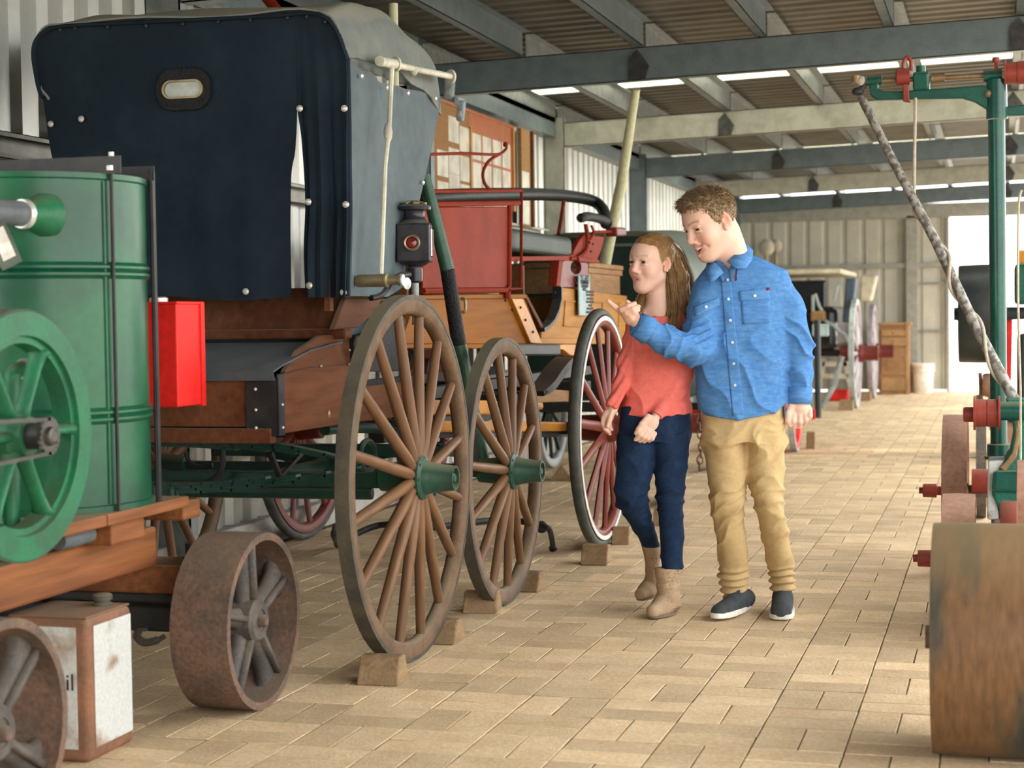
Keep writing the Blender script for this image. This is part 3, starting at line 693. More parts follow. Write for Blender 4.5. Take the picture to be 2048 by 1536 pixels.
# side panels
cpx('side_panel', 'orange_wood', [(835, 597), (1050, 596), (1084, 688), (800, 688)], .03)
cpx('top_rail', 'orange_wood', [(835, 590), (1053, 588), (1054, 597), (835, 599)], .06, XB+.012)
cpx('lower_board', 'orange_wood', [(800, 688), (1084, 688), (1085, 697), (800, 697)], .05, XB+.008)
cpx('slant_rail', 'yellow_wood', [(1024, 597), (1046, 597), (1086, 688), (1062, 686)], .03, XB+.022)
cpx('edge_iron', 'varnish_red', [(1049, 590), (1055, 590), (1089, 655), (1084, 659)], .06, XB+.01)
arc = [(1118, 574), (1118, 600), (1113, 622), (1104, 642), (1093, 654), (1083, 660)]
body = cpx('rear_body', 'honey_wood', arc+[(1083, 682), (1252, 682), (1254, 592)], .04)
cpx('body_sill', 'honey_wood', [(1082, 676), (1250, 676), (1250, 688), (1084, 688)], .06, XB+.014)
for p in ([(1134, 601), (1242, 604), (1242, 607), (1134, 604)], [(1128, 650), (1240, 655), (1240, 658), (1128, 653)], [(1132, 601), (1135, 601), (1131, 653), (1128, 653)], [(1239, 604), (1242, 604), (1241, 658), (1238, 658)], [(1206, 604), (1211, 604), (1210, 656), (1205, 656)]):
    cpx('panel_mould', 'honey_wood', p, .012, XB+.008, .002, body)
b = MB()
P = [AX(x-3, y, XB+.003) for x, y in arc]
for p, q in zip(P[:-1], P[1:]): b.bar(p, q, .05, .02, up=(0, 1, 0))
b.build('edge_iron', 'black_iron', coach)
cpx('body_bracket', 'yellow_wood', [(1105, 688), (1152, 688), (1150, 712), (1140, 710), (1128, 700), (1108, 697)], .06)
# interior and back
zlo = AX(1000, 690, XB).z; zro = AX(1000, 592, XB).z; XBL = -3.1
Y0c = AX(838, 600, XB).y; Y1c = AX(1252, 640, XB).y
MB().box(XBL, XB-.03, Y0c, Y1c, zlo, zlo+.03).build('floor_board', 'varnish_red', coach)
MB().box(XBL-.03, XBL, Y0c, Y1c, zlo, zro).build('side_panel', 'orange_wood', coach)
MB().box(XBL, XB-.03, Y1c-.03, Y1c, zlo, AX(1200, 590, XB).z).build('tail_panel', 'honey_wood', coach)
MB().box(XBL, XB-.035, AX(1060, 600, XB).y, AX(1060, 600, XB).y+.03, zlo, zro+.16).build('inner_riser', 'varnish_red', coach)
ya_, yb_ = AX(1024, 486, XB).y, AX(1145, 486, XB).y
# seat
zs0, zs1 = AX(1080, 509, XB).z, AX(1080, 464, XB).z
MB().box(XBL, XB, AX(1000, 486, XB).y, yb_, zs0, zs1).build('seat_cushion', 'seat_green', coach, bevel=.03, seg=4)
cpx('seat_rail', 'red_paint', [(1010, 513), (1140, 511), (1150, 507), (1150, 516), (1140, 521), (1010, 523)], .05, XB+.01)
cpx('seat_side', 'red_paint', [(1143, 512), (1158, 482), (1170, 468), (1209, 474), (1203, 500), (1194, 522), (1160, 520)], .03, XB-.005)
cpx('seat_foot', 'red_paint', [(1157, 513), (1198, 519), (1200, 526), (1160, 524)], .09, XB+.03)
# red bracket with a round hole
def holed(outer, cx, cy, rx, ry, X, th, name, m):
    n = 24; inn = [(cx+rx*math.cos(2*PI*k/n), cy+ry*math.sin(2*PI*k/n)) for k in range(n)]; out_ = []
    for x, y in inn:     # project to the outer quad along the ray from the hole centre
        dx, dy = x-cx, y-cy; best = 1e9
        for (x1, y1), (x2, y2) in zip(outer, outer[1:]+outer[:1]):
            den = dx*(y2-y1)-dy*(x2-x1)
            if abs(den) < 1e-9: continue
            t = ((x1-cx)*(y2-y1)-(y1-cy)*(x2-x1))/den; u = ((x1-cx)*dy-(y1-cy)*dx)/den
            if t > 0 and -1e-6 <= u <= 1+1e-6: best = min(best, t)
        out_.append((cx+dx*best, cy+dy*best))
    o = [AX(*p, X) for p in out_]; i_ = [AX(*p, X) for p in inn]; d = V(-th, 0, 0); P = o+i_+[p+d for p in o]+[p+d for p in i_]; fs = []
    for a in range(n):
        c = (a+1) % n; fs += [(a, c, n+c, n+a), (2*n+a, 3*n+a, 3*n+c, 2*n+c), (a, 2*n+a, 2*n+c, c), (n+a, n+c, 3*n+c, 3*n+a)]
    return MB().add(P, fs).build(name, m, coach)
holed([(1121, 520), (1176, 525), (1176, 574), (1113, 574)], 1152, 535, 11, 14, XB+.004, .03, 'seat_bracket', 'red_deep')
cpx('bracket_edge', 'red_paint', [(1119, 520), (1127, 521), (1121, 573), (1113, 572)], .05, XB+.02)
# padded rail round the seat
roll = spline([AX(845, 396, XB-.25), AX(900, 392, XB-.25), AX(1000, 389, XB-.25), AX(1090, 389, XB-.25), AX(1150, 394, XB-.2), AX(1190, 404, XB-.12), AX(1208, 424, XB-.04), AX(1212, 448, XB)], 5)
MB().tube(roll, .036, 14).build('padded_rail', 'seat_black', coach, smooth=True)
MB().tube([AX(1128, 400, XB-.22), AX(1122, 440, XB-.22), AX(1117, 468, XB-.22)], .012, 8).build('rail_stay', 'red_paint', coach, smooth=True)
b = MB(); ar = spline([AX(1160, 437, XB), AX(1175, 433, XB), AX(1200, 438, XB), AX(1218, 446, XB)], 4); b.tube(ar, [.018]+[.030]*(len(ar)-2)+[.02], 12, flat=.9)
b.build('arm_pad', 'leather_black', coach, smooth=True)
MB().tube(spline([AX(1171, 448, XB), AX(1175, 475, XB+.01), AX(1172, 500, XB+.01), AX(1158, 514, XB+.01), AX(1140, 517, XB+.01)]), .012, 8).build('arm_iron', 'red_paint', coach, smooth=True)
MB().tube(spline([AX(1183, 452, XB), AX(1187, 465, XB), AX(1180, 480, XB), AX(1176, 484, XB)]), .008, 8).build('arm_iron', 'red_paint', coach, smooth=True)
MB().tube([AX(1188, 464, XB), AX(1236, 463, XB)], .009, 8).build('brake_handle', 'red_paint', coach, smooth=True)
MB().prism([AX(x, y, XB+.04) for x, y in ((1234, 454), (1252, 455), (1254, 472), (1235, 473))], (-.075, 0, 0)).build('pedal_block', 'red_deep', coach, bevel=.012, seg=3)
# big red dash panel and its frames
XD = XB+.02
cpx('dash_panel', 'red_paint', [(846, 414), (1014, 413), (1016, 418), (1016, 568), (1010, 576), (846, 578)], .012, XD, .004)
fr = lambda pts, r=.011: MB().tube([AX(x, y, XD+.005) for x, y in pts], r, 8).build('panel_frame', 'red_paint', coach, smooth=True)
fr([(846, 409), (1038, 406)], .012); fr([(1019, 410), (1018, 572), (1012, 580), (846, 582)], .013); fr([(1014, 583), (1014, 597)], .02)
fr([(862, 383), (1043, 381), (1042, 577), (1018, 578)], .008)
MB().tube(spline([AX(845, 309, XB-.1), AX(930, 307, XB-.1), AX(985, 309, XB-.1), AX(1003, 306, XB-.1), AX(1013, 296, XB-.1), AX(1011, 290, XB-.1)], 6), .007, 8).build('hand_rail', 'red_paint', coach, smooth=True)
MB().tube(spline([AX(1000, 308, XB-.1), AX(978, 322, XB-.1), AX(966, 345, XB-.1), AX(970, 368, XB-.1), AX(984, 382, XB-.1)], 6), .008, 8).build('hand_rail', 'red_paint', coach, smooth=True)
MB().ball(AX(1011, 289, XB-.1), .014, 10, 6).build('rail_knob', 'red_paint', coach, smooth=True)
# iron handle on the side panel and bolts
MB().tube(spline([AX(922, 598, XB+.012), AX(930, 600, XB+.03), AX(930, 622, XB+.03), AX(922, 624, XB+.012)]), .007, 8).build('grab_handle', 'brass_dull', coach, smooth=True)
b = MB()
for x, y in ((1011, 601), (1041, 615), (1051, 640), (1066, 664), (1110, 585), (1025, 620), (1186, 488), (1182, 503), (1179, 485), (1149, 560), (1152, 566)): b.ball(AX(x, y, XB+.024), .007, 8, 5)
tag(b.build('bolts', 'black_iron', coach, smooth=True), kind='stuff')
# undercarriage
for y in (8.07, 9.95): MB().bar((-3.3, y, .58), (-1.92, y, .58), .06, .06).build('axle', 'black_iron', coach, bevel=.006)
MB().bar((-2.7, 7.2, .6), (-2.7, 10.1, .6), .08, .07).build('perch_pole', 'black_iron', coach, bevel=.006)
for yy, nm in ((7.35, 0), (7.6, 0), (8.8, 0)): MB().box(-3.15, -2.1, yy, yy+.09, .70, .78).build('crossbar', 'black_iron', coach, bevel=.006)
MB().bar((-3.0, 7.0, .80), (-3.0, 10.1, .80), .06, .05).build('frame_rail', 'black_iron', coach); MB().bar((-2.4, 7.0, .80), (-2.4, 10.1, .80), .06, .05).build('frame_rail', 'black_iron', coach)
for k in range(5):      # leaves of the side spring by the near wheel
    pts = spline([AX(1150, 716+2.5*k, -2.12), AX(1130, 716+3.2*k, -2.12), AX(1108, 738+4*k, -2.12), AX(1090, 764+3.5*k, -2.12), AX(1068, 784+1.6*k, -2.12)], 4)
    b = MB()
    for p, q in zip(pts[:-1], pts[1:]): b.bar(p, q+(q-p)*.05, .1, .008, up=(0, .3, 1))
    b.build('spring_leaf', 'black_iron', coach)
cpx('frame_timber', 'crate_wood', [(1070, 776), (1148, 782), (1148, 802), (1070, 806)], .05, -2.2)
MB().bar(AX(840, 815, -2.15), AX(985, 815, -2.15), .05, .062).build('splinter_bar', 'yellow_wood', coach, bevel=.008)
MB().bar(AX(1006, 812, -2.15), AX(1078, 812, -2.15), .05, .04).build('splinter_bar', 'yellow_wood', coach, bevel=.014)
MB().bar(AX(850, 853, -2.05), AX(1148, 853, -2.05), .05, .045).build('step_bar', 'yellow_wood', coach, bevel=.008)
MB().bar(AX(850, 868, -2.07), AX(1150, 868, -2.07), .04, .03).build('step_iron', 'black_iron', coach)
MB().bar(AX(905, 770, -2.4), AX(1150, 770, -2.4), .03, .02).build('reach_iron', 'black_iron', coach)
MB().bar(AX(880, 690, -2.35), AX(915, 745, -2.35), .05, .04).build('stay_iron', 'black_iron', coach)
MB().bar(AX(1000, 700, -2.3), AX(1100, 700, -2.3), .12, .06).build('spring_seat', 'black_iron', coach, bevel=.01)
# sign board with lettering
sg = cpx('sign_board', 'sign_blue', [(1158, 551), (1180, 552), (1180, 630), (1159, 631)], .008, XB+.03, .001)
def text_mesh(txt, size, loc, R, m, parent, name='lettering', ext=.0006, align='CENTER'):
    cu = bpy.data.curves.new(name, 'FONT'); cu.body = txt; cu.size = size; cu.align_x = align; cu.align_y = 'CENTER'; cu.extrude = ext; cu.resolution_u = 2
    tmp = bpy.data.objects.new('tmp', cu); COL.objects.link(tmp)
    dg = bpy.context.evaluated_depsgraph_get(); me = bpy.data.meshes.new_from_object(tmp.evaluated_get(dg)); bpy.data.objects.remove(tmp)
    me.materials.clear(); me.materials.append(MATS[m]); ob = bpy.data.objects.new(name, me); COL.objects.link(ob)
    ob.parent = parent; ob.matrix_local = Matrix.Translation(Vector(loc)-ORG.get(parent.name, Vector())) @ R.to_4x4(); return ob
RX = Matrix(((0, 0, 1), (1, 0, 0), (0, 1, 0)))       # text lying in a plane facing +X, reading along +Y
for y, t, sz in ((560, 'OLLARD', .075), (568.5, 'EXPRESS', .06), (576.5, 'BUILT', .05)):
    o = text_mesh(t, sz, AX(1169.5, y, XB+.0315), RX @ Matrix.Diagonal((.78, 1, 1)), 'ink', sg)
for i, y in enumerate((584, 590, 597.5, 604, 611, 617.5, 624.5)):      # rows of small print too fine to read
    n_ = (6, 6, 5, 6, 3, 5, 6)[i]; b = MB(); yy0 = AX(1160, y, XB).y; yy1 = AX(1179, y, XB).y; z = AX(1169, y, XB).z; st = (yy1-yy0)/7
    for k in range(n_):
        y0 = (yy0+yy1)/2+(k-n_/2)*st; b.box(XB+.0305, XB+.0315, y0+st*.1, y0+st*.85, z-.007, z+.007)
    tag(b.build('print_row', 'ink', sg), kind='stuff')
# timber box on the tail and the lamp-post pole standing in it
zc0 = AX(1210, 588, XB-.05).z; zc1 = AX(1210, 538, XB-.05).z; yc0 = AX(1174, 560, XB-.05).y; yc1 = AX(1240, 560, XB-.05).y
crate = thing('wooden_crate', (XB-.3, (yc0+yc1)/2, zc0), 'weathered plank crate standing on the tail of the red coach', 'crate')
zm = (zc0+zc1)/2
MB().box(XB-.07, XB-.05, yc0, yc1, zc0, zc1-.0).build('side_board', 'crate_wood', crate, bevel=.004)
MB().box(XB-.55, XB-.53, yc0, yc1, zc0, zc1).build('side_board', 'crate_wood', crate, bevel=.004)
MB().box(XB-.53, XB-.07, yc0, yc0+.02, zc0, zc1).build('end_board', 'crate_wood', crate, bevel=.004)
MB().box(XB-.53, XB-.07, yc1-.02, yc1, zc0, zc1).build('end_board', 'crate_wood', crate, bevel=.004)
MB().box(XB-.57, XB-.03, yc0-.02, yc1+.02, zc1, zc1+.03).build('lid_board', 'crate_wood', crate, bevel=.006)
MB().box(XB-.05, XB-.035, yc0-.01, yc1+.01, zc1-.035, zc1-.002).build('batten', 'crate_wood', crate, bevel=.004)
MB().box(XB-.53, XB-.07, yc0+.02, yc1-.02, zc0, zc0+.02).build('base_board', 'crate_wood', crate)
wk = AX(860, 584, XB-.1); wk2 = AX(985, 584, XB-.1)
wb_ = MB().box(XBL+.1, XB-.06, wk.y, wk2.y, zlo+.03, AX(900, 576, XB-.1).z).build('wicker_hamper', 'wicker', org=(XB-.4, (wk.y+wk2.y)/2, zlo+.03), bevel=.02)
tag(wb_, 'woven wicker hamper lying inside the coach under the red panel', 'hamper')
pb = AX(1210, 537, XB-.15); pt = AY(1272, 178, 10.17)
b = MB().tube([Vector((pb.x, pb.y, zc1+.05)), pb.lerp(pt, .5)+V(.01, 0, 0), pt], [.038, .034, .026], 12)
tag(b.build('bamboo_pole', 'pole_cream', smooth=True, org=(pb.x, pb.y, zc1+.032)), 'long pale green pole leaning from crate up to the roof beam', 'pole')
# the buggy's raised draught pole
b = MB().tube([AY(968, 938, 6.42), AY(918, 690, 6.36)], [.03, .029], 14); b.build('draught_pole', 'pole_green', bug, smooth=True)
MB().tube([AY(918, 690, 6.36), AY(895, 540, 6.32)], [.0295, .029], 14).build('pole_sleeve', 'leather_black', bug, smooth=True)
MB().tube([AY(895, 540, 6.32), AY(848, 350, 6.28)], [.0285, .024], 14).build('draught_pole', 'pole_green', bug, smooth=True)
# shafts standing behind the hood
MB().tube([AY(787, 8, 6.75), AY(792, 560, 6.62)], [.019, .024], 10).build('raised_shaft', 'pole_cream', coach, smooth=True)
MB().tube([AY(530, -8, 6.95), AY(660, 150, 6.85), AY(790, 560, 6.6)], [.024, .026, .028], 10).build('raised_shaft', 'red_paint', coach, smooth=True)
# floor tools below the buggy: a swingle bar with hooked ends
b = MB()
sb = thing('drag_shoe_bar', (-2.6, 7.9, 0), 'rusty iron bar with hooked feet lying under the buggy', 'iron bar')
MB().tube(spline([FL(680, 1085, .09), FL(760, 1050, .15), FL(860, 1055, .17), FL(1000, 1040, .16), FL(1088, 1050, .14)], 5), .016, 8).build('bar', 'black_iron', sb, smooth=True)
MB().tube(spline([FL(672, 1052, .14), FL(668, 1070, .12), FL(676, 1088, .02)], 5), [.016]*10+[.022], 8).build('hook_foot', 'black_iron', sb, smooth=True)
MB().tube(spline([FL(1082, 1052, .15), FL(1098, 1058, .14), FL(1104, 1080, .07), FL(1106, 1096, .016)], 5), [.014]*15+[.022], 8).build('hook_foot', 'black_iron', sb, smooth=True)
MB().ball(FL(1083, 1054, .14), .03, 8, 6).build('clamp', 'black_iron', sb)
MB().ball(FL(682, 1062, .12), .028, 8, 6).build('clamp', 'black_iron', sb)
# chocks of the coach
chock(FL(1187, 1131)+V(0, .06, 0), .125, .12, .09, 'pale wooden chock before the red coach wheel with rubber tyre', .0)
chock(FL(1228, 1092)+V(.02, .09, 0), .09, .1, .085, 'wooden chock behind the red coach wheel with rubber tyre', .0)
chock(FL(1330, 1050)+V(0, .02, 0), .12, .14, .09, 'wooden chock seen between the legs of the walking girl', .0)

# ------------------------------------------------------------------ notice board, papers, sensors on the wall
XN = WX0+.10
nb0 = AX(872, 228, XN); nb1 = AX(1026, 260, XN); zn1 = AX(1026, 258, XN).z; zn0 = zn1-.62
nb = thing('notice_board', (XN, (nb0.y+nb1.y)/2, zn0), 'red framed notice board covered in typed papers on the wall', 'notice board')
ym = AX(940, 300, XN).y
MB().box(XN-.03, XN, nb0.y-.3, ym, zn0, zn1).build('cork_panel', 'cork', nb)
MB().box(XN-.03, XN, ym, nb1.y, zn0, zn1).build('backing_panel', 'board_red', nb)
MB().box(XN-.03, XN+.012, nb0.y-.3, nb1.y, zn1, zn1+.02).build('frame', 'board_red', nb); MB().box(XN-.03, XN+.014, nb1.y-.04, nb1.y, zn0, zn1).build('frame', 'board_frame', nb); MB().box(XN-.03, XN+.013, ym-.02, ym+.02, zn0, zn1-.1).build('frame', 'board_frame', nb)
rp = random.Random(5); k = 0
for row in range(3):
    for c in range(4):
        y0 = ym+.05+c*(nb1.y-ym-.1)/4; y1 = y0+(nb1.y-ym-.1)/4-.04; z1 = zn1-.13-row*.2; 
        pp = MB().box(XN, XN+.0015, y0, y1, z1-.18, z1).build('paper', 'paper', nb)
for row in range(3):
    for c in range(3):
        if row == 0 and c == 0: continue
        w_ = (ym-nb0.y)/3; y0 = nb0.y+.0+c*w_+.01; z1 = zn1-.05-row*.2-rp.uniform(0, .03)-(.04 if c != 1 else 0)
        pp = MB().box(XN, XN+.0015, y0, y0+w_*.94, z1-.17, z1).build('paper', 'paper', nb)
sb2 = AX(1035, 252, XN); s3 = AX(1066, 258, XN)
nb2 = thing('display_board', (XN, sb2.y+.3, 1.7), 'tall brown hardboard panel on the wall beside the steel post', 'board')
MB().box(XN-.03, XN, sb2.y+.1, s3.y-.05, AX(1050, 452, XN).z, AX(1040, 255, XN).z).build('panel', 'cork', nb2)
MB().box(XN-.03, XN+.02, s3.y-.09, s3.y-.04, AX(1050, 452, XN).z, AX(1040, 255, XN).z).build('frame', 'varnish_red', nb2)
MB().box(XN, XN+.003, s3.y-.35, s3.y-.14, AX(1050, 448, XN).z, AX(1040, 275, XN).z-.25).build('sheet', 'paper', nb2)
for x, y, w_, h_, lab in ((899, 178, 20, 44, 'grey box sensor screwed to the face of the roof beam'), (922, 222, 15, 42, 'grey tube sensor hanging below the roof beam')):
    c = AY(x, y, 10.12); s_ = c.y*1.04/3400
    st = thing('motion_sensor', c, lab, 'sensor')
    MB().obox(c, w_*s_, .05, h_*s_, Matrix.Rotation(.12, 3, 'Y')).build('body', 'sensor', st, bevel=.015, seg=3)
    MB().obox(c+V(-.0, -.028, -.02), w_*s_*.5, .01, h_*s_*.3).build('window', 'stud', st, bevel=.003)
    MB().obox(c+V(-.02, .06 if y < 200 else .03, .06), .03, .12, .05).build('bracket', 'sensor', st, bevel=.004)
# ------------------------------------------------------------------ silver wheeled cart behind the coach
cart = thing('wheeled_cart', (-2.6, 11.9, 0), 'silver wheeled cart with dark canvas hood behind the coach', 'cart')
for x, sd in ((-3.2, -1), (-1.95, 1)):
    wheel(cart, (x, 12.25, .46), .456, 12, 'wheel_silver', 'dark_green', 'wheel_silver', 'dark_green', w=.05, sr=(.016, .014), side=sd)
MB().bar((-3.15, 12.25, .46), (-2.0, 12.25, .46), .05, .05).build('axle', 'black_iron', cart)
MB().box(-3.1, -2.05, 11.2, 13.0, .55, .95).build('body', 'dark_green', cart, bevel=.02)
rows = []
for i in range(9):
    t = i/8; y = 11.2+1.9*t; row = []
    for j in range(25):
        a = PI*j/24; ex = .45
        cx = math.copysign(abs(math.cos(a))**ex, math.cos(a)); sz = abs(math.sin(a))**ex
        row.append((-2.56-.62*cx, y, .98+.76*sz-.05*(2*t-1)**2-.02*math.sin(6*t)*sz))
    rows.append(row)
MB().sheet(rows, .008).build('hood', 'green_hood', cart, smooth=True)
MB().prism([(-2.56-.62*math.copysign(abs(math.cos(a))**.45, math.cos(a)), 11.22, .96+.70*abs(math.sin(a))**.45) for a in [PI*j/24 for j in range(25)]], (0, .02, 0)).build('end_curtain', 'dark_green', cart)
MB().tube([(-2.56-.635*math.copysign(abs(math.cos(a))**.45, math.cos(a)), 11.19, .98+.62*abs(math.sin(a))**.45) for a in [PI*j/24 for j in range(25)]], .012, 8).build('hood_seam', 'green_hood', cart, smooth=True)
chock(FL(1113, 961)+V(.05, .05, 0), .2, .18, .11, 'triangular dark chock in front of the silver cart wheel', PI/2, tri=True)
# ------------------------------------------------------------------ green oil engine on its timber trolley
mat('drum_green', (.006, .105, .043), (.004, .06, .032), rough=.33, scale=4, fine=.1, spec=.4, bump=.1, bscale=9)
mat('cast_green', (.016, .145, .066), (.02, .10, .052), rough=.45, scale=9, dust=.35, dcol=(.25, .2, .13))
mat('oil_timber', (.25, .095, .03), (.155, .052, .02), rough=.55, scale=4, stretch=(1.2, .10, 1.6), fine=.25, bump=.25, bscale=40, dust=.5, dcol=(.48, .36, .22))
mat('rust_iron', (.17, .105, .075), (.10, .075, .06), rough=.75, scale=9, fine=.25, bump=.3, bscale=60, dust=.45, dcol=(.33, .26, .19))
mat('iron_grey', (.075, .07, .065), (.12, .10, .085), rough=.6, scale=10, fine=.2, dust=.3, dcol=(.26, .21, .15))
mat('pipe_grey', (.13, .15, .165), rough=.5, dust=.4, dcol=(.3, .28, .25))
mat('red_tank', (.78, .022, .018), (.66, .018, .016), rough=.45, scale=5)
mat('chain_steel', (.10, .095, .09), rough=.45, metal=.7)
mat('tin_brown', (.24, .11, .062), (.17, .085, .05), rough=.5, scale=9, dust=.7, dcol=(.40, .31, .22))
mat('tin_white', (.52, .545, .53), (.26, .17, .11), rough=.55, scale=11, lo=.52, hi=.70, fine=.1)
eng = thing('engine_trolley', (-2.45, 4.0, 0), 'green stationary oil engine with drum tank on timber trolley', 'engine')
XT = -2.33
bt = AX(315, 1131, XT); tp = AX(315, 1052, XT)
for x0 in (XT, XT-.75): MB().box(x0-.14, x0, 2.5, bt.y, bt.z, tp.z).build('main_beam', 'oil_timber', eng, bevel=.008)
# cross bolster with studs, axle and draw hook
y_ax = 4.52
z1 = FL(300, 1160, .32).z
MB().box(-3.1, -2.13, y_ax-.1, y_ax+.08, bt.z-.085, bt.z-.002).build('bolster', 'oil_timber', eng, bevel=.006)
for x in (-2.2, -2.29): MB().cyl((x, y_ax+.0, bt.z-.01), (x, y_ax+.0, bt.z+.05), .008, n=8).lathe([(.016, 0), (.016, .012)], (x, y_ax, bt.z), (0, 0, 1), 6).build('stud_bolt', 'black_iron', eng)
MB().box(-3.1, -2.16, y_ax-.08, y_ax+.05, bt.z-.115, bt.z-.087).build('axle_plate', 'black_iron', eng, bevel=.006)
MB().bar((-3.05, y_ax, .255), (-2.16, y_ax, .255), .07, .075).build('axle', 'black_iron', eng, bevel=.006)
MB().bar((-3.05, 3.18, .248), (-2.16, 3.18, .248), .07, .075).build('axle', 'black_iron', eng, bevel=.006)
MB().tube(spline([FL(330, 1272, .22), FL(315, 1280, .21), FL(290, 1285, .2), FL(275, 1275, .21), FL(278, 1262, .22), FL(296, 1258, .225)], 6), [.008]*6+[.012]*19+[.006]*6, 8).build('draw_hook', 'iron_grey', eng, smooth=True)
def iron_wheel(c, R, w, sd, rot=0):
    c = Vector(c); r = MB()
    r.lathe([(R, -w/2), (R+.001, 0), (R, w/2), (R-.022, w/2), (R-.016, 0), (R-.022, -w/2)], c, (1, 0, 0), 56, closed=True)
    root = r.build('iron_wheel', 'rust_iron', eng, smooth=True, org=c)
    MB().lathe([(.03, -w*.5*sd), (.062, -w*.5*sd), (.066, 0), (.064, w*.36*sd), (.054, w*.42*sd), (.034, w*.42*sd), (.034, w*.40*sd), (0, w*.40*sd)], c, (1, 0, 0), 26).build('hub', 'iron_grey', root, smooth=True, org=c)
    MB().lathe([(.018, w*.38*sd), (.018, w*.5*sd), (.014, w*.53*sd), (0, w*.53*sd)], c, (1, 0, 0), 14).build('axle_pin', 'rust_iron', root, smooth=True, org=c)
    sp = MB(); L = R-.02
    pts = [(V(.0, 0, .05), .026, .5), (V(.0, 0, .09), .021, .55), (V(0, 0, L*.65), .022, .6), (V(0, 0, L*.88), .032, .6), (V(0, 0, L), .055, .6)]
    n = 10; vs = []; fs = []
    for p, q, fl in pts:
        for j in range(n):
            a = 2*PI*j/n; vs.append(p+V(.045*sd*0+.028*math.sin(a), q*1.35*math.cos(a), 0))
    for i in range(len(pts)-1):
        for j in range(n): fs.append((i*n+j, i*n+(j+1) % n, (i+1)*n+(j+1) % n, (i+1)*n+j))
    sp.add(vs, fs)
    # stiffening rib along the middle of the spoke
    sp.bar((.03*sd, 0, .05), (.03*sd, 0, L), .016, .03, up=(1, 0, 0))
    me = sp.mesh('spoke', smooth=True); me.materials.append(MATS['iron_grey'])
    for q in range(5):
        ob = bpy.data.objects.new('spoke', me); COL.objects.link(ob); ob.parent = root; ob.rotation_euler = (2*PI*(q+rot)/5, 0, 0); ob.location = (.02*sd, 0, 0)
    return root
iron_wheel((-2.135, y_ax, .256), .256, .175, 1, .06); iron_wheel((-2.135, 3.18, .248), .248, .175, 1, .3)
iron_wheel((-3.05, y_ax, .256), .256, .175, -1); iron_wheel((-3.05, 3.18, .248), .248, .175, -1)
# deck planks carrying the drum
BX, BY, BR = -2.495, 4.08, .288
zd = AX(375, 985, -2.25).z
dk = MB().box(-2.95, -2.2, 3.9, AX(378, 982, -2.2).y, zd-.03, zd); dk.build('deck_plank', 'oil_timber', eng, bevel=.004)
MB().box(-2.95, -2.2, 3.6, 3.895, zd-.03, zd).build('deck_plank', 'oil_timber', eng, bevel=.004)
p = AX(270, 1060, XT+.06)
MB().box(-3.0, XT+.09, p.y-.18, p.y+.0, tp.z, zd-.031).build('cross_bearer', 'oil_timber', eng, bevel=.006)
p = AX(355, 1040, XT+.03)
MB().box(-3.0, XT+.06, p.y-.02, p.y+.09, tp.z+.01, zd-.031).build('cross_bearer', 'oil_timber', eng, bevel=.006)
# drum
zt_ = 1.515; h = zt_-zd
def rib(z): return [(BR, z-.022), (BR+.009, z-.012), (BR+.009, z-.006), (BR+.001, z), (BR+.009, z+.006), (BR+.009, z+.012), (BR, z+.022)]
drum = MB().lathe([(0, zd+.004), (BR-.02, zd+.004), (BR+.004, zd), (BR+.004, zd+.015), (BR, zd+.018)]+rib(zd+h*.285)+rib(zd+h*.715)+[(BR, zt_-.018), (BR+.005, zt_-.014), (BR+.005, zt_), (BR-.006, zt_), (BR-.012, zt_-.02), (0, zt_-.02)], (BX, BY, 0), (0, 0, 1), 72).build('drum_tank', 'drum_green', eng, smooth=True)
a_ = math.atan2(AX(211, 700, -2.24).y-BY, AX(211, 700, -2.24).x-BX)
def ondrum(px, py):      # point of the drum surface seen at a pixel
    d = _ray(px, py); A = d.x*d.x+d.y*d.y; B_ = 2*(d.x*(CAMP.x-BX)+d.y*(CAMP.y-BY)); C_ = (CAMP.x-BX)**2+(CAMP.y-BY)**2-BR*BR
    disc = B_*B_-4*A*C_
    t = (-B_-math.sqrt(max(disc, 0)))/(2*A); return CAMP+d*t
s0 = ondrum(213, 700); s0 = V(s0.x, s0.y, 0)
MB().tube([V(s0.x, s0.y, zd+.02), V(s0.x, s0.y, zt_-.02)], .005, 8).build('seam', 'drum_green', drum, smooth=True)
s1_ = ondrum(224, 700); dn = V(s1_.x-BX, s1_.y-BY, 0).normalized()
MB().tube([V(s1_.x, s1_.y, zd)+dn*.012, V(s1_.x, s1_.y, zt_+.05)+dn*.012], .005, 8).build('tie_rod', 'black_iron', eng, smooth=True)
rr = V(BX, BY, 0)+Matrix.Rotation(-YAW*0+.42, 3, 'Z') @ V(BR+.016, 0, 0)
MB().tube([V(rr.x, rr.y, zd), V(rr.x, rr.y, zt_+.03)], .006, 8).build('tie_rod', 'black_iron', eng, smooth=True)
MB().box(rr.x-.003, rr.x+.006, rr.y-.004, rr.y+.012, zd-.02, zt_+.02).build('upright_angle', 'black_iron', eng)
e1 = V(s1_.x, s1_.y, zt_)+dn*.014
MB().bar(V(-3.1, e1.y-.03, zt_+.022), V(e1.x+.03, e1.y-.005, zt_+.022), .004, .045).build('top_angle', 'black_iron', eng)
MB().bar(V(-3.05, rr.y+.0, zt_+.018), V(rr.x+.01, rr.y, zt_+.018), .004, .04).build('top_angle', 'black_iron', eng)
b = MB().cyl(e1+V(0, 0, .0), e1+V(0, 0, .055), .007, n=8).lathe([(.013, 0), (.013, .012)], e1+V(0, 0, .008), (0, 0, 1), 6)
b.build('rod_nut', 'stud', eng)
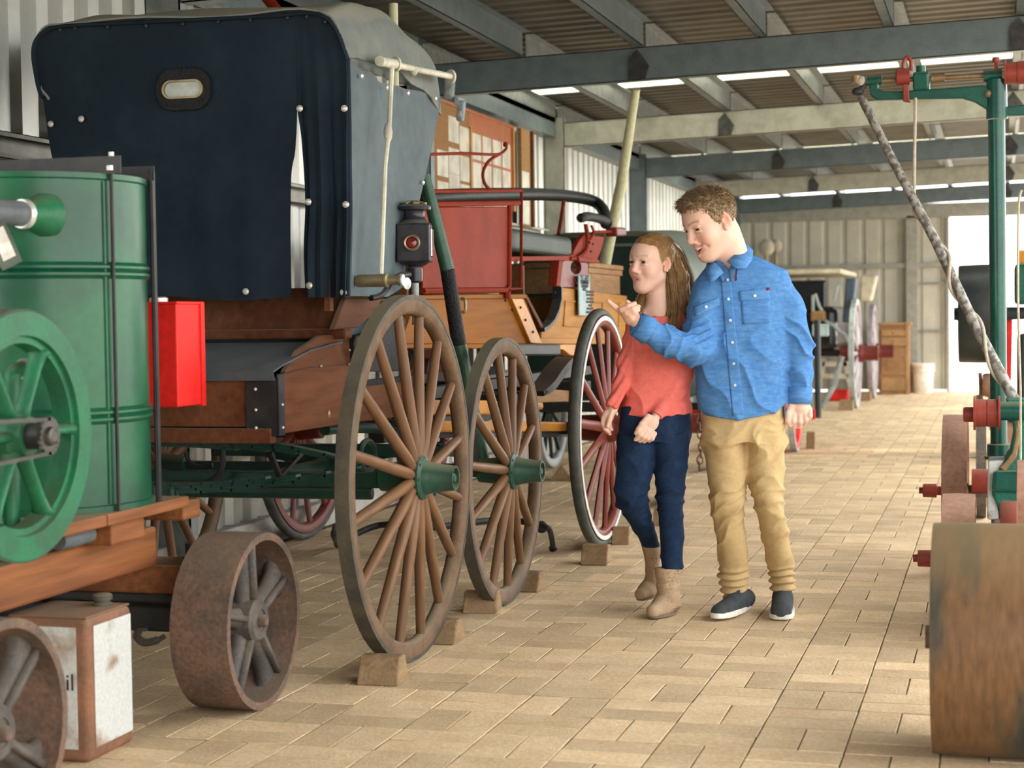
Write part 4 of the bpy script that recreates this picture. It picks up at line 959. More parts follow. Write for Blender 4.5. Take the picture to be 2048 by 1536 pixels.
# outlet pipe with its cone, clamp and tag
pc = ondrum(80, 430); nd = V(pc.x-BX, pc.y-BY, 0).normalized()
pd = (AX(0, 424, -2.17)-pc); pd = V(-.25, -1, .0).normalized()
pd = nd.lerp(V(-.6, -.8, 0), .6).normalized()
cn = MB().lathe([(.058, -.03), (.055, .0), (.036, .035), (.034, .06)], pc-nd*.0, pd, 24).build('outlet_cone', 'cast_green', eng, smooth=True)
MB().lathe([(.036, .052), (.038, .054), (.038, .068), (.036, .07)], pc, pd, 24).build('hose_clamp', 'stud', eng, smooth=True)
MB().tube([pc+pd*.05, pc+pd*.4, pc+pd*.9], .032, 18).build('hose_pipe', 'pipe_grey', eng, smooth=True)
tg = pc+pd*.16+V(.02, -.03, -.03)
tagp = MB(); Rt = Matrix.Rotation(math.radians(-25), 3, 'Y') @ Matrix.Rotation(.2, 3, 'Z')
tagp.obox(tg+V(.02, 0, -.055), .055, .001, .11, Rt).build('inventory_tag', 'green_hood', eng)
MB().obox(tg+V(.02, -.001, -.05), .034, .001, .08, Rt).build('tag_card', 'white_paint', eng)
# flywheel
FX = -2.11; fc0 = AX(36, 872, FX); FR = .283
fw = MB().lathe([(FR, -.035), (FR, .02), (FR-.004, .024), (FR-.058, .024), (FR-.06, .012), (FR-.075, .012), (FR-.075, -.035)], fc0, (1, 0, 0), 72, closed=True).build('flywheel', 'cast_green', eng, smooth=True, org=fc0, angle=30)
MB().lathe([(FR+.0012, -.036), (FR+.0012, .02), (FR-.001, .021), (FR-.001, -.036)], fc0, (1, 0, 0), 72, closed=True).build('worn_rim', 'iron_grey', fw, smooth=True, org=fc0)
MB().lathe([(.02, -.06), (.05, -.06), (.052, .0), (.044, .01), (.044, .03), (0, .03)], fc0, (1, 0, 0), 24).build('hub', 'cast_green', fw, smooth=True, org=fc0)
sp = MB().tube([V(0, 0, .035), V(0, 0, .08), V(0, 0, .17), V(0, 0, FR-.08), V(0, 0, FR-.07)], [.026, .021, .020, .024, .034], 12, flat=.55, up=(0, 1, 0)).mesh('spoke', smooth=True); sp.materials.append(MATS['cast_green'])
for q in range(6):
    ob = bpy.data.objects.new('spoke', sp); COL.objects.link(ob); ob.parent = fw; ob.rotation_euler = (2*PI*(q+.45)/6+.06, 0, 0); ob.location = (-.008, 0, 0)
MB().lathe([(.03, .03), (.03, .075), (.018, .075), (.018, .085), (0, .085)], fc0, (1, 0, 0), 20).build('shaft_end', 'black_iron', fw, smooth=True, org=fc0)
n = 18; pts = []
for q in range(n*2):
    a = PI*q/n; r = .034 if q % 2 else .041; pts.append(fc0+V(.072, r*math.cos(a), r*math.sin(a)))
MB().prism(pts, (.008, 0, 0)).lathe([(.022, .08), (.02, .09), (.012, .093), (0, .093)], fc0, (1, 0, 0), 18).build('sprocket', 'chain_steel', fw, org=fc0)
ch = MB(); xs = fc0.x+.076
for sgn in (1, -1):
    for q in range(34):
        y = fc0.y-.012*q; z = fc0.z+sgn*(.038+.0004*q); ch.obox((xs, y, z), .009, .0105, .0085)
for q in range(11):
    a = -PI/2+PI*q/10; ch.obox((xs, fc0.y+.039*math.cos(a), fc0.z+.039*math.sin(a)), .009, .0105, .009, Matrix.Rotation(a+PI/2, 3, 'X'))
tag(ch.build('drive_chain', 'chain_steel', eng), kind='stuff')
# elbow pipe seen through the flywheel, and engine bed
q0 = AX(24, 770, -2.19); q1 = AX(52, 735, -2.21)
MB().tube(spline([AX(24, 1060, -2.19), AX(24, 900, -2.19), q0, AX(26, 750, -2.19), AX(34, 740, -2.2), AX(50, 738, -2.24)], 6), .019, 14).build('elbow_pipe', 'cast_green', eng, smooth=True)
MB().lathe([(.024, -.006), (.026, 0), (.024, .006)], AX(48, 738, -2.22), (-.8, .6, 0), 16).build('hose_clamp', 'stud', eng, smooth=True)
MB().box(-2.9, XT+.02, 2.6, 3.75, tp.z+.0, tp.z+.1).build('engine_bed', 'cast_green', eng, bevel=.02)
MB().box(-2.75, -2.35, 2.7, 3.4, tp.z+.1, fc0.z+.1).build('crankcase', 'cast_green', eng, bevel=.04)
MB().cyl((-2.5, fc0.y, fc0.z), (FX, fc0.y, fc0.z), .03).build('crankshaft', 'iron_grey', eng, smooth=True)
b = MB().tube([AX(115, 1082, -2.29), AX(140, 1078, -2.29), AX(178, 1068, -2.29), AX(184, 1066, -2.29)], [.024, .024, .023, .014], 12).build('oil_cup', 'pipe_grey', eng, smooth=True)
# red fuel tank
XK = -2.3; k0 = AX(352, 605, XK); k1 = AX(404, 605, XK); kz0, kz1 = AX(352, 815, XK).z, AX(352, 607, XK).z
tk = MB().box(XK-.17, XK, k0.y, k1.y, kz0, kz1).build('fuel_tank', 'red_tank', eng, bevel=.004)
MB().box(XK-.002, XK+.006, k1.y-.02, k1.y+.004, kz0-.004, kz1+.004).build('tank_seam', 'red_tank', tk, bevel=.001)
MB().box(XK-.17, XK+.004, k0.y-.004, k1.y+.004, kz1-.001, kz1+.006).build('tank_lid', 'red_tank', tk, bevel=.001)
MB().lathe([(.028, 0), (.028, .012), (.02, .016), (0, .016)], (XK-.1, (k0.y+k1.y)/2, kz1+.006), (0, 0, 1), 18).build('filler_cap', 'stud', tk, smooth=True)
MB().bar((XK-.14, k0.y+.05, zd), (XK-.14, k0.y+.05, kz0), .03, .03, up=(0, 1, 0)).build('tank_stand', 'black_iron', eng)
# ------------------------------------------------------------------ square oil tin on the floor
tf = FL(178, 1528); tr_b = FL(271, 1484)
x1 = (tf.x+tr_b.x)/2; x0 = x1-.235; y0 = tf.y; y1 = y0+.235; zt2 = AX(165, 1242, x1).z
tin = thing('oil_tin', ((x0+x1)/2, (y0+y1)/2, 0), 'square rusty brown oil tin with white label panels under the trolley', 'oil tin')
MB().box(x0, x1, y0, y1, .0, zt2).build('body', 'tin_brown', tin, bevel=.018, seg=4)
MB().box(x1+.0, x1+.0022, y0+.03, y1-.012, .035, zt2-.022).build('label_panel', 'tin_white', tin, bevel=.001)
fp = MB().box(x0+.02, x1-.032, y0-.0022, y0, .035, zt2-.022).build('label_panel', 'tin_white', tin, bevel=.001)
MB().box(x0+.004, x1-.004, y0+.004, y1-.004, zt2-.002, zt2+.004).build('top_seam', 'tin_brown', tin, bevel=.003)
MB().lathe([(.026, 0), (.026, .006), (.02, .008), (.02, .014), (.027, .016), (.027, .028), (.022, .032), (0, .032)], (x1-.06, y1-.05, zt2+.003), (0, 0, 1), 22).build('screw_cap', 'tyre_iron', tin, smooth=True)
RYn = Matrix(((1, 0, 0), (0, 0, -1), (0, 1, 0)))     # text facing -Y
text_mesh('oil', .062, AY(128, 1366, y0-.003)+V(.0, 0, 0), RYn, 'ink', tin)
# ------------------------------------------------------------------ machinery on the right of the aisle
mat('mach_green', (.008, .085, .06), (.006, .06, .05), rough=.28, scale=6, dust=.55, dcol=(.34, .29, .16), coat=.2)
mat('mach_green_rough', (.015, .15, .10), (.012, .11, .08), rough=.5, scale=8, bump=.4, bscale=90)
mat('pulley_red', (.28, .05, .035), (.22, .04, .03), rough=.4, scale=6, dust=.4, dcol=(.4, .22, .16))
mat('rust_pink', (.36, .20, .14), (.27, .145, .10), rough=.75, scale=6, fine=.2, dust=.3, dcol=(.45, .30, .22))
mat('rust_drum', (.125, .066, .031), (.03, .036, .03), rough=.42, scale=2.6, stretch=(3.2, .6, .8), fine=.25, lo=.47, hi=.62, dust=.55, dcol=(.30, .21, .11))
mat('pipe_speckle', (.34, .33, .30), (.14, .13, .11), rough=.55, scale=40, lo=.45, hi=.55, metal=.3)
mat('rope', (.52, .47, .38), (.42, .38, .3), rough=.9, scale=60)
mat('steel_tan', (.30, .20, .11), rough=.45, metal=.5)
mat('dark_machine', (.02, .028, .03), (.035, .04, .04), rough=.4, scale=6)
# --- overhead driving gear on its green post
YG = 7.3
gp = AY(1999, 905, YG); gt = AY(1993, 180, YG); zg = gp.z
post = thing('overhead_gear', (gp.x, YG, 0), 'green post with overhead shaft, red pulleys and jointed drive tube', 'machine')
q = lambda x, y, dy=0: AY(x, y, YG+dy)
MB().tube([(gp.x, YG, .12), q(1993, 240)], .034, 24).build('post', 'mach_green', post, smooth=True)
MB().lathe([(.085, .0), (.085, .02), (.06, .03), (.05, .12), (.04, .14)], (gp.x, YG, .0), (0, 0, 1), 24).build('foot', 'mach_green', post, smooth=True)
MB().lathe([(.062, 0), (.062, .012), (.05, .016), (.05, .06), (.038, .065)], (gp.x, YG, AY(1999, 918, YG).z), (0, 0, 1), 24).build('collar', 'mach_green', post, smooth=True)
MB().cyl(q(1994, 238), q(1993, 160), .043, .041, 24).build('socket', 'mach_green', post, smooth=True)
arm = [(1738, 168), (1740, 190), (1752, 200), (1800, 199), (1926, 197), (1950, 204), (1985, 226), (1985, 175), (1965, 170), (1890, 176), (1800, 182), (1766, 182), (1757, 176), (1757, 164)]
MB().prism([q(x, y, -.018) for x, y in arm], (0, .036, 0)).build('arm', 'mach_green', post, bevel=.006)
MB().cyl(q(1735, 163), q(1764, 160), .0215, n=18).build('arm_boss', 'mach_green', post, smooth=True)
MB().cyl(q(1748, 158), q(1748, 153), .012, n=6).build('boss_nut', 'mach_green', post)
MB().tube([q(1762, 162), q(1970, 151)], .0105, 12).build('shaft', 'steel_tan', post, smooth=True)
MB().cyl(q(1862, 157), q(1890, 155), .019, n=18).build('shaft_sleeve', 'steel_tan', post, smooth=True)
# bearing with cap
MB().box(q(1826, 150).x, q(1860, 150).x, YG-.035, YG+.035, q(1840, 182).z, q(1840, 145).z).build('bearing', 'mach_green', post, bevel=.012, seg=3)
MB().cyl(q(1842, 146), q(1842, 132), .02, n=18).build('bearing_cap', 'mach_green', post, smooth=True)
MB().cyl(q(1842, 190), q(1842, 170), .018, n=18).build('bearing_stem', 'mach_green', post, smooth=True)
# red clutch pulley and its fork
MB().lathe([(.03, 0), (.036, .004), (.036, .055), (.03, .058)], q(1792, 155), (1, 0, 0), 26).build('clutch_pulley', 'pulley_red', post, smooth=True)
MB().tube(spline([q(1806, 140), q(1808, 122), q(1815, 114), q(1822, 124), q(1822, 142)], 5), .008, 8).build('clutch_fork', 'pulley_red', post, smooth=True)
MB().prism([q(1806, 168, -.04), q(1817, 168, -.04), q(1819, 200, -.04), q(1822, 205, -.04), q(1806, 203, -.04)], (0, .02, 0)).build('clutch_lever', 'pulley_red', post, bevel=.004)
MB().cyl(q(1967, 153), q(2004, 150), .024, n=20).build('end_bearing', 'mach_green', post, smooth=True)
MB().cyl(q(1993, 145), q(1992, 116), .007, n=10).lathe([(.015, 0), (.015, .022), (.008, .024)], q(1992, 126), (0, 0, 1), 14).build('grease_cup', 'pulley_red', post, smooth=True)
MB().lathe([(.058, 0), (.058, .006), (.044, .008), (.044, .05), (.047, .052), (.047, .1), (.06, .102), (.06, .11)], q(2008, 147), (1, 0, 0), 32).build('drive_pulley', 'pulley_red', post, smooth=True)
MB().lathe([(.017, -.01), (.017, .0), (.008, .006), (0, .006)][::-1], q(1978, 187, -.03), (0, -1, 0), 6).build('pinch_bolt', 'steel_tan', post)
MB().prism([q(2005, 214, -.01), q(2070, 206, -.01), q(2070, 230, -.01), q(2005, 232, -.01)], (0, .03, 0)).build('back_arm', 'mach_green', post, bevel=.005)
# universal joint and the slanting speckled tube
MB().cyl(q(1712, 152), q(1712, 166), .02, n=12).build('joint_block', 'steel_tan', post, smooth=True)
MB().ball(q(1722, 162), .022, 12, 8).build('joint_ball', 'rope', post, smooth=True)
MB().ball(q(1716, 183), .02, 10, 8, (1.3, .8, .9)).build('joint_fork', 'dark_machine', post, smooth=True)
MB().tube([q(1716, 186), q(1732, 166)], .012, 8).build('joint_arm', 'dark_machine', post, smooth=True)
tube = [q(1722, 194), q(1790, 330, -.05), q(1870, 480, -.12), q(1945, 640, -.2), q(2045, 830, -.28)]
MB().tube(tube, [.018, .018, .02, .021, .022], 14).build('drive_tube', 'pipe_speckle', post, smooth=True)
# rope hanging from the arm and wound on the tube
P = spline(tube, 30); rp_ = []
for i in range(66, len(P)):
    t = (i-66)/14*PI*1.1; d = (P[min(i+1, len(P)-1)]-P[i-1]).normalized(); u_ = d.cross(V(0, 1, 0)).normalized(); v_ = d.cross(u_)
    rp_.append(P[i]+(u_*math.cos(t)+v_*math.sin(t))*.026)
MB().tube([q(1831, 196, -.02), q(1829, 300, -.04), q(1828, 400, -.06), q(1827, 425, -.08)]+rp_, .007, 8).build('rope', 'rope', post, smooth=True)
# --- green cast engine head with red belt pulley
YE = 6.75; e = lambda x, y, dy=0: AY(x, y, YE+dy)
gen = thing('belt_engine', (.2, YE, 0), 'green cast iron engine with red belt pulley and rust iron wheels', 'engine')
MB().lathe([(.066, -.002), (.066, .006), (.054, .008), (.053, .045), (.05, .047), (.053, .049), (.054, .088), (.066, .09), (.066, .098)], e(1948, 826), (1, 0, 0), 36).build('belt_pulley', 'pulley_red', gen, smooth=True)
MB().lathe([(0, -.04), (.024, -.04), (.029, -.034), (.029, .0)], e(1948, 829), (1, 0, 0), 20).build('pulley_boss', 'pulley_red', gen, smooth=True)
MB().cyl(e(1995, 822), e(2120, 822), .036, n=24).build('crank_cover', 'mach_green', gen, smooth=True)
prof_ = [(2010, 800), (2024, 830), (2027, 870), (2020, 905), (2000, 935), (1995, 955), (1984, 965), (1984, 990), (2000, 1020), (2006, 1050), (2140, 1050), (2140, 800)]
MB().prism([e(x, y) for x, y in prof_], (0, .22, 0)).build('engine_casting', 'mach_green_rough', gen, bevel=.012, seg=3)
MB().prism([e(x, y, -.004) for x, y in ((1998, 935), (2012, 922), (2024, 905), (2030, 880), (2032, 840), (2026, 815), (2034, 815), (2042, 870), (2034, 915), (2010, 945))], (0, .03, 0)).build('casting_rim', 'steel_tan', gen, bevel=.006)
MB().prism([e(x, y, .02) for x, y in ((1976, 922), (2012, 920), (1998, 945), (1990, 975), (2000, 1040), (1974, 1040))], (0, .2, 0)).build('water_jacket', 'tin_white', gen, bevel=.008)
MB().prism([e(x, y, -.03) for x, y in ((1986, 942), (2140, 940), (2140, 985), (1983, 985))], (0, .05, 0)).build('base_flange', 'mach_green', gen, bevel=.014)
zb_ = e(2000, 1050).z
MB().box(-.02, .45, YE-.05, YE+.3, .22, zb_+.02).build('bed_frame', 'rust_iron', gen, bevel=.01)
def pulley_rim(name, c, R, w, m, parent, hubr=.035):
    c = Vector(c); r = MB().lathe([(R, 0), (R+.002, w/2), (R, w), (R-.015, w), (R-.012, w/2), (R-.015, 0)], c, (1, 0, 0), 56, closed=True).build(name, m, parent, smooth=True, org=c)
    MB().lathe([(hubr*.5, -.01), (hubr, -.005), (hubr, w+.0), (hubr*.5, w)], c, (1, 0, 0), 20).build('hub', m, r, smooth=True, org=c)
    sp = MB().tube([V(w/2, 0, hubr*.8), V(w/2, 0, R-.01)], [.022, .018], 10, flat=.5, up=(0, 1, 0)).mesh('spoke', smooth=True); sp.materials.append(MATS[m])
    for k in range(5):
        ob = bpy.data.objects.new('spoke', sp); COL.objects.link(ob); ob.parent = r; ob.rotation_euler = (2*PI*k/5, 0, 0)
    return r
# front and rear road wheels with their axle caps
r3 = .335; c3 = AY(1887, 965, 7.7); c3 = V(c3.x, 7.7, r3+.002)
pulley_rim('road_wheel', c3, r3, .105, 'rust_pink', gen)
r2_ = .235; c2_ = AY(1886, 1105, 6.28); c2_ = V(c2_.x, 6.28, r2_+.002)
pulley_rim('road_wheel', c2_, r2_, .112, 'rust_pink', gen)
for c, yy in ((c3, 962), (c2_, 1105)):
    MB().lathe([(0, -.105), (.014, -.105), (.014, -.09), (.03, -.088), (.031, -.03), (.02, -.028), (.022, .25)], V(c.x, c.y, c.z), (1, 0, 0), 16).build('axle_cap', 'pulley_red', gen, smooth=True)
    MB().bar((c.x+.1, c.y, c.z), (.5, c.y, c.z), .05, .05).build('axle', 'rust_iron', gen)
MB().cyl((c3.x+.12, 7.7, .38), (c3.x+.2, 7.7, .38), .055, n=20).build('axle_boss', 'pulley_red', gen, smooth=True)
MB().lathe([(.155, 0), (.16, .01), (.16, .09), (.155, .1), (.12, .1)], AY(2000, 1095, 6.0), (1, 0, 0), 40).build('rear_pulley', 'pulley_red', gen, smooth=True)
MB().bar((.25, 6.2, .3), (.25, 7.9, .3), .09, .1).build('frame_rail', 'rust_iron', gen)
MB().lathe([(.13, 0), (.13, .05), (.1, .05), (.1, 0)], AY(2034, 1000, 5.7), (1, 0, 0), 40, closed=True).build('hand_wheel', 'rust_pink', gen, smooth=True)
# --- big rusty roller in the corner
rd = .292; cdm = V(AY(1868, 1500, 4.46).x, 4.46, rd+.002)
rol = thing('rusty_roller', (cdm.x+.2, 4.46, 0), 'large rusty steel roller with peeling grey paint in the near corner', 'roller')
MB().lathe([(rd-.02, -.0), (rd, -.0), (rd+.002, .06), (rd+.002, .36), (rd, .42), (rd-.02, .42), (rd-.02, .4), (.05, .4), (.05, .02), (rd-.02, .02)], cdm, (1, 0, 0), 80, closed=True).build('shell', 'rust_drum', rol, smooth=True)
MB().cyl(cdm+V(-.02, 0, 0), cdm+V(.46, 0, 0), .03, n=16).build('axle', 'rust_iron', rol, smooth=True)
# --- black flywheel engine by the doorway
YK = 13.2; k = lambda x, y, dy=0: AY(x, y, YK+dy)
blk = thing('traction_engine', (.15, YK, 0), 'tall dark engine with big black belt pulley beside the bright doorway', 'engine')
ck = k(1917, 628); Rk = (k(1917, 531).z-k(1917, 726).z)/2
MB().lathe([(Rk-.03, 0), (Rk-.006, 0), (Rk, .01), (Rk+.004, .17), (Rk, .34), (Rk-.006, .35), (Rk-.03, .35), (Rk-.03, .3), (.06, .3), (.06, .05), (Rk-.03, .05)], ck, (1, 0, 0), 64, closed=True).build('belt_pulley', 'dark_machine', blk, smooth=True)
MB().lathe([(0, -.035), (.05, -.035), (.05, .4), (.04, .7), (.04, .9)], ck, (1, 0, 0), 20).build('shaft', 'dark_machine', blk, smooth=True)
MB().box(.12, .5, YK-.1, YK+.5, k(2030, 610).z, k(2030, 527).z).build('tank', 'mach_green', blk, bevel=.03)
MB().box(.14, .2, YK+.0, YK+.12, k(2030, 527).z, k(2030, 500).z).build('funnel', 'yellow_wood', blk, bevel=.01)
MB().bar(k(2019, 640, .1), k(2016, 780, .1), .045, .06, up=(0, 1, 0)).build('stand_leg', 'red_tank', blk)
MB().box(.14, .6, YK, YK+.5, .28, .95).build('crankcase', 'dark_machine', blk, bevel=.04)
MB().bar((.1, YK+.25, .2), (.1, YK+1.2, .2), .1, .16).build('bed_rail', 'rust_pink', blk)
MB().box(-.05, .5, YK+.1, YK+.5, .0, .28).build('bed_block', 'rust_pink', blk, bevel=.02)
MB().lathe([(.08, 0), (.09, .02), (.09, .08), (.05, .1)], k(1965, 770), (1, 0, 0), 22).build('gear_boss', 'rust_pink', blk, smooth=True)
for x, y in ((1960, 745), (1978, 752), (1955, 790), (1986, 735)): MB().bar(k(x, y), k(x+5, 860), .03, .04, up=(0, 1, 0)).build('stand_leg', 'rust_iron', blk)
# wire loop hanging at the right edge
b = MB().tube(spline([AY(2044, 380, 6.2), AY(2040, 390, 6.2), AY(2037, 420, 6.2), AY(2036, 560, 6.2), AY(2037, 640, 6.2), AY(2041, 780, 6.2)], 4)+[V(AY(2041, 780, 6.2).x, 6.2, 0)], .005, 6)
tag(b.build('hanging_cable', 'rope', smooth=True, org=V(AY(2041, 780, 6.2).x, 6.2, 0)), 'thin cable running down beside the green post', 'cable')
chock(FL(1955, 1012)+V(.06, 0, 0), .16, .1, .09, 'dark wedge chock on the floor behind the rust pink wheel', 0, tri=True)
# tall thin wheel rims half hidden behind the rust wheels
for px_, py_, R_, lab in ((1953, 905, .30, 'narrow iron wheel rim standing behind the red belt pulley'),):
    c = AY(px_, py_, 9.6); o = MB().lathe([(R_, 0), (R_, .05), (R_-.03, .05), (R_-.03, 0)], V(c.x, 9.6, R_), (1, 0, 0), 48, closed=True).build('cart_wheel', 'iron_grey', smooth=True, org=V(c.x, 9.6, R_)); tag(o, lab, 'wheel')
# ------------------------------------------------------------------ far end: carriage, cabinet, bucket
mat('cabinet_wood', (.36, .19, .085), (.28, .14, .06), rough=.5, scale=3, stretch=(.4, 1, 1.6))
mat('cabinet_light', (.46, .27, .12), rough=.5, scale=3)
mat('bucket_white', (.80, .78, .68), rough=.5)
mat('cream_felt', (.66, .60, .46), rough=.9)
mat('carriage_black', (.012, .014, .018), rough=.25, coat=.4)
mat('cushion_blue', (.07, .10, .14), rough=.6)
mat('mauve_wheel', (.40, .36, .38), (.3, .25, .28), rough=.45)
mat('toy_red', (.75, .03, .02), rough=.4)
YCB = 23.7
a = AY(1758, 783, YCB); b_ = AY(1818, 783, YCB); zc_ = AY(1790, 650, YCB).z
cab = thing('wooden_cabinet', ((a.x+b_.x)/2, YCB+.2, 0), 'brown wooden cabinet with drawer and panelled door by far wall', 'cabinet')
MB().box(a.x, b_.x, YCB, YCB+.4, .0, zc_).build('body', 'cabinet_wood', cab, bevel=.006)
MB().box(a.x-.02, b_.x+.03, YCB-.03, YCB+.4, zc_, zc_+.03).build('top', 'cabinet_light', cab, bevel=.006)
w_ = b_.x-a.x
for z0, z1 in ((.84, .93), (.70, .82)):
    d = MB().box(a.x+.03, b_.x-.05, YCB-.018, YCB, z0*zc_/1.0, z1*zc_/1.0).build('drawer', 'cabinet_light', cab, bevel=.006); MB().ball((a.x+w_/2, YCB-.028, (z0+z1)/2*zc_), .012, 8, 6).build('knob', 'brass_dull', d, smooth=True)
dr = MB().box(a.x+.03, b_.x-.05, YCB-.014, YCB, .26, .66*zc_).build('door', 'cabinet_wood', cab, bevel=.006)
MB().box(a.x+.1, b_.x-.12, YCB-.02, YCB-.014, .33, .60*zc_).build('door_panel', 'cabinet_wood', dr, bevel=.006)
MB().box(a.x+.03, b_.x-.05, YCB-.016, YCB, .05, .22).build('drawer', 'cabinet_light', cab, bevel=.006)
MB().box(b_.x-.045, b_.x, YCB-.018, YCB, .0, zc_).build('stile', 'cabinet_light', cab)
bp = FL(1848, 783); bk = thing('white_bucket', (bp.x, bp.y-.4, 0), 'white plastic bucket standing beside the wooden cabinet', 'bucket')
MB().lathe([(0, 0), (.125, 0), (.13, .02), (.152, .36), (.158, .36), (.158, .40), (.15, .41), (.145, .40), (.125, .03), (0, .03)], (bp.x, bp.y-.4, 0), (0, 0, 1), 28).build('shell', 'bucket_white', bk, smooth=True)
MB().lathe([(.156, .30), (.166, .302), (.166, .318), (.156, .32)], (bp.x, bp.y-.4, 0), (0, 0, 1), 28).build('rim_band', 'bucket_white', bk, smooth=True)
# black open carriage
car = thing('open_carriage', (-2.2, 21.0, 0), 'black open carriage with tall pale rimmed wheels at far end', 'carriage')
for px_, Yc, R_, tm in ((1711, 20.3, .64, 'wheel_silver'), (1746, 22.6, .61, 'mauve_wheel')):
    x = AY(px_, 720, Yc).x
    for xx, sd in ((x, 1), (x-1.35, -1)):
        wheel(car, (xx, Yc, R_+.004), R_, 12, 'mauve_wheel', 'mauve_wheel', tm, 'red_deep', w=.06, felloe=.05, tyre=.03, sr=(.022, .02), square=True, hub=hubC, side=sd, hubscale=1.5)
    MB().bar((x-1.3, Yc, R_), (x-.05, Yc, R_), .06, .06).build('axle', 'carriage_black', car)
xr = AY(1690, 640, 20.4).x
kk = lambda x, y, Y=20.2: AY(x, y, Y)
MB().box(xr-1.0, xr-.08, 20.2, 22.6, .68, 1.2).build('body', 'carriage_black', car, bevel=.08, seg=3)
MB().box(xr-1.0, xr-.2, 20.25, 20.4, 1.1, kk(1640, 560).z).build('dash_board', 'carriage_black', car, bevel=.03)
MB().box(xr-1.1, xr-.02, 20.15, 22.4, kk(1640, 548).z, kk(1640, 538).z).build('top_frame', 'cream_felt', car, bevel=.02)
MB().hexa([kk(1684, 645), kk(1704, 645), kk(1708, 645, 20.6), kk(1688, 645, 20.6), kk(1692, 556), kk(1712, 556), kk(1716, 556, 20.5), kk(1696, 556, 20.5)]).build('seat_back', 'cushion_blue', car, bevel=.02)
MB().hexa([kk(1718, 602, 22), kk(1742, 602, 22), kk(1746, 602, 22.2), kk(1722, 602, 22.2), kk(1720, 550, 22), kk(1754, 550, 22), kk(1758, 550, 22.2), kk(1724, 550, 22.2)]).build('seat_back', 'cream_felt', car, bevel=.03)
MB().box(kk(1624, 640).x, kk(1652, 640).x, 20.05, 20.35, kk(1640, 643).z, kk(1640, 622).z).build('foot_box', 'crate_wood', car, bevel=.02)
MB().box(kk(1630, 660).x, kk(1660, 660).x, 19.9, 20.1, kk(1640, 672).z, kk(1640, 648).z).build('step_plate', 'sign_blue', car, bevel=.01)
for p in ([(1626, 622), (1626, 590)], [(1630, 588), (1638, 612), (1644, 622)], [(1650, 642), (1668, 652), (1680, 664)], [(1668, 600), (1676, 570), (1684, 566)], [(1700, 690), (1690, 670), (1680, 664)]):
    MB().tube([kk(*c) for c in p], .02, 8).build('stay_iron', 'wheel_silver', car, smooth=True)
MB().tube([kk(1684, 712), kk(1668, 770), kk(1640, 820)], .035, 10).build('shaft', 'wheel_silver', car, smooth=True)
MB().tube([(xr-.5, 20.1, .68), (xr-.5, 20.1, .3), (xr-.5, 20.6, .3)], .03, 8).build('reach_iron', 'carriage_black', car)
# low cream stand behind the shafts
stn = thing('cream_trestle', (-1.95, 21.8, 0), 'low cream painted trestle stand under the black carriage', 'trestle')
ss = lambda x, y: AY(x, y, 21.8)
for p in ([(1646, 720), (1636, 785)], [(1690, 720), (1704, 785)], [(1645, 728), (1694, 728)], [(1640, 752), (1700, 752)]): MB().bar(ss(*p[0]), ss(*p[1]), .06, .05, up=(0, 1, 0)).build('leg' if p[0][1] != p[1][1] else 'rail', 'cream_felt', stn)
tb = ss(1675, 775); tag(MB().box(tb.x-.12, tb.x+.12, 21.9, 22.2, 0, .14).build('red_toolbox', 'toy_red', bevel=.02, org=(tb.x, 22.05, 0)), 'small red box lying on the floor under the trestle', 'box')
chock(FL(1702, 820)+V(-.05, -.0, 0), .16, .2, .12, 'chock before the pale blue rimmed carriage wheel')
chock(FL(1738, 801)+V(-.05, 0, 0), .16, .2, .12, 'chock before the mauve rimmed carriage wheel')
# red pointed wheel foot and post near the boy's hand
rw = FL(1588, 905); rt = thing('red_handcart', (rw.x-.1, 13.9, 0), 'bright red handcart wheel showing beside the boy', 'handcart')
wheel(rt, (rw.x, 13.9, .305), .30, 10, 'toy_red', 'toy_red', 'wheel_silver', 'toy_red', w=.05, felloe=.05, tyre=.02, sr=(.016, .014))
wheel(rt, (rw.x-.7, 13.9, .305), .30, 10, 'toy_red', 'toy_red', 'wheel_silver', 'toy_red', w=.05, felloe=.05, tyre=.02, sr=(.016, .014), side=-1)
MB().box(rw.x-.62, rw.x-.08, 13.5, 14.4, .34, .62).build('tray', 'toy_red', rt, bevel=.02)
MB().bar((rw.x-.65, 13.9, .305), (rw.x-.05, 13.9, .305), .04, .04).build('axle', 'dark_machine', rt)
chock(FL(1600, 902)+V(.06, .28, 0), .07, .1, .14, 'small dark chock behind the red handcart wheel')
pb_ = FL(1636, 836); tag(MB().tube([(pb_.x, pb_.y, 0), AY(1634, 640, pb_.y)], .035, 10).build('iron_post', 'dark_machine', smooth=True, org=(pb_.x, pb_.y, 0)), 'dark iron post standing on the floor left of the carriage', 'post')
# two cream round shades on the far post
for i, (x, y, r, lab) in enumerate(((1533, 495, 15, 'larger cream round lamp shade near the far corner'), (1552, 492, 12, 'smaller cream round lamp shade near the far corner'))):
    YL_ = 23.45+.55*i; c = AY(x, y, YL_); s_ = (YL_+.7)/3400; t = thing('globe_lamp', V(c.x, YL_, 0), lab, 'lamp')
    MB().ball(c, r*s_, 16, 10, (1, 1, 1.1)).build('globe', 'cream_felt', t, smooth=True)
    MB().tube([(c.x, YL_, 0), c+V(0, 0, -r*s_*1.05)], .03, 8).build('stem', 'brass_dull', t, smooth=True)
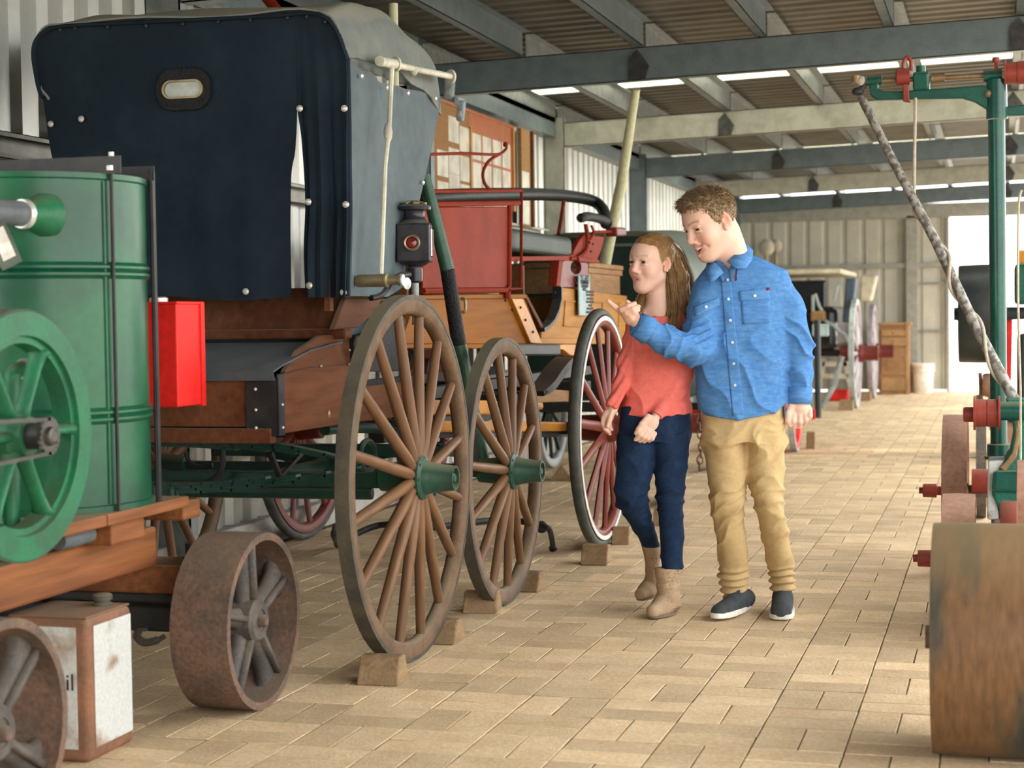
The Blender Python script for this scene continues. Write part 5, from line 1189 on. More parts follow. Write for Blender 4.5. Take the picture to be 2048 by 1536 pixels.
# chain hanging behind the girl
ch = thing('iron_chain', AY(1402, 950, 9.4), 'rusty iron chain hanging behind the girl', 'chain')
me = MB().tube([V(.016*math.cos(t), 0, .026*math.sin(t)) for t in [2*PI*k/12 for k in range(12)]], .0045, 6, closed=True).mesh('link', smooth=True); me.materials.append(MATS['rust_iron'])
for i in range(12):
    p = AY(1401+2*math.sin(i), 790+i*13, 9.4); ob = bpy.data.objects.new('link', me); COL.objects.link(ob); ob.parent = ch; ob.location = p-ORG[ch.name]; ob.rotation_euler = (0, 0, PI/2*(i % 2)+.3)
# ------------------------------------------------------------------ people: implicit surfaces turned into meshes
mat('denim_shirt', spec=.12, col=(.06, .185, .46), col2=(.105, .26, .53), rough=.85, scale=60, stretch=(.25, 1, 1.4), fine=.16, lo=.3, hi=.7, bump=.15, bscale=300, attr='tint')
mat('chino', spec=.12, col=(.53, .39, .20), col2=(.47, .34, .17), rough=.85, scale=9, fine=.06, bump=.12, bscale=300)
mat('coral_knit', spec=.12, col=(.80, .185, .155), col2=(.74, .16, .135), rough=.9, scale=40, fine=.12, bump=.15, bscale=300)
mat('jeans_navy', spec=.12, col=(.012, .026, .062), col2=(.016, .036, .085), rough=.85, scale=18, fine=.22, bump=.2, bscale=400)
mat('boot_suede', (.44, .315, .205), (.37, .26, .165), rough=.9, scale=12, fine=.1)
mat('boot_sole', (.20, .17, .13), rough=.8)
mat('shoe_grey', (.055, .065, .07), (.042, .05, .055), rough=.9, scale=40, fine=.2, bump=.2, bscale=300)
mat('sole_white', (.80, .79, .74), rough=.6)
mat('sole_tan', (.42, .27, .11), rough=.7)
mat('sock', (.55, .6, .66), rough=.9)
mat('button', (.85, .84, .80), rough=.3)
mat('teeth', (.85, .82, .76), rough=.25)
mat('mouth_dark', (.16, .03, .03), rough=.5)
mat('glitter', (.85, .8, .72), rough=.12, metal=.9)
mat('hair_brown', (.29, .20, .115), (.21, .14, .075), rough=.5, scale=30, fine=.25)
mat('hair_dark', (.13, .085, .045), rough=.5)
mat('hair_honey', (.32, .185, .075), (.20, .105, .04), rough=.42, scale=30, fine=.25)
mat('hair_gold', (.48, .30, .12), (.36, .21, .08), rough=.4, scale=30)
mat('skin', (.74, .485, .385), (.72, .46, .36), rough=.48, scale=9, fine=.02, attr='tint', spec=.35)
ps = MATS['skin'].node_tree.nodes['Principled BSDF']; ps.inputs['Subsurface Weight'].default_value = .12; ps.inputs['Subsurface Radius'].default_value = (.012, .005, .003); ps.inputs['Subsurface Scale'].default_value = 1.0
# eye: white ball with brown iris and pupil round the local +Y axis
m = bpy.data.materials.new('eye'); m.use_nodes = True; MATS['eye'] = m; nt = m.node_tree; pb = nt.nodes['Principled BSDF']
tc = nt.nodes.new('ShaderNodeTexCoord'); nz = nt.nodes.new('ShaderNodeVectorMath'); nz.operation = 'NORMALIZE'; sx = nt.nodes.new('ShaderNodeSeparateXYZ'); cr = nt.nodes.new('ShaderNodeValToRGB')
nt.links.new(tc.outputs['Object'], nz.inputs[0]); nt.links.new(nz.outputs[0], sx.inputs[0]); nt.links.new(sx.outputs['Y'], cr.inputs[0]); nt.links.new(cr.outputs[0], pb.inputs['Base Color'])
cr.color_ramp.interpolation = 'CONSTANT'; e_ = cr.color_ramp.elements; e_[0].position = 0; e_[0].color = (.50, .46, .43, 1); e_[1].position = .66; e_[1].color = (.05, .045, .025, 1)
k_ = e_.new(.955); k_.color = (.004, .004, .004, 1); pb.inputs['Roughness'].default_value = .08

def ridge(a): return (1-np.abs(np.sin(a*.5)))**1.6*2-.7
def vnoise(P, freq, seed=0):
    Q = P*freq+seed*17.3; i = np.floor(Q).astype(np.int64); f = Q-i; f = f*f*(3-2*f); out = 0
    def h(a, b, c):
        n = (a*374761393+b*668265263+c*2147483647+seed*974634777) & 0xffffffff
        n = ((n ^ (n >> 13))*1274126177) & 0xffffffff
        return ((n ^ (n >> 16)) & 0xffff)/65535.0
    for dx in (0, 1):
        for dy in (0, 1):
            for dz in (0, 1):
                wgt = (f[:, 0] if dx else 1-f[:, 0])*(f[:, 1] if dy else 1-f[:, 1])*(f[:, 2] if dz else 1-f[:, 2])
                out = out+wgt*h(i[:, 0]+dx, i[:, 1]+dy, i[:, 2]+dz)
    return out*2-1
class Fig:
    """a figure modelled upright in its own frame; unit = 1 photo pixel at the figure's distance"""
    def __init__(s, foot, name):
        g = FL(*foot); s.g = g; s.Dc = (g-CAMP).dot(_f); s.s = s.Dc/FPX; s.foot = foot
        s.fh = V(-math.sin(YAW), math.cos(YAW), 0); s.rh = V(math.cos(YAW), math.sin(YAW), 0); s.name = name
        c, n = math.cos(ROLL), math.sin(ROLL); s.c, s.n = c, n
    def G(s, px, py, d=0.0):
        q = 1+d*s.s/s.Dc; return np.array([1024+(px-1024)*q, d, -(768+(py-768)*q)])
    def W(s, P):
        P = np.asarray(P, float).reshape(-1, 3); u = (P[:, 0]-s.foot[0])*s.s; w = (P[:, 2]+s.foot[1])*s.s
        u2 = u*s.c-w*s.n*1.0; w2 = w*s.c+u*s.n
        d = P[:, 1]*s.s
        o = np.array(s.g)
        return o+np.outer(u2, np.array(s.rh))+np.outer(d, np.array(s.fh))+np.outer(w2, [0, 0, 1])
def rc(a, b, ra, rb, k=6, sub=False, flat=1.0): return ('rc', np.array(a, float), np.array(b, float), ra, rb, k, sub, flat)
def el(c, r, R=None, k=6, sub=False): return ('el', np.array(c, float), np.array(r, float), R, k, sub)
def loft(F, secs, k=8, pw=2.0): 
    S = []
    for q in secs:
        py, xl, xr, dc, dr = q
        a = F.G((xl+xr)/2, py, dc); sc_ = 1+dc*F.s/F.Dc
        S.append((a[2], a[0], (xr-xl)/2*sc_, dc, dr))
    S.sort(); return ('loft', np.array(S), k, False, pw)
def field(prims, lo, hi, res):
    n = np.ceil((hi-lo)/res).astype(int)+1; D = np.full(n, 60.0, np.float32)
    ax = [lo[i]+res*np.arange(n[i]) for i in range(3)]
    for p in prims:
        t = p[0]
        if t == 'rc': _, a, b, ra, rb, k, sub, flat = p; r = max(ra, rb); bl = np.minimum(a, b)-r; bh = np.maximum(a, b)+r
        elif t == 'el': _, c, rr, R, k, sub = p; m_ = rr.max(); bl = c-m_; bh = c+m_
        else:
            _, S, k, sub, pw = p; bl = np.array([(S[:, 1]-S[:, 2]).min(), (S[:, 3]-S[:, 4]).min(), S[0, 0]]); bh = np.array([(S[:, 1]+S[:, 2]).max(), (S[:, 3]+S[:, 4]).max(), S[-1, 0]])
        mg = k+5*res
        i0 = np.clip(((bl-mg-lo)/res).astype(int), 0, n-1); i1 = np.clip(((bh+mg-lo)/res).astype(int)+2, 1, n)
        if (i1 <= i0).any(): continue
        sl = tuple(slice(i0[i], i1[i]) for i in range(3))
        X = ax[0][sl[0]][:, None, None]; Y = ax[1][sl[1]][None, :, None]; Z = ax[2][sl[2]][None, None, :]
        if t == 'rc':
            ba = b-a; L2 = max(ba@ba, 1e-9)
            h = np.clip(((X-a[0])*ba[0]+(Y-a[1])*ba[1]+(Z-a[2])*ba[2])/L2, 0, 1)
            d = np.sqrt((X-a[0]-h*ba[0])**2+((Y-a[1]-h*ba[1])/flat)**2+(Z-a[2]-h*ba[2])**2)-(ra+(rb-ra)*h)
        elif t == 'el':
            qx, qy, qz = X-c[0], Y-c[1], Z-c[2]
            if R is not None: qx, qy, qz = (R[0, 0]*qx+R[1, 0]*qy+R[2, 0]*qz, R[0, 1]*qx+R[1, 1]*qy+R[2, 1]*qz, R[0, 2]*qx+R[1, 2]*qy+R[2, 2]*qz)
            k0 = np.sqrt((qx/rr[0])**2+(qy/rr[1])**2+(qz/rr[2])**2); k1 = np.sqrt((qx/rr[0]**2)**2+(qy/rr[1]**2)**2+(qz/rr[2]**2)**2)+1e-9
            d = k0*(k0-1)/k1
        else:
            z = Z.ravel(); cx = np.interp(z, S[:, 0], S[:, 1])[None, None, :]; rx = np.interp(z, S[:, 0], S[:, 2])[None, None, :]; cy = np.interp(z, S[:, 0], S[:, 3])[None, None, :]; ry = np.interp(z, S[:, 0], S[:, 4])[None, None, :]
            qx = np.abs(X-cx)/rx; qy = np.abs(Y-cy)/ry
            k0 = (qx**pw+qy**pw)**(1/pw); k1 = np.sqrt((qx/rx)**2+(qy/ry)**2)+1e-9
            d = np.where(k0 > .3, k0*(k0-1)/k1, -.7*np.minimum(rx, ry)); d = np.maximum(d, np.maximum(S[0, 0]-Z, Z-S[-1, 0]))
        A = D[sl]
        if sub:
            d = -d; hh = np.maximum(k-np.abs(A-d), 0)/k; D[sl] = np.maximum(A, d)+hh*hh*k/4
        else:
            hh = np.maximum(k-np.abs(A-d), 0)/k; D[sl] = np.minimum(A, d)-hh*hh*k/4
    return D, ax
def surface(prims, res, clipf=None):
    lo = np.full(3, 1e9); hi = -lo
    for p in prims:
        if p[0] == 'rc': r = max(p[3], p[4])*max(1, p[7]); a = np.minimum(p[1], p[2])-r; b = np.maximum(p[1], p[2])+r
        elif p[0] == 'el': r = p[2].max(); a = p[1]-r; b = p[1]+r
        else: S = p[1]; a = np.array([(S[:, 1]-S[:, 2]).min(), (S[:, 3]-S[:, 4]).min(), S[0, 0]]); b = np.array([(S[:, 1]+S[:, 2]).max(), (S[:, 3]+S[:, 4]).max(), S[-1, 0]])
        lo = np.minimum(lo, a); hi = np.maximum(hi, b)
    lo -= 8; hi += 8
    D, ax = field(prims, lo, hi, res)
    if clipf is not None: D = clipf(D, ax)
    s = D < 0
    c = s[:-1, :-1, :-1].astype(np.int8)
    for dx in (0, 1):
        for dy in (0, 1):
            for dz in (0, 1):
                if dx+dy+dz: c = c+s[dx:s.shape[0]-1+dx, dy:s.shape[1]-1+dy, dz:s.shape[2]-1+dz]
    I = np.argwhere((c > 0) & (c < 8)); N_ = len(I)
    idx = np.full(c.shape, -1, np.int64); idx[I[:, 0], I[:, 1], I[:, 2]] = np.arange(N_)
    co = [(dx, dy, dz) for dx in (0, 1) for dy in (0, 1) for dz in (0, 1)]
    val = {q: D[I[:, 0]+q[0], I[:, 1]+q[1], I[:, 2]+q[2]] for q in co}
    acc = np.zeros((N_, 3)); cnt = np.zeros(N_)
    for a in co:
        for axn in range(3):
            if a[axn] == 0:
                b = list(a); b[axn] = 1; b = tuple(b); va, vb = val[a], val[b]; cr_ = (va < 0) != (vb < 0)
                t = np.where(cr_, va/np.where(np.abs(va-vb) < 1e-9, 1, va-vb), 0); pt_ = np.tile(np.array(a, float), (N_, 1)); pt_[:, axn] = t
                acc += pt_*cr_[:, None]; cnt += cr_
    P = lo+res*(I+acc/np.maximum(cnt, 1)[:, None])
    faces = []
    for axn in range(3):
        o1, o2 = [(1, 2), (2, 0), (0, 1)][axn]
        sa = [slice(None)]*3; sb = [slice(None)]*3; sa[axn] = slice(None, -1); sb[axn] = slice(1, None)
        ed = np.argwhere(s[tuple(sa)] != s[tuple(sb)])
        ok = (ed[:, o1] > 0) & (ed[:, o2] > 0) & (ed[:, o1] < s.shape[o1]-1) & (ed[:, o2] < s.shape[o2]-1); ed = ed[ok]
        inside = s[ed[:, 0], ed[:, 1], ed[:, 2]]
        def cell(da, db):
            e = ed.copy(); e[:, o1] += da; e[:, o2] += db; return idx[e[:, 0], e[:, 1], e[:, 2]]
        q = np.stack([cell(-1, -1), cell(0, -1), cell(0, 0), cell(-1, 0)], 1)
        q[~inside] = q[~inside][:, ::-1]; faces.append(q)
    Fq = np.concatenate(faces); Fq = Fq[(Fq >= 0).all(1)]
    return P, Fq
def normals(P, Fq):
    a = P[Fq[:, 2]]-P[Fq[:, 0]]; b = P[Fq[:, 3]]-P[Fq[:, 1]]; n = np.cross(a, b); N_ = np.zeros_like(P)
    for i in range(4): np.add.at(N_, Fq[:, i], n)
    return N_/(np.linalg.norm(N_, axis=1)[:, None]+1e-12)
def relax(P, Fq, it=1, lam=.5):
    for _ in range(it):
        A = np.zeros_like(P); C = np.zeros(len(P))
        for i in range(4):
            for j in (1, 3): np.add.at(A, Fq[:, i], P[Fq[:, (i+j) % 4]]); np.add.at(C, Fq[:, i], 1)
        P = P+lam*(A/np.maximum(C, 1)[:, None]-P)
    return P
def put(F, P, Fq, name, m, parent=None, tint=None, org=None):
    Wp = F.W(P); po = ORG[parent.name] if parent else Vector(org)
    me = bpy.data.meshes.new(name); v = (Wp-np.array(po)).astype(np.float32)
    me.vertices.add(len(v)); me.vertices.foreach_set('co', v.ravel()); nf = len(Fq)
    me.loops.add(nf*4); me.loops.foreach_set('vertex_index', Fq.astype(np.int32).ravel()); me.polygons.add(nf)
    me.polygons.foreach_set('loop_start', np.arange(0, nf*4, 4, dtype=np.int32)); me.polygons.foreach_set('use_smooth', np.ones(nf, bool))
    me.update(calc_edges=True); me.validate()
    if MATS.get(m): me.materials.append(MATS[m])
    if tint is not None:
        a = me.color_attributes.new('tint', 'FLOAT_COLOR', 'POINT'); c = np.ones((len(v), 4), np.float32); c[:, :3] = tint; a.data.foreach_set('color', c.ravel())
    ob = bpy.data.objects.new(name, me); COL.objects.link(ob)
    if parent: ob.parent = parent
    else: ob.location = po
    ORG[ob.name] = Vector(po); return ob
class Head:
    def __init__(s, F, c, d, yaw, pitch, roll, S):
        s.F = F; s.c = F.G(c[0], c[1], d); y, p = math.radians(yaw), math.radians(pitch)
        f = np.array([-math.sin(y), -math.cos(y), 0]); u = np.array([0, 0, 1.]); f2 = f*math.cos(p)-u*math.sin(p); u2 = u*math.cos(p)+f*math.sin(p); l = np.cross(u2, f2)*-1
        l = np.cross(f2, u2)*-1 if np.cross(f2, u2)[0] < 0 else np.cross(f2, u2)
        l = np.array([math.cos(y), -math.sin(y), 0])
        r = math.radians(roll); l, u2 = l*math.cos(r)+u2*math.sin(r), u2*math.cos(r)-l*math.sin(r)
        s.R = np.stack([l, f2, u2], 1); s.k = S/F.s
    def p(s, l, f, u): return s.c+s.R@np.array([l, f, u])*s.k
    def el(s, l, f, u, r, k=.008, sub=False, tilt=None):
        R = s.R
        if tilt is not None: R = s.R@np.array(tilt.to_matrix())
        return el(s.p(l, f, u), np.array(r)*s.k, R, k*s.k, sub)
    def rc(s, a, b, ra, rb, k=.008, sub=False): return rc(s.p(*a), s.p(*b), ra*s.k, rb*s.k, k*s.k, sub)
    def loc(s, P): return ((P-s.c)@s.R)/s.k
def face(H, squint=0., smile=0., mouth=(.018, .004), jaw=1.0):
    q = []
    q += [H.el(0, -.012, .032, (.074, .094, .080), .01), H.el(0, .022, -.030, (.062, .064, .086), .03), H.el(0, .038, .035, (.060, .052, .052), .03)]
    q += [H.el(0, .050, -.085, (.034*jaw, .032, .034), .03), H.rc((-.048, -.005, -.06), (-.014, .055, -.106), .018, .017, .03), H.rc((.048, -.005, -.06), (.014, .055, -.106), .018, .017, .03), H.el(0, .072, -.104, (.017, .013, .014), .016)]
    for s_ in (-1, 1):
        q += [H.el(s_*.038, .052+.004*smile, -.038+.006*smile, (.027, .028, .026), .022)]
        q += [H.el(s_*.033, .098, .000, (.020, .021, .012), .012, True)]
        q += [H.rc((s_*.012, .088, .020), (s_*.046, .072, .021), .0075, .005, .014)]
        q += [H.el(s_*.0315, .0805, .0085-squint, (.0175, .0105, .0058), .004), H.el(s_*.0315, .080, -.0100+squint, (.0165, .0100, .0055), .005)]
        q += [H.el(s_*.0135, .092, -.041, (.0095, .010, .0085), .006)]
    q += [H.rc((0, .086, .012), (0, .1035, -.033), .0075, .0115, .012), H.el(0, .1040, -.034, (.0125, .0115, .0105), .006)]
    if smile:
        for s_ in (-1, 1): q += [H.rc((s_*.020, .088, -.044), (s_*.036, .066, -.068), .0035, .004, .009, True)]
    q += [H.el(0, .079, -.062, (.026, .014, .016), .012)]
    for s_ in (-1, 1): q += [H.el(s_*.0065, .1015, -.0475, (.0036, .005, .0035), .002, True)]
    wm, hm = mouth; ws = wm+.006; lf = 0 if smile else -.0035
    q += [H.rc((-ws*.75, .084-.008*smile, -.0650+.004*smile), (0, .0925+lf, -.0635), .0035, .0050, .004), H.rc((ws*.75, .084-.008*smile, -.0650+.004*smile), (0, .0925+lf, -.0635), .0035, .0050, .004)]
    q += [H.rc((-ws*.65, .083-.008*smile, -.0685-hm*1.4+.004*smile), (0, .0895+lf, -.0725-hm*2.2), .004, .0060, .004), H.rc((ws*.65, .083-.008*smile, -.0685-hm*1.4+.004*smile), (0, .0895+lf, -.0725-hm*2.2), .004, .0060, .004)]
    if smile:
        q += [H.rc((-wm, .080, -.0655+.007*smile), (0, .094, -.0700-hm), .0030+hm*.35, .0025+hm*.95, .002, True), H.rc((wm, .080, -.0655+.007*smile), (0, .094, -.0700-hm), .0030+hm*.35, .0025+hm*.95, .002, True)]
    else: q += [H.el(0, .098, -.0690-hm, (wm, .018, hm), .002, True)]
    for s_ in (-1, 1):
        t = Euler((-.25, 0, s_*.35))
        q += [H.el(s_*.0770, -.014, -.004, (.0055, .0185, .030), .004, tilt=t), H.el(s_*.0815, -.010, .000, (.005, .0105, .0185), .003, True, t), H.el(s_*.074, -.006, -.030, (.006, .009, .011), .005)]
    return q
def face_tint(H, P, brow, lip, wm, hm, smile=0., blush=.12):
    L = H.loc(P); l, f, u = L[:, 0], L[:, 1], L[:, 2]; al = np.abs(l); T = np.ones((len(P), 3))
    def mul(msk, c): T[:] = T*(1-msk[:, None])+T*np.array(c)*msk[:, None]
    g = np.exp(-(((al-.042)/.02)**2+((u+.04)/.02)**2))*(f > .02); mul(g*blush*2.8, (1.0, .66, .62))
    g = np.exp(-((l/.012)**2+((u+.038)/.01)**2))*(f > .09); mul(g*.35, (1.02, .75, .7))
    a = (al-.031)/.022; cy_ = .0265-.004*a**2+.0025*a; g = np.clip(1.25-((u-cy_)/.0042)**2, 0, 1)*np.clip((1-a**4)*3, 0, 1)*(f > .04); mul(np.clip(g, 0, 1)*.62, brow)
    ws = wm+.007; yl = -.0665+.004*smile*(al/ws)**2-hm*.9; g = np.clip(1.5-(al/ws)**2-((u-yl)/(.0075+hm*1.3))**2, 0, 1)*(f > .07); mul(np.clip(g*1.6, 0, 1), lip)
    g = (al < wm*1.02) & (np.abs(u-(-.0695-hm+.006*smile*(al/wm)**2)) < hm*1.05+.001) & (f < .0855-.012*(al/wm)**2) & (f > .045); mul(g.astype(float)*(.9 if smile == 0 else .9), (.25, .08, .07))
    g = np.exp(-(((al-.0785)/.008)**2+((f+.012)/.02)**2+((u+.002)/.03)**2)); mul(np.clip(g, 0, 1)*.75, (1.0, .55, .45))
    a = (al-.0315)/.0165; g = np.clip(1-((u-.0035)/.0022)**2, 0, 1)*np.clip((1-a**2)*3, 0, 1)*(f > .075)*(f < .094); mul(g*.55, (.35, .25, .2))
    return np.clip(T, 0, 1.2)
def eyes(H, parent, look=(0, 0)):
    for s_ in (-1, 1):
        c = Vector(H.F.W(H.p(s_*.0315, .0745, -.001))[0]); tgt = Vector(H.F.W(H.p(s_*.0315+look[0], .0745+1, look[1]))[0])
        r = .0125*H.k*H.F.s
        b = MB().ball((0, 0, 0), r, 20, 14); me = b.mesh('eye', smooth=True); me.materials.append(MATS['eye']); ob = bpy.data.objects.new('eye', me); COL.objects.link(ob)
        ob.parent = parent; ob.location = c-ORG[parent.name]; ob.rotation_mode = 'QUATERNION'; ob.rotation_quaternion = (tgt-c).to_track_quat('Y', 'Z')
def strands(F, name, m, parent, roots, dirs_fn, n_seg, r0, kind='stuff'):
    """roots: Nx3 in figure space; dirs_fn(root index, t) -> point path"""
    v = []; f = []
    for i in range(len(roots)):
        path = dirs_fn(i); o = len(v); k = len(path)
        for j, p in enumerate(path):
            t = path[min(j+1, k-1)]-path[max(j-1, 0)]; t = t/(np.linalg.norm(t)+1e-9); x = np.cross(t, [0.3, -1, .2]); x = x/(np.linalg.norm(x)+1e-9); y = np.cross(t, x)
            r = r0*(1-.85*(j/(k-1))**1.5)
            for a in range(3): v.append(p+r*(math.cos(2.094*a)*x+math.sin(2.094*a)*y))
        for j in range(k-1):
            for a in range(3): f.append((o+j*3+a, o+j*3+(a+1) % 3, o+(j+1)*3+(a+1) % 3, o+(j+1)*3+a))
    ob = put(F, np.array(v), np.array(f), name, m, parent); tag(ob, kind=kind); return ob
from mathutils.bvhtree import BVHTree
def bvh(P, Fq): return BVHTree.FromPolygons([tuple(p) for p in P], [tuple(q) for q in Fq])
def cast(F, B, px, py, off=1.0, d0=-200):
    """first surface point seen from the front at photo position (px, py), lifted by off"""
    a = Vector(F.G(px, py, d0)); b_ = Vector(F.G(px, py, 250)); dr = (b_-a).normalized(); h, n, i, _ = B.ray_cast(a, dr)
    if h is None: h = Vector(F.G(px, py, 40)); n = -dr
    if n.dot(dr) > 0: n = -n
    return np.array(h+n*off)
def patch(F, B, quad, name, m, parent, nu=10, nv=10, off=1.2, th=1.0, tint=None):
    """sheet draped on a surface inside a four-cornered outline (photo pixels: TL, TR, BR, BL)"""
    q = [np.array(p, float) for p in quad]; fr = []; 
    for i in range(nv+1):
        v_ = i/nv
        for j in range(nu+1):
            u_ = j/nu; p = (q[0]*(1-u_)+q[1]*u_)*(1-v_)+(q[3]*(1-u_)+q[2]*u_)*v_; fr.append((p, cast(F, B, p[0], p[1], off)))
    A = np.array([x[1] for x in fr]); Bk = np.array([cast(F, B, x[0][0], x[0][1], off-th-.6) for x in fr]); n = len(A); C = nu+1; fs = []
    for i in range(nv):
        for j in range(nu):
            a = i*C+j; fs.append((a, a+C, a+C+1, a+1)); fs.append((n+a+1, n+a+C+1, n+a+C, n+a))
    ring = [j for j in range(C)]+[i*C+C-1 for i in range(1, nv+1)]+[nv*C+j for j in range(C-2, -1, -1)]+[i*C for i in range(nv-1, 0, -1)]
    for k in range(len(ring)): a, b = ring[k], ring[(k+1) % len(ring)]; fs.append((a, b, n+b, n+a))
    return put(F, np.concatenate([A, Bk]), np.array(fs), name, m, parent, tint=tint)
def knob(F, B, px, py, r, name, m, parent, h=1.2):
    c = cast(F, B, px, py, .6); e = cast(F, B, px, py, 2.0); n = (e-c)/np.linalg.norm(e-c); x = np.cross(n, [0, 0, 1.]); x /= np.linalg.norm(x); y = np.cross(n, x); v = []; f = []
    for rr, hh in ((r, 0), (r, h*.6), (r*.8, h), (r*.35, h*.75), (.01, h*.7)):
        for a in range(12): v.append(c+n*hh+rr*(x*math.cos(a*PI/6)+y*math.sin(a*PI/6)))
    for i in range(4):
        for a in range(12): f.append((i*12+a, i*12+(a+1) % 12, (i+1)*12+(a+1) % 12, (i+1)*12+a))
    return put(F, np.array(v), np.array(f), name, m, parent)
def chain(F, pts, rs, k=3): return [rc(F.G(*a), F.G(*b), ra, rb, k) for a, b, ra, rb in zip(pts[:-1], pts[1:], rs[:-1], rs[1:])]
# ------------------------------------------------------------------ boy in the denim shirt
B = Fig((1500, 1241), 'boy'); G = B.G
HB = Head(B, (1438, 446), 30, 62, 20, 3, 1.05)
mw, mh = .024, .0075
body = face(HB, squint=.0016, smile=1.0, mouth=(mw, mh), jaw=1.0)
body += [rc(HB.p(0, -.035, -.055), G(1484, 530, 48), 35, 34, 14), rc(G(1486, 535, 50), G(1498, 700, 52), 34, 42, 10), rc(G(1498, 700, 52), G(1495, 830, 52), 42, 40, 10)]
# arms and hands
HD = -62
body += chain(B, [(1440, 590, 45), (1408, 690, 0), (1300, 644, HD)], [20, 18, 14])
body += chain(B, [(1560, 590, 50), (1604, 690, 47), (1606, 812, 37)], [20, 18, 16])
body += chain(B, [(1312, 646, HD+2), (1290, 636, HD)], [16, 14]) + [el(G(1278, 628, HD), (16, 9.5, 14), None, 5)]
body += chain(B, [(1268, 624, HD), (1256.5, 613.5, HD-2), (1245, 604, HD-4), (1233, 592.5, HD-6)], [7.2, 5.6, 4.9, 3.9], 3)
body += chain(B, [(1268, 627, HD-5), (1258.5, 609.5, HD-13), (1272, 603, HD-17), (1285, 598, HD-13)], [6, 5.8, 5.2, 4.4], 2)
body += chain(B, [(1274, 631, HD-5), (1266.5, 615, HD-15), (1280, 608.5, HD-19), (1292.5, 604.5, HD-14)], [6, 5.6, 5, 4.3], 2)
body += chain(B, [(1281, 634, HD-4), (1274.5, 621.5, HD-14), (1284, 615, HD-17), (1292, 611.5, HD-13)], [5.6, 5, 4.6, 3.9], 2)
body += chain(B, [(1288, 624, HD+6), (1279, 604, HD+8), (1270, 595, HD+4)], [7, 5.6, 4.4], 3)
body += chain(B, [(1606, 800, 36), (1608, 818, 34)], [17, 18]) + [el(G(1610, 822, 32), (21, 12, 19), None, 6)]
for a, b_, c, r in (((1596, 826), (1594.5, 845), (1596, 857), 6.4), ((1608, 827), (1607.5, 846), (1606, 856), 6.4), ((1618.5, 826), (1619, 842), (1616, 851), 6.0), ((1627.5, 824), (1628, 836), (1624, 845), 5.4)):
    body += chain(B, [(*a, 28), (*b_, 20), (*c, 30)], [r+.6, r, r*.85], 2.2)
body += chain(B, [(1592, 814, 24), (1584, 830, 20), (1584, 845, 20), (1588, 853, 22)], [7.5, 6.2, 5.6, 4.6], 3)
# legs inside the trousers, feet inside the shoes
body += chain(B, [(1460, 850, 52), (1464, 1000, 48), (1472, 1190, 84)], [30, 21, 15]) + chain(B, [(1540, 850, 52), (1550, 1000, 44), (1566, 1185, 92)], [30, 21, 15])
body += chain(B, [(1474, 1195, 84), (1455, 1224, 35)], [14, 8]) + chain(B, [(1566, 1192, 92), (1564, 1226, 40)], [14, 9])
P, Q = surface(body, 1.75); P = relax(P, Q, 1, .35)
T = face_tint(HB, P, (.42, .36, .30), (.90, .64, .68), mw, mh, 1.0, .16)
# knuckles, finger tips and the ear are a little redder
fx = np.exp(-(((P[:, 0]-1262)/26)**2+((P[:, 2]+612)/22)**2)); T *= 1-fx[:, None]*np.array([0, .07, .07])
boy = put(B, P, Q, 'person', 'skin', None, T, org=B.g+V(0, 0, 0)); tag(boy, 'smiling boy in blue denim shirt and tan trousers pointing to the left', 'person')
eyes(HB, boy, (.30, -.10))
# teeth
tb = [HB.rc((-.0165, .0755, -.0665), (0, .0865, -.0690), .0038, .0042, .002), HB.rc((.0165, .0755, -.0665), (0, .0865, -.0690), .0038, .0042, .002)]
p_, q_ = surface(tb, .8); put(B, p_, q_, 'teeth', 'teeth', boy)
# hair cap plus short strands
def boyclip(D, ax):
    X, Y, Z = np.meshgrid(*ax, indexing='ij'); L = HB.loc(np.stack([X.ravel(), Y.ravel(), Z.ravel()], 1)); l, f, u = L[:, 0], L[:, 1], L[:, 2]
    line = np.interp(f, [-.075, -.045, -.032, -.02, -.006, .002, .012, .024, .036, .05, .066, .08, .092], [-.085, -.06, -.03, .010, .012, -.020, -.014, .002, .020, .046, .062, .072, .084])
    return np.maximum(D, ((line-u)*HB.k).reshape(D.shape))
hc = [HB.el(0, -.014, .034, (.0785, .0980, .0850), .01), HB.el(0, .026, .070, (.056, .060, .046), .02), HB.el(.052, .014, .026, (.024, .040, .036), .01), HB.el(-.052, .014, .026, (.024, .040, .036), .01), HB.rc((-.028, .078, .094), (.03, .076, .096), .009, .009, .016)]
p_, q_ = surface(hc, 2.0, boyclip); n_ = normals(p_, q_); p_ = p_+n_*(vnoise(p_*np.array([1, 1, .6]), .22, 3)*1.1)[:, None]
hair = put(B, p_, q_, 'hair', 'hair_brown', boy)
rg = np.random.RandomState(4); sel = rg.choice(len(p_), 5200); L = HB.loc(p_[sel]); top = np.clip((L[:, 2]-.02)/.09, 0, 1); rk = sel[(L[:, 2] > -.075)]; top = top[(L[:, 2] > -.075)]
fw_ = HB.R[:, 1]; upv = HB.R[:, 2]
def bp(i):
    r = p_[rk[i]]; n = n_[rk[i]]; Lr = HB.loc(r[None])[0]; ln = 3+8*top[i]*rg.uniform(.6, 1.2); front = np.clip((Lr[1]-.02)/.06, 0, 1)
    d = n*(.25+.45*top[i])+fw_*(.55*top[i])-upv*(.75*(1-top[i]))-fw_*.35*(1-top[i])+rg.normal(0, .12, 3); d += upv*.25*front; d /= np.linalg.norm(d)
    dn = -upv*.5*front+fw_*.3*front
    return [r-n*.4, r+d*ln*.5, r+d*ln+dn*ln*.3]
strands(B, 'hair_strands', 'hair_brown', hair, rk, bp, 3, .75)
rk = rk[::6]; top = top[::6]
strands(B, 'hair_strands', 'hair_dark', hair, rk, bp, 3, .7)
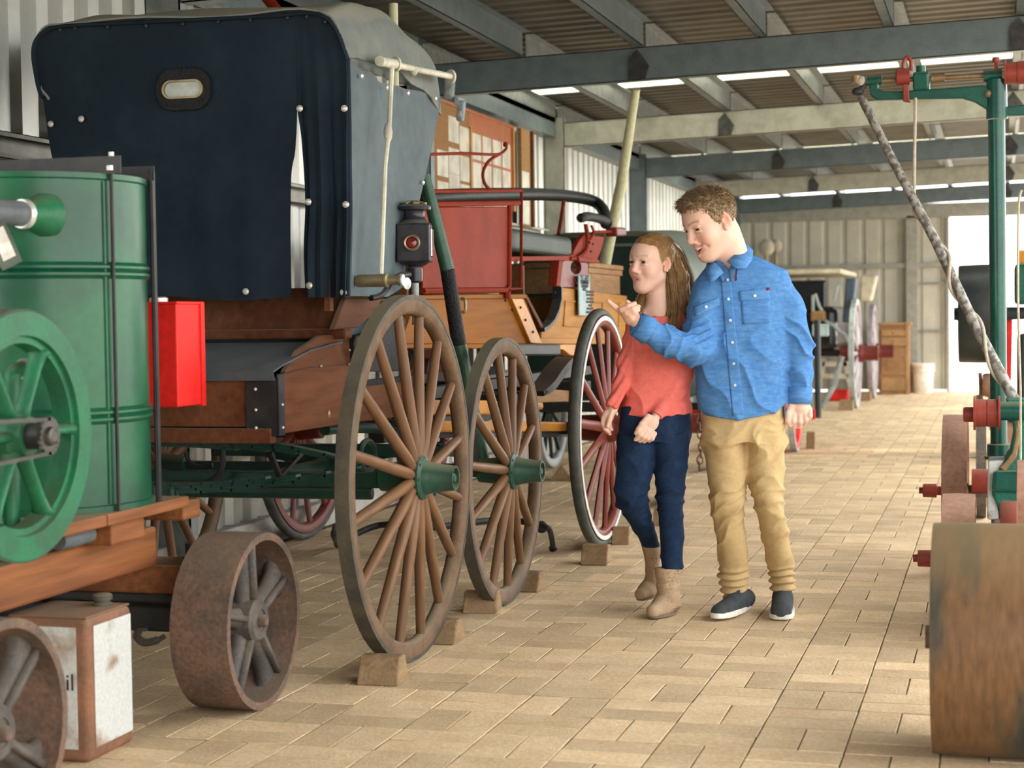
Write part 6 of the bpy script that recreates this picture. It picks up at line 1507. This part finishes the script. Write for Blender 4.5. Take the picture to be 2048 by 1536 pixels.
# shirt
sh = [loft(B, [(514, 1450, 1518, 52, 32), (530, 1432, 1556, 51, 40), (548, 1417, 1588, 50, 46), (575, 1406, 1596, 50, 50), (640, 1402, 1592, 50, 55), (720, 1399, 1589, 50, 57), (790, 1402, 1584, 50, 58), (836, 1406, 1586, 50, 60)], 8, 2.3)]
sh += chain(B, [(1430, 586, 46), (1408, 686, 4), (1402, 698, -8)], [33, 34, 32], 12) + chain(B, [(1402, 696, -8), (1350, 678, -36), (1290, 641, HD)], [32, 29, 22], 8)
sh += chain(B, [(1560, 574, 50), (1586, 620, 50), (1606, 695, 46), (1609, 750, 42), (1606, 806, 37)], [34, 34, 31, 28, 25.5], 8)
hemx = lambda x: 1
def shirtclip(D, ax):
    X = ax[0][:, None, None]; Y = ax[1][None, :, None]; Z = ax[2][None, None, :]
    # rounded shirt-tail hem on the trunk; sleeves cut square at the cuffs
    t = (X-1497)/95; hem = -(836-30*np.clip(np.abs(t), 0, 1.2)**2.4+6*np.clip(-t, 0, 1)); trunk = (X > 1385) & (X < 1580+0*Y)
    D = np.where(trunk, np.maximum(D, (hem-Z)*.9), D)
    g = G(1606, 810, 37); D = np.where(X > 1581, np.maximum(D, g[2]-Z), D)
    a = G(1284, 638, HD); dr = a-G(1350, 678, -36); dr /= np.linalg.norm(dr); c = (X-a[0])*dr[0]+(Y-a[1])*dr[1]+(Z-a[2])*dr[2]
    D = np.where((X < 1330) & (Y < 30), np.maximum(D, c), D)
    # open neck
    nk = np.sqrt(((X-1485)/33)**2+((Y-44)/30)**2)-1
    D = np.maximum(D, np.where(Z > -534, -(nk*30), -50))
    vx = (np.abs(X-1476+.25*(Z+520))-(Z+566)*.28); D = np.where((Y < 40) & (Z > -572) & (Z < -500), np.maximum(D, -np.maximum(vx, -(Z+566))), D)
    return D
P, Q = surface(sh, 2.2, shirtclip); P = relax(P, Q, 1, .3); n_ = normals(P, Q)
x, y, z = P[:, 0], P[:, 1], -P[:, 2]
nz1 = vnoise(P, .018, 1); nz2 = vnoise(P, .045, 2); nz3 = vnoise(P, .03, 5)
torso = np.clip((x-1400)/20, 0, 1)*np.clip((1590-x)/20, 0, 1)
fold = 3.0*torso*ridge((x*.62-(z-600)*.30)*.12+nz1*4.5)*np.clip((z-600)/120, 0.15, 1)
lt = np.clip((x-1575)/20, 0, 1); fold += lt*3.4*ridge((z*.8-(x-1600)*.9)*.16+nz1*6)*np.clip((z-600)/60, 0, 1)*np.clip((800-z)/30, .1, 1)
ra_ = np.clip((1415-x)/25, 0, 1)*(y < 45); fold += ra_*3.0*ridge((x*1.0+z*.35)*.17+nz3*5)*np.clip((x-1312)/20, .08, 1)
elb = np.exp(-(((x-1425)/35)**2+((z-668)/30)**2)); fold += elb*3.0*ridge((z*.9+x*.5)*.42+nz1*3)
fold += nz2*1.2+.7*vnoise(P, .11, 9)
P = P+n_*fold[:, None]
T = np.ones((len(P), 3)); wv = vnoise(P*np.array([.3, .3, 3.0]), .5, 7)*.06+vnoise(P*np.array([3., 3., .3]), .5, 8)*.06; T = T*(1+wv[:, None])
wear = np.clip(n_[:, 2]*.5+.2, 0, .35)*0; shirt = put(B, P, Q, 'shirt', 'denim_shirt', boy, T)
so_ = None
Bs = bvh(P, Q); one = (1, 1, 1)
patch(B, Bs, [(1457, 560), (1477, 566), (1497, 828), (1474, 828)], 'placket', 'denim_shirt', shirt, 6, 40, 1.6, 1.2, one)
for x_, y_ in ((1470, 560), (1471, 598), (1474, 640), (1477, 684), (1479, 726), (1480, 769)): knob(B, Bs, x_, y_, 3.0, 'button', 'button', shirt, 2.6)
patch(B, Bs, [(1495, 582), (1552, 578), (1553, 647), (1498, 649)], 'pocket', 'denim_shirt', shirt, 10, 12, 1.4, 1.0, (.96, .96, .98))
patch(B, Bs, [(1492, 584), (1552, 577), (1552, 601), (1494, 602)], 'pocket_flap', 'denim_shirt', shirt, 10, 5, 2.8, 1.2, (1.12, 1.1, 1.06)); knob(B, Bs, 1523, 593, 3.2, 'button', 'button', shirt, 4.0)
patch(B, Bs, [(1402, 613), (1452, 594), (1454, 610), (1405, 630)], 'pocket_flap', 'denim_shirt', shirt, 10, 5, 2.6, 1.2, (1.12, 1.1, 1.06)); knob(B, Bs, 1426, 613, 3.2, 'button', 'button', shirt, 4.0)
patch(B, Bs, [(1546, 578), (1552, 577), (1552, 582), (1546, 583)], 'pocket_tab', 'red_paint', shirt, 2, 2, 3.4, .6)
# cuffs
def cuff(F, a, b_, r0, r1, name, m, parent, n=28, tint=(1.06, 1.05, 1.03)):
    a = F.G(*a); b_ = F.G(*b_); d = b_-a; d /= np.linalg.norm(d); x = np.cross(d, [0, 1, .1]); x /= np.linalg.norm(x); y = np.cross(d, x); v = []; f = []
    for t, r in ((0, r0), (0, r0+1.6), (.5, (r0+r1)/2+1.8), (1, r1+1.4), (1, r1-1.5), (.6, r1-2)):
        for i in range(n): v.append(a+(b_-a)*t+r*(x*math.cos(2*PI*i/n)+y*math.sin(2*PI*i/n)))
    for k in range(5):
        for i in range(n): f.append((k*n+i, k*n+(i+1) % n, (k+1)*n+(i+1) % n, (k+1)*n+i))
    return put(F, np.array(v), np.array(f), name, m, parent, tint=tint)
cuff(B, (1312, 655, HD+6), (1288, 640, HD), 26.5, 23.5, 'cuff', 'denim_shirt', shirt); cuff(B, (1607, 778, 38), (1606, 811, 37), 26.5, 25.5, 'cuff', 'denim_shirt', shirt)
# collar: two stiff flaps folded over a stand
def flap(F, pts, th, name, m, parent, tint=(1.12, 1.1, 1.05)):
    rows = [[np.array(F.G(*p)) for p in r] for r in pts]; R_, C_ = len(rows), len(rows[0]); A = np.array([p for r in rows for p in r]); n = len(A); fs = []
    nn = np.zeros_like(A)
    for i in range(R_):
        for j in range(C_):
            du = rows[min(i+1, R_-1)][j]-rows[max(i-1, 0)][j]; dv = rows[i][min(j+1, C_-1)]-rows[i][max(j-1, 0)]; q = np.cross(du, dv); nn[i*C_+j] = q/(np.linalg.norm(q)+1e-9)
    for i in range(R_-1):
        for j in range(C_-1): a = i*C_+j; fs += [(a, a+C_, a+C_+1, a+1), (n+a+1, n+a+C_+1, n+a+C_, n+a)]
    ring = [j for j in range(C_)]+[i*C_+C_-1 for i in range(1, R_)]+[(R_-1)*C_+j for j in range(C_-2, -1, -1)]+[i*C_ for i in range(R_-2, 0, -1)]
    for k in range(len(ring)): a, b = ring[k], ring[(k+1) % len(ring)]; fs.append((a, b, n+b, n+a))
    return put(F, np.concatenate([A+nn*th/2, A-nn*th/2]), np.array(fs), name, m, parent, tint=tint)
flap(B, [[(1503, 488, 60), (1495, 500, 36), (1482, 514, 8), (1470, 523, -4)], [(1513, 496, 50), (1508, 511, 20), (1497, 525, -8), (1484, 534, -14)], [(1522, 506, 40), (1519, 523, 10), (1507, 538, -12), (1488, 537, -15)]], 2.4, 'collar', 'denim_shirt', shirt)
flap(B, [[(1434, 522, 34), (1446, 526, 10), (1456, 535, -4), (1462, 545, -8)], [(1429, 531, 24), (1436, 540, -2), (1441, 552, -12), (1445, 560, -14)], [(1428, 539, 18), (1432, 549, -6), (1434, 560, -13), (1436, 565, -15)]], 2.4, 'collar', 'denim_shirt', shirt)
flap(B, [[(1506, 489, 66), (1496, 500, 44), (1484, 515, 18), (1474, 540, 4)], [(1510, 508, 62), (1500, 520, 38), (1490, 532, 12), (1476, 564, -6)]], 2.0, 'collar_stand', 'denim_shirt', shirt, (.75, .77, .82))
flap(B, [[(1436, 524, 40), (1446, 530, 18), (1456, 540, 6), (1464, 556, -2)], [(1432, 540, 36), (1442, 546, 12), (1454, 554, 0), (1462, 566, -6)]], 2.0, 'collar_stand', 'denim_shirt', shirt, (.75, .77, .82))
# trousers
tr = [loft(B, [(806, 1414, 1580, 52, 52), (850, 1411, 1580, 52, 54), (885, 1412, 1578, 52, 54)], 8, 2.3)]
tr += [loft(B, [(872, 1412, 1499, 52, 50), (950, 1420, 1499, 50, 45), (1000, 1425, 1497, 44, 40), (1030, 1430, 1493, 46, 38), (1080, 1436, 1496, 58, 37), (1130, 1440, 1498, 70, 34), (1150, 1441, 1497, 76, 31), (1158, 1444, 1494, 78, 28), (1200, 1452, 1496, 84, 26)], 10, 2.1)]
tr += [loft(B, [(872, 1497, 1579, 52, 50), (950, 1500, 1575, 44, 46), (1000, 1510, 1571, 36, 42), (1030, 1516, 1574, 38, 39), (1080, 1528, 1582, 56, 37), (1130, 1537, 1589, 74, 33), (1150, 1541, 1588, 82, 30), (1185, 1544, 1590, 92, 27)], 10, 2.1)]
P, Q = surface(tr, 2.2); P = relax(P, Q, 2, .4); n_ = normals(P, Q); x, z = P[:, 0], -P[:, 2]
nz1 = vnoise(P, .02, 11); nz2 = vnoise(P, .05, 12)
cuffm = np.clip((z-1140)/14, 0, 1); fold = cuffm*3.6*np.sin(z*.42+nz1*3+x*.05)+cuffm*2
kn = np.exp(-((z-1015)/45)**2); fold += kn*2.8*ridge(z*.2+x*.12+nz1*4)+np.exp(-((z-880)/40)**2)*3.0*ridge((x*.35+z*.6)*.2+nz1*4)+2.0*ridge((z*.5+x*.6)*.12+nz1*5)+nz2*.8
P = P+n_*fold[:, None]; trs = put(B, P, Q, 'trousers', 'chino', boy); Bt = bvh(P, Q)
# shoes
def shoe(F, parent, heel, toe, hw, tw, top, name='shoe'):
    hx, hy, hd = heel; tx, ty, td = toe
    H_ = F.G(*heel); T_ = F.G(*toe); ax_ = T_-H_; L = np.linalg.norm(ax_)
    up = [rc(H_+[0, 0, hw*.95], H_+ax_*.45+[0, 0, hw*.8], hw*.95, hw*.98, 6), rc(H_+ax_*.4+[0, 0, hw*.85], T_-ax_*.10+[0, 0, tw*.72], hw*.95, tw*.85, 6), el(H_+ax_*.22+[0, 0, top*.62], (hw*.98, hw*1.15, top*.62), None, 8)]
    def cl(D, a): Z = a[2][None, None, :]; zz = min(H_[2], T_[2]); return np.maximum(D, zz+7-Z)
    P, Q = surface(up, 1.9, cl); o = put(F, P, Q, name, 'shoe_grey', parent); n_ = normals(P, Q)
    # sole follows the outline of the upper
    xs = ax_/L; yv = np.cross([0, 0, 1.], xs); yv[2] = 0; yv /= np.linalg.norm(yv); ring = []; N2 = 40
    for i in range(N2):
        a = 2*PI*i/N2; t = .5+.56*math.cos(a); wdt = (hw*1.02*(1-t)+tw*1.12*t)*abs(math.sin(a))**.62*math.copysign(1, math.sin(a))*(1.0 if t > .2 else .95); c = H_+ax_*t; lift = max(0, t-.72)*9; ring.append((c+yv*wdt, lift))
    v = []; f = []
    for zz, sc_ in ((0, .95), (1.6, 1.0), (10.5, 1.0), (11.5, .95)):
        for p, lf in ring: c = H_+ax_*.5; v.append([c[0]+(p[0]-c[0])*sc_, c[1]+(p[1]-c[1])*sc_, p[2]+zz+lf])
    for k in range(3):
        for i in range(N2): f.append((k*N2+i, k*N2+(i+1) % N2, (k+1)*N2+(i+1) % N2, (k+1)*N2+i))
    c0 = len(v); v.append(list(H_+ax_*.5)); v.append(list(H_+ax_*.5+[0, 0, 10]))
    for i in range(N2): f.append((c0, (i+1) % N2, i, i)); f.append((c0+1, 3*N2+i, 3*N2+(i+1) % N2, 3*N2+(i+1) % N2))
    V_ = np.array(v); f4 = [q for q in f if len(set(q)) == 4]; f3 = [tuple(dict.fromkeys(q)) for q in f if len(set(q)) == 3]
    Wp = F.W(V_); po = ORG[parent.name]; me = bpy.data.meshes.new('sole'); me.from_pydata([tuple(np.array(w)-np.array(po)) for w in Wp], [], f4+f3); me.materials.append(MATS['sole_white']); so = bpy.data.objects.new('sole', me); COL.objects.link(so); so.parent = o
    me.polygons.foreach_set('use_smooth', [True]*len(me.polygons)); autosmooth(so, 40)
    return o
s_ = shoe(B, boy, (1492, 1219, 88), (1432, 1238, -4), 21, 19, 40)
s_ = shoe(B, boy, (1567, 1221, 104), (1562, 1243, -12), 21, 25, 44)
# ------------------------------------------------------------------ girl in the coral top
Gi = Fig((1325, 1238), 'girl'); G2 = Gi.G
HG = Head(Gi, (1319, 527), 45, 47, 0, -3, .90)
gw, gh = .0150, .0030
body = face(HG, squint=.0, smile=0., mouth=(gw, gh), jaw=.92)
body += [rc(HG.p(0, -.03, -.055), G2(1330, 618, 58), 24, 23, 12), rc(G2(1330, 618, 58), G2(1300, 632, 58), 16, 13, 10), rc(G2(1330, 618, 58), G2(1368, 634, 62), 16, 13, 10), rc(G2(1330, 635, 60), G2(1326, 740, 62), 26, 32, 10), rc(G2(1326, 740, 62), G2(1320, 850, 62), 32, 30, 10)]
body += chain(Gi, [(1284, 655, 58), (1260, 738, 46), (1236, 818, 30)], [12, 12, 9.5]) + chain(Gi, [(1380, 655, 62), (1378, 752, 56), (1322, 832, 12)], [13, 12, 9.5])
d = 28   # right hand, on the left in the photo
body += [el(G2(1226, 830, d), (12, 8, 14), None, 5)] + chain(Gi, [(1234, 822, d-4), (1228, 840, d-10), (1224.5, 850, d-12)], [6, 5.2, 4], 2.5)
body += chain(Gi, [(1217, 833, d), (1215.5, 845, d-2), (1219, 854, d-4), (1227, 862, d-4)], [5.6, 5, 4.6, 3.6], 2)
body += chain(Gi, [(1219, 838, d+8), (1217, 850, d+9), (1222, 860, d+8), (1229, 866, d+6)], [5.4, 4.8, 4.4, 3.6], 2) + chain(Gi, [(1224, 842, d+14), (1222, 853, d+16), (1228, 862, d+14)], [5, 4.5, 3.6], 2) + chain(Gi, [(1229, 842, d+18), (1229, 852, d+20), (1233, 858, d+18)], [4.6, 4, 3.4], 2)
d = 2    # left hand
R_ = np.array(Euler((0, math.radians(38), 0)).to_matrix())
body += [el(G2(1311, 846, d), (15, 8.5, 19), R_, 5)]
for a, b_, c, r in (((1300, 855), (1288.5, 867), (1280, 877), 5.4), ((1306, 860), (1296, 872), (1288.5, 880), 5.4), ((1312, 864), (1304, 875), (1297, 881.5), 5.0), ((1318, 866), (1313, 876), (1307, 881), 4.5)):
    body += chain(Gi, [(*a, d-4), (*b_, d-9), (*c, d-4)], [r+.5, r, r*.8], 2)
body += chain(Gi, [(1306, 832, d-4), (1293, 846, d-8), (1286, 856, d-9), (1280.5, 864, d-8)], [6.5, 5.4, 4.8, 3.8], 3)
body += chain(Gi, [(1290, 880, 62), (1268, 985, 50), (1305, 1088, 124), (1304, 1185, 146)], [22, 17, 10, 8]) + chain(Gi, [(1350, 880, 62), (1346, 1000, 50), (1344, 1140, 40), (1330, 1210, 30)], [22, 17, 13, 11])
P, Q = surface(body, 1.7); P = relax(P, Q, 1, .35)
T = face_tint(HG, P, (.70, .60, .52), (.95, .66, .70), gw, gh, 0., .15)
girl = put(Gi, P, Q, 'person', 'skin', None, T, org=Gi.g); tag(girl, 'long haired girl in coral top, dark jeans and beige boots', 'person')
eyes(HG, girl, (.32, -.03))
er = MB().ball(Gi.W(HG.p(.079, -.012, -.036))[0], .004, 8, 6).build('earring', 'glitter', girl, smooth=True)
# coral top
tp_ = [loft(Gi, [(616, 1296, 1362, 58, 20), (628, 1282, 1382, 59, 28), (645, 1270, 1396, 60, 35), (690, 1263, 1398, 60, 41), (750, 1261, 1392, 60, 42), (800, 1258, 1391, 60, 45), (831, 1253, 1396, 60, 47)], 8, 2.2)]
tp_ += chain(Gi, [(1284, 650, 58), (1266, 720, 50), (1253, 768, 40), (1237, 812, 30)], [19, 18, 16, 13.5], 6) + chain(Gi, [(1378, 652, 62), (1384, 700, 62), (1379, 752, 54), (1350, 795, 32), (1324, 829, 12)], [21, 20, 19, 17, 14.5], 6)
def topclip(D, ax):
    X = ax[0][:, None, None]; Y = ax[1][None, :, None]; Z = ax[2][None, None, :]
    for a, b_, rr_ in (((1236, 814, 30), (1253, 768, 40), 15), ((1321, 832, 12), (1350, 795, 32), 18)):
        A = G2(*a); dr = A-G2(*b_); dr /= np.linalg.norm(dr); c = (X-A[0])*dr[0]+(Y-A[1])*dr[1]+(Z-A[2])*dr[2]; near = ((X-A[0])**2+(Y-A[1])**2+(Z-A[2])**2) < rr_**2
        D = np.where(near, np.maximum(D, c), D)
    nk = np.sqrt(((X-1330)/34)**2+((Y-52)/26)**2)-1; D = np.where(Z > -634, np.maximum(D, -nk*24), D)
    return D
P, Q = surface(tp_, 2.0, topclip); P = relax(P, Q, 1, .3); n_ = normals(P, Q); x, y, z = P[:, 0], P[:, 1], -P[:, 2]
nz1 = vnoise(P, .02, 21); fold = 1.8*ridge((x*.7-z*.25)*.11+nz1*4)+np.clip((1275-x)/15, 0, 1)*1.8*np.sin(z*.25+x*.3+nz1*3)+np.clip((x-1350)/25, 0, 1)*(y < 60)*1.5*np.sin((z*.7+x)*.17+nz1*4)+vnoise(P, .05, 22)*.5
P = P+n_*fold[:, None]; top_ = put(Gi, P, Q, 'knit_top', 'coral_knit', girl)
# jeans
je = [loft(Gi, [(812, 1254, 1390, 60, 40), (850, 1248, 1390, 60, 43), (885, 1245, 1388, 60, 44)], 8, 2.2)]
je += [loft(Gi, [(870, 1244, 1318, 60, 42), (930, 1240, 1314, 52, 38), (985, 1235, 1304, 48, 34), (1008, 1238, 1302, 52, 31), (1040, 1256, 1308, 74, 28), (1070, 1276, 1318, 100, 25), (1098, 1287, 1324, 122, 21)], 9), loft(Gi, [(870, 1310, 1389, 60, 42), (950, 1315, 1380, 54, 36), (1000, 1318, 1373, 48, 33), (1060, 1322, 1372, 45, 28), (1138, 1325, 1368, 40, 25)], 9)]
P, Q = surface(je, 2.1); P = relax(P, Q, 2, .4); n_ = normals(P, Q); x, z = P[:, 0], -P[:, 2]; nz1 = vnoise(P, .022, 31)
fold = np.exp(-((z-1005)/40)**2)*2.2*ridge(z*.22+x*.1+nz1*4)+np.exp(-((z-875)/35)**2)*1.6*np.sin((x*.4+z*.5)*.2+nz1*4)+1.5*ridge((z*.5+x*.4)*.14+nz1*5)
P = P+n_*fold[:, None]; jeans = put(Gi, P, Q, 'jeans', 'jeans_navy', girl)
# boots
def boot(secs, heel, toe, hw, tw, rnd=None):
    H_ = G2(*heel); T_ = G2(*toe); ax_ = T_-H_
    q = [loft(Gi, secs, 8), rc(H_+[0, 0, hw], H_+ax_*.5+[0, 0, hw*.95], hw, hw*.98, 8), rc(H_+ax_*.4+[0, 0, hw*.95], T_+[0, 0, tw*.8]-ax_*.08, hw*.95, tw*.85, 8)]
    up = np.array([0, 0, 1.])
    def cl(D, a):
        X = a[0][:, None, None]; Y = a[1][None, :, None]; Z = a[2][None, None, :]; L2 = ax_@ax_; t = ((X-H_[0])*ax_[0]+(Y-H_[1])*ax_[1])/max(ax_[0]**2+ax_[1]**2, 1); return np.maximum(D, H_[2]+ax_[2]*np.clip(t, -.2, 1.2)+4-Z)
    P, Q = surface(q, 1.9, cl); n_ = normals(P, Q); P = P+n_*(vnoise(P, .05, 41)*1.4+np.exp(-((-P[:, 2]-1178)/14)**2)*np.sin(-P[:, 2]*.3)*1.2)[:, None]
    o = put(Gi, P, Q, 'boot', 'boot_suede', girl); Bb = bvh(P, Q)
    xs = ax_/np.linalg.norm(ax_); yv = np.cross([0, 0, 1.], xs); yv /= np.linalg.norm(yv); N2 = 36; v = []; f = []
    for zz, k_ in ((0, .96), (5.5, 1.0)):
        for i in range(N2):
            a = 2*PI*i/N2; t = .5+.55*math.cos(a); wd = (hw*1.0*(1-t)+tw*1.02*t)*abs(math.sin(a))**.65*math.copysign(1, math.sin(a)); v.append(H_+ax_*(.5+(t-.5)*k_)+yv*wd*k_+[0, 0, zz])
    f = [(i, (i+1) % N2, N2+(i+1) % N2, N2+i) for i in range(N2)]; c0 = len(v); v.append(H_+ax_*.5); v.append(H_+ax_*.5+[0, 0, 5.5])
    Wp = Gi.W(np.array(v)); f3 = [(c0, (i+1) % N2, i) for i in range(N2)]+[(c0+1, N2+i, N2+(i+1) % N2) for i in range(N2)]
    me = bpy.data.meshes.new('sole'); me.from_pydata([tuple(np.array(w)-np.array(ORG[girl.name])) for w in Wp], [], f+f3); me.materials.append(MATS['boot_sole']); so = bpy.data.objects.new('sole', me); COL.objects.link(so); so.parent = o
    return o, Bb
b1, Bb1 = boot([(1136, 1312, 1360, 40, 25), (1165, 1314, 1360, 40, 24), (1190, 1314, 1361, 38, 24), (1215, 1312, 1362, 36, 24)], (1345, 1228, 56), (1303, 1236, -8), 20, 17)
b2, Bb2 = boot([(1092, 1285, 1325, 128, 22), (1130, 1292, 1323, 134, 22), (1160, 1292, 1322, 140, 22), (1180, 1290, 1321, 142, 21)], (1307, 1196, 152), (1281, 1204, 100), 18, 15)
rg = np.random.RandomState(9); mbg = MB()
for Bx, x0, x1, y0, y1, n in ((Bb1, 1322, 1358, 1143, 1172, 90), (Bb1, 1334, 1346, 1172, 1208, 30), (Bb2, 1300, 1320, 1112, 1140, 40)):
    for _ in range(n):
        p = cast(Gi, Bx, rg.uniform(x0, x1), rg.uniform(y0, y1), .5); mbg.ball(Gi.W(p)[0], .0016, 5, 3)
tag(mbg.build('glitter_studs', 'glitter', b1), kind='stuff')
# hair: cap, falling mass, then strands
def girlclip(D, ax):
    X, Y, Z = np.meshgrid(*ax, indexing='ij'); L = HG.loc(np.stack([X.ravel(), Y.ravel(), Z.ravel()], 1)); l, f, u = L[:, 0], L[:, 1], L[:, 2]
    line = np.interp(f, [-.045, -.036, -.03, .008, .018, .032, .048, .066, .078, .09], [-.5, -.06, -.012, -.006, .008, .034, .055, .068, .076, .086])
    return np.maximum(D, ((line-u)*HG.k).reshape(D.shape))
hc = [HG.el(0, -.016, .034, (.0800, .0995, .0870), .01), HG.el(0, .03, .06, (.05, .05, .045), .02), HG.el(0, -.05, -.01, (.066, .058, .07), .03)]
p_, q_ = surface(hc, 1.9, girlclip); n_ = normals(p_, q_); p_ = p_+n_*(vnoise(p_*np.array([1, 1, .35]), .3, 3)*1.3)[:, None]
ghair = put(Gi, p_, q_, 'hair', 'hair_honey', girl)
fm = chain(Gi, [(1356, 515, 62), (1372, 560, 72), (1378, 620, 74), (1372, 670, 56), (1365, 706, 42)], [17, 20, 20, 15, 5], 8) + chain(Gi, [(1352, 560, 60), (1358, 600, 60), (1356, 640, 40), (1352, 676, 28)], [13, 14, 11, 4], 8) + chain(Gi, [(1318, 570, 78), (1300, 605, 76), (1292, 630, 64)], [16, 13, 9], 8) + chain(Gi, [(1340, 540, 80), (1345, 600, 84), (1345, 650, 92)], [22, 24, 18], 8)
P2, Q2 = surface(fm, 1.9); n2 = normals(P2, Q2); P2 = P2+n2*(vnoise(P2*np.array([1, 1, .12]), .35, 5)*2.2)[:, None]
put(Gi, P2, Q2, 'hair_fall', 'hair_honey', ghair)
# strands swept back over the head
sel = rg.choice(len(p_), 1500); crown = HG.p(.0, -.075, .075)
def gp1(i):
    r = p_[sel[i]]; n = n_[sel[i]]; to = crown-r; dd = np.linalg.norm(to); pts = []
    for t in (0, .25, .5, .75, 1):
        c = r+to*min(1, 26/dd if dd > 26 else 1)*t; Lc = HG.loc(c[None])[0]; e = Lc-np.array([0, -.016, .034]); k = math.sqrt((e[0]/.0795)**2+(e[1]/.0985)**2+(e[2]/.0855)**2)
        e2 = e/k*(1.0+.012*math.sin(i)) if k < 1.02 else e; pts.append(HG.p(*(np.array([0, -.016, .034])+e2))+n*rg.uniform(0, .9)*math.sin(PI*t))
    return pts
strands(Gi, 'hair_strands', 'hair_gold', ghair, sel, gp1, 5, .62)
# long wavy strands down the back and over the shoulder
paths = [[(1352, 500, 50), (1372, 548, 66), (1380, 610, 68), (1376, 665, 50), (1366, 706, 36)], [(1350, 520, 44), (1358, 575, 44), (1362, 620, 40), (1357, 655, 26), (1350, 688, 22)], [(1346, 478, 60), (1376, 530, 84), (1389, 600, 92), (1390, 660, 84)], [(1330, 560, 66), (1306, 590, 62), (1296, 615, 54), (1291, 634, 46)]]
rts = []
for q in range(900): rts.append(rg.choice(4, p=[.38, .3, .2, .12]))
def gp2(i):
    base = paths[rts[i]]; ox, od = rg.normal(0, 6.5), rg.normal(0, 6); ph = rg.uniform(0, 6.28); am = rg.uniform(.5, 3.0); out = []; k = len(base); en = rg.uniform(.75, 1.05)
    pts = [np.array(G2(a[0]+ox*(.6+.4*j/k), a[1], a[2]+od*(.6+.4*j/k)-3)) for j, a in enumerate(base)]
    for t in np.linspace(0, en, 12):
        f = min(t, 1)*(k-1); j = min(int(f), k-2); fr = f-j; a = pts[max(j-1, 0)]; b = pts[j]; c = pts[j+1]; dd = pts[min(j+2, k-1)]
        p = .5*((2*b)+(c-a)*fr+(2*a-5*b+4*c-dd)*fr**2+(3*b-a-3*c+dd)*fr**3); p = p+np.array([am*math.sin(t*9+ph)*t, am*.6*math.cos(t*8+ph)*t, 0]); out.append(p)
    return out
strands(Gi, 'hair_strands', 'hair_honey', ghair, rts, gp2, 12, .7)
rts = rts[:420]
strands(Gi, 'hair_strands', 'hair_gold', ghair, rts, gp2, 12, .65)
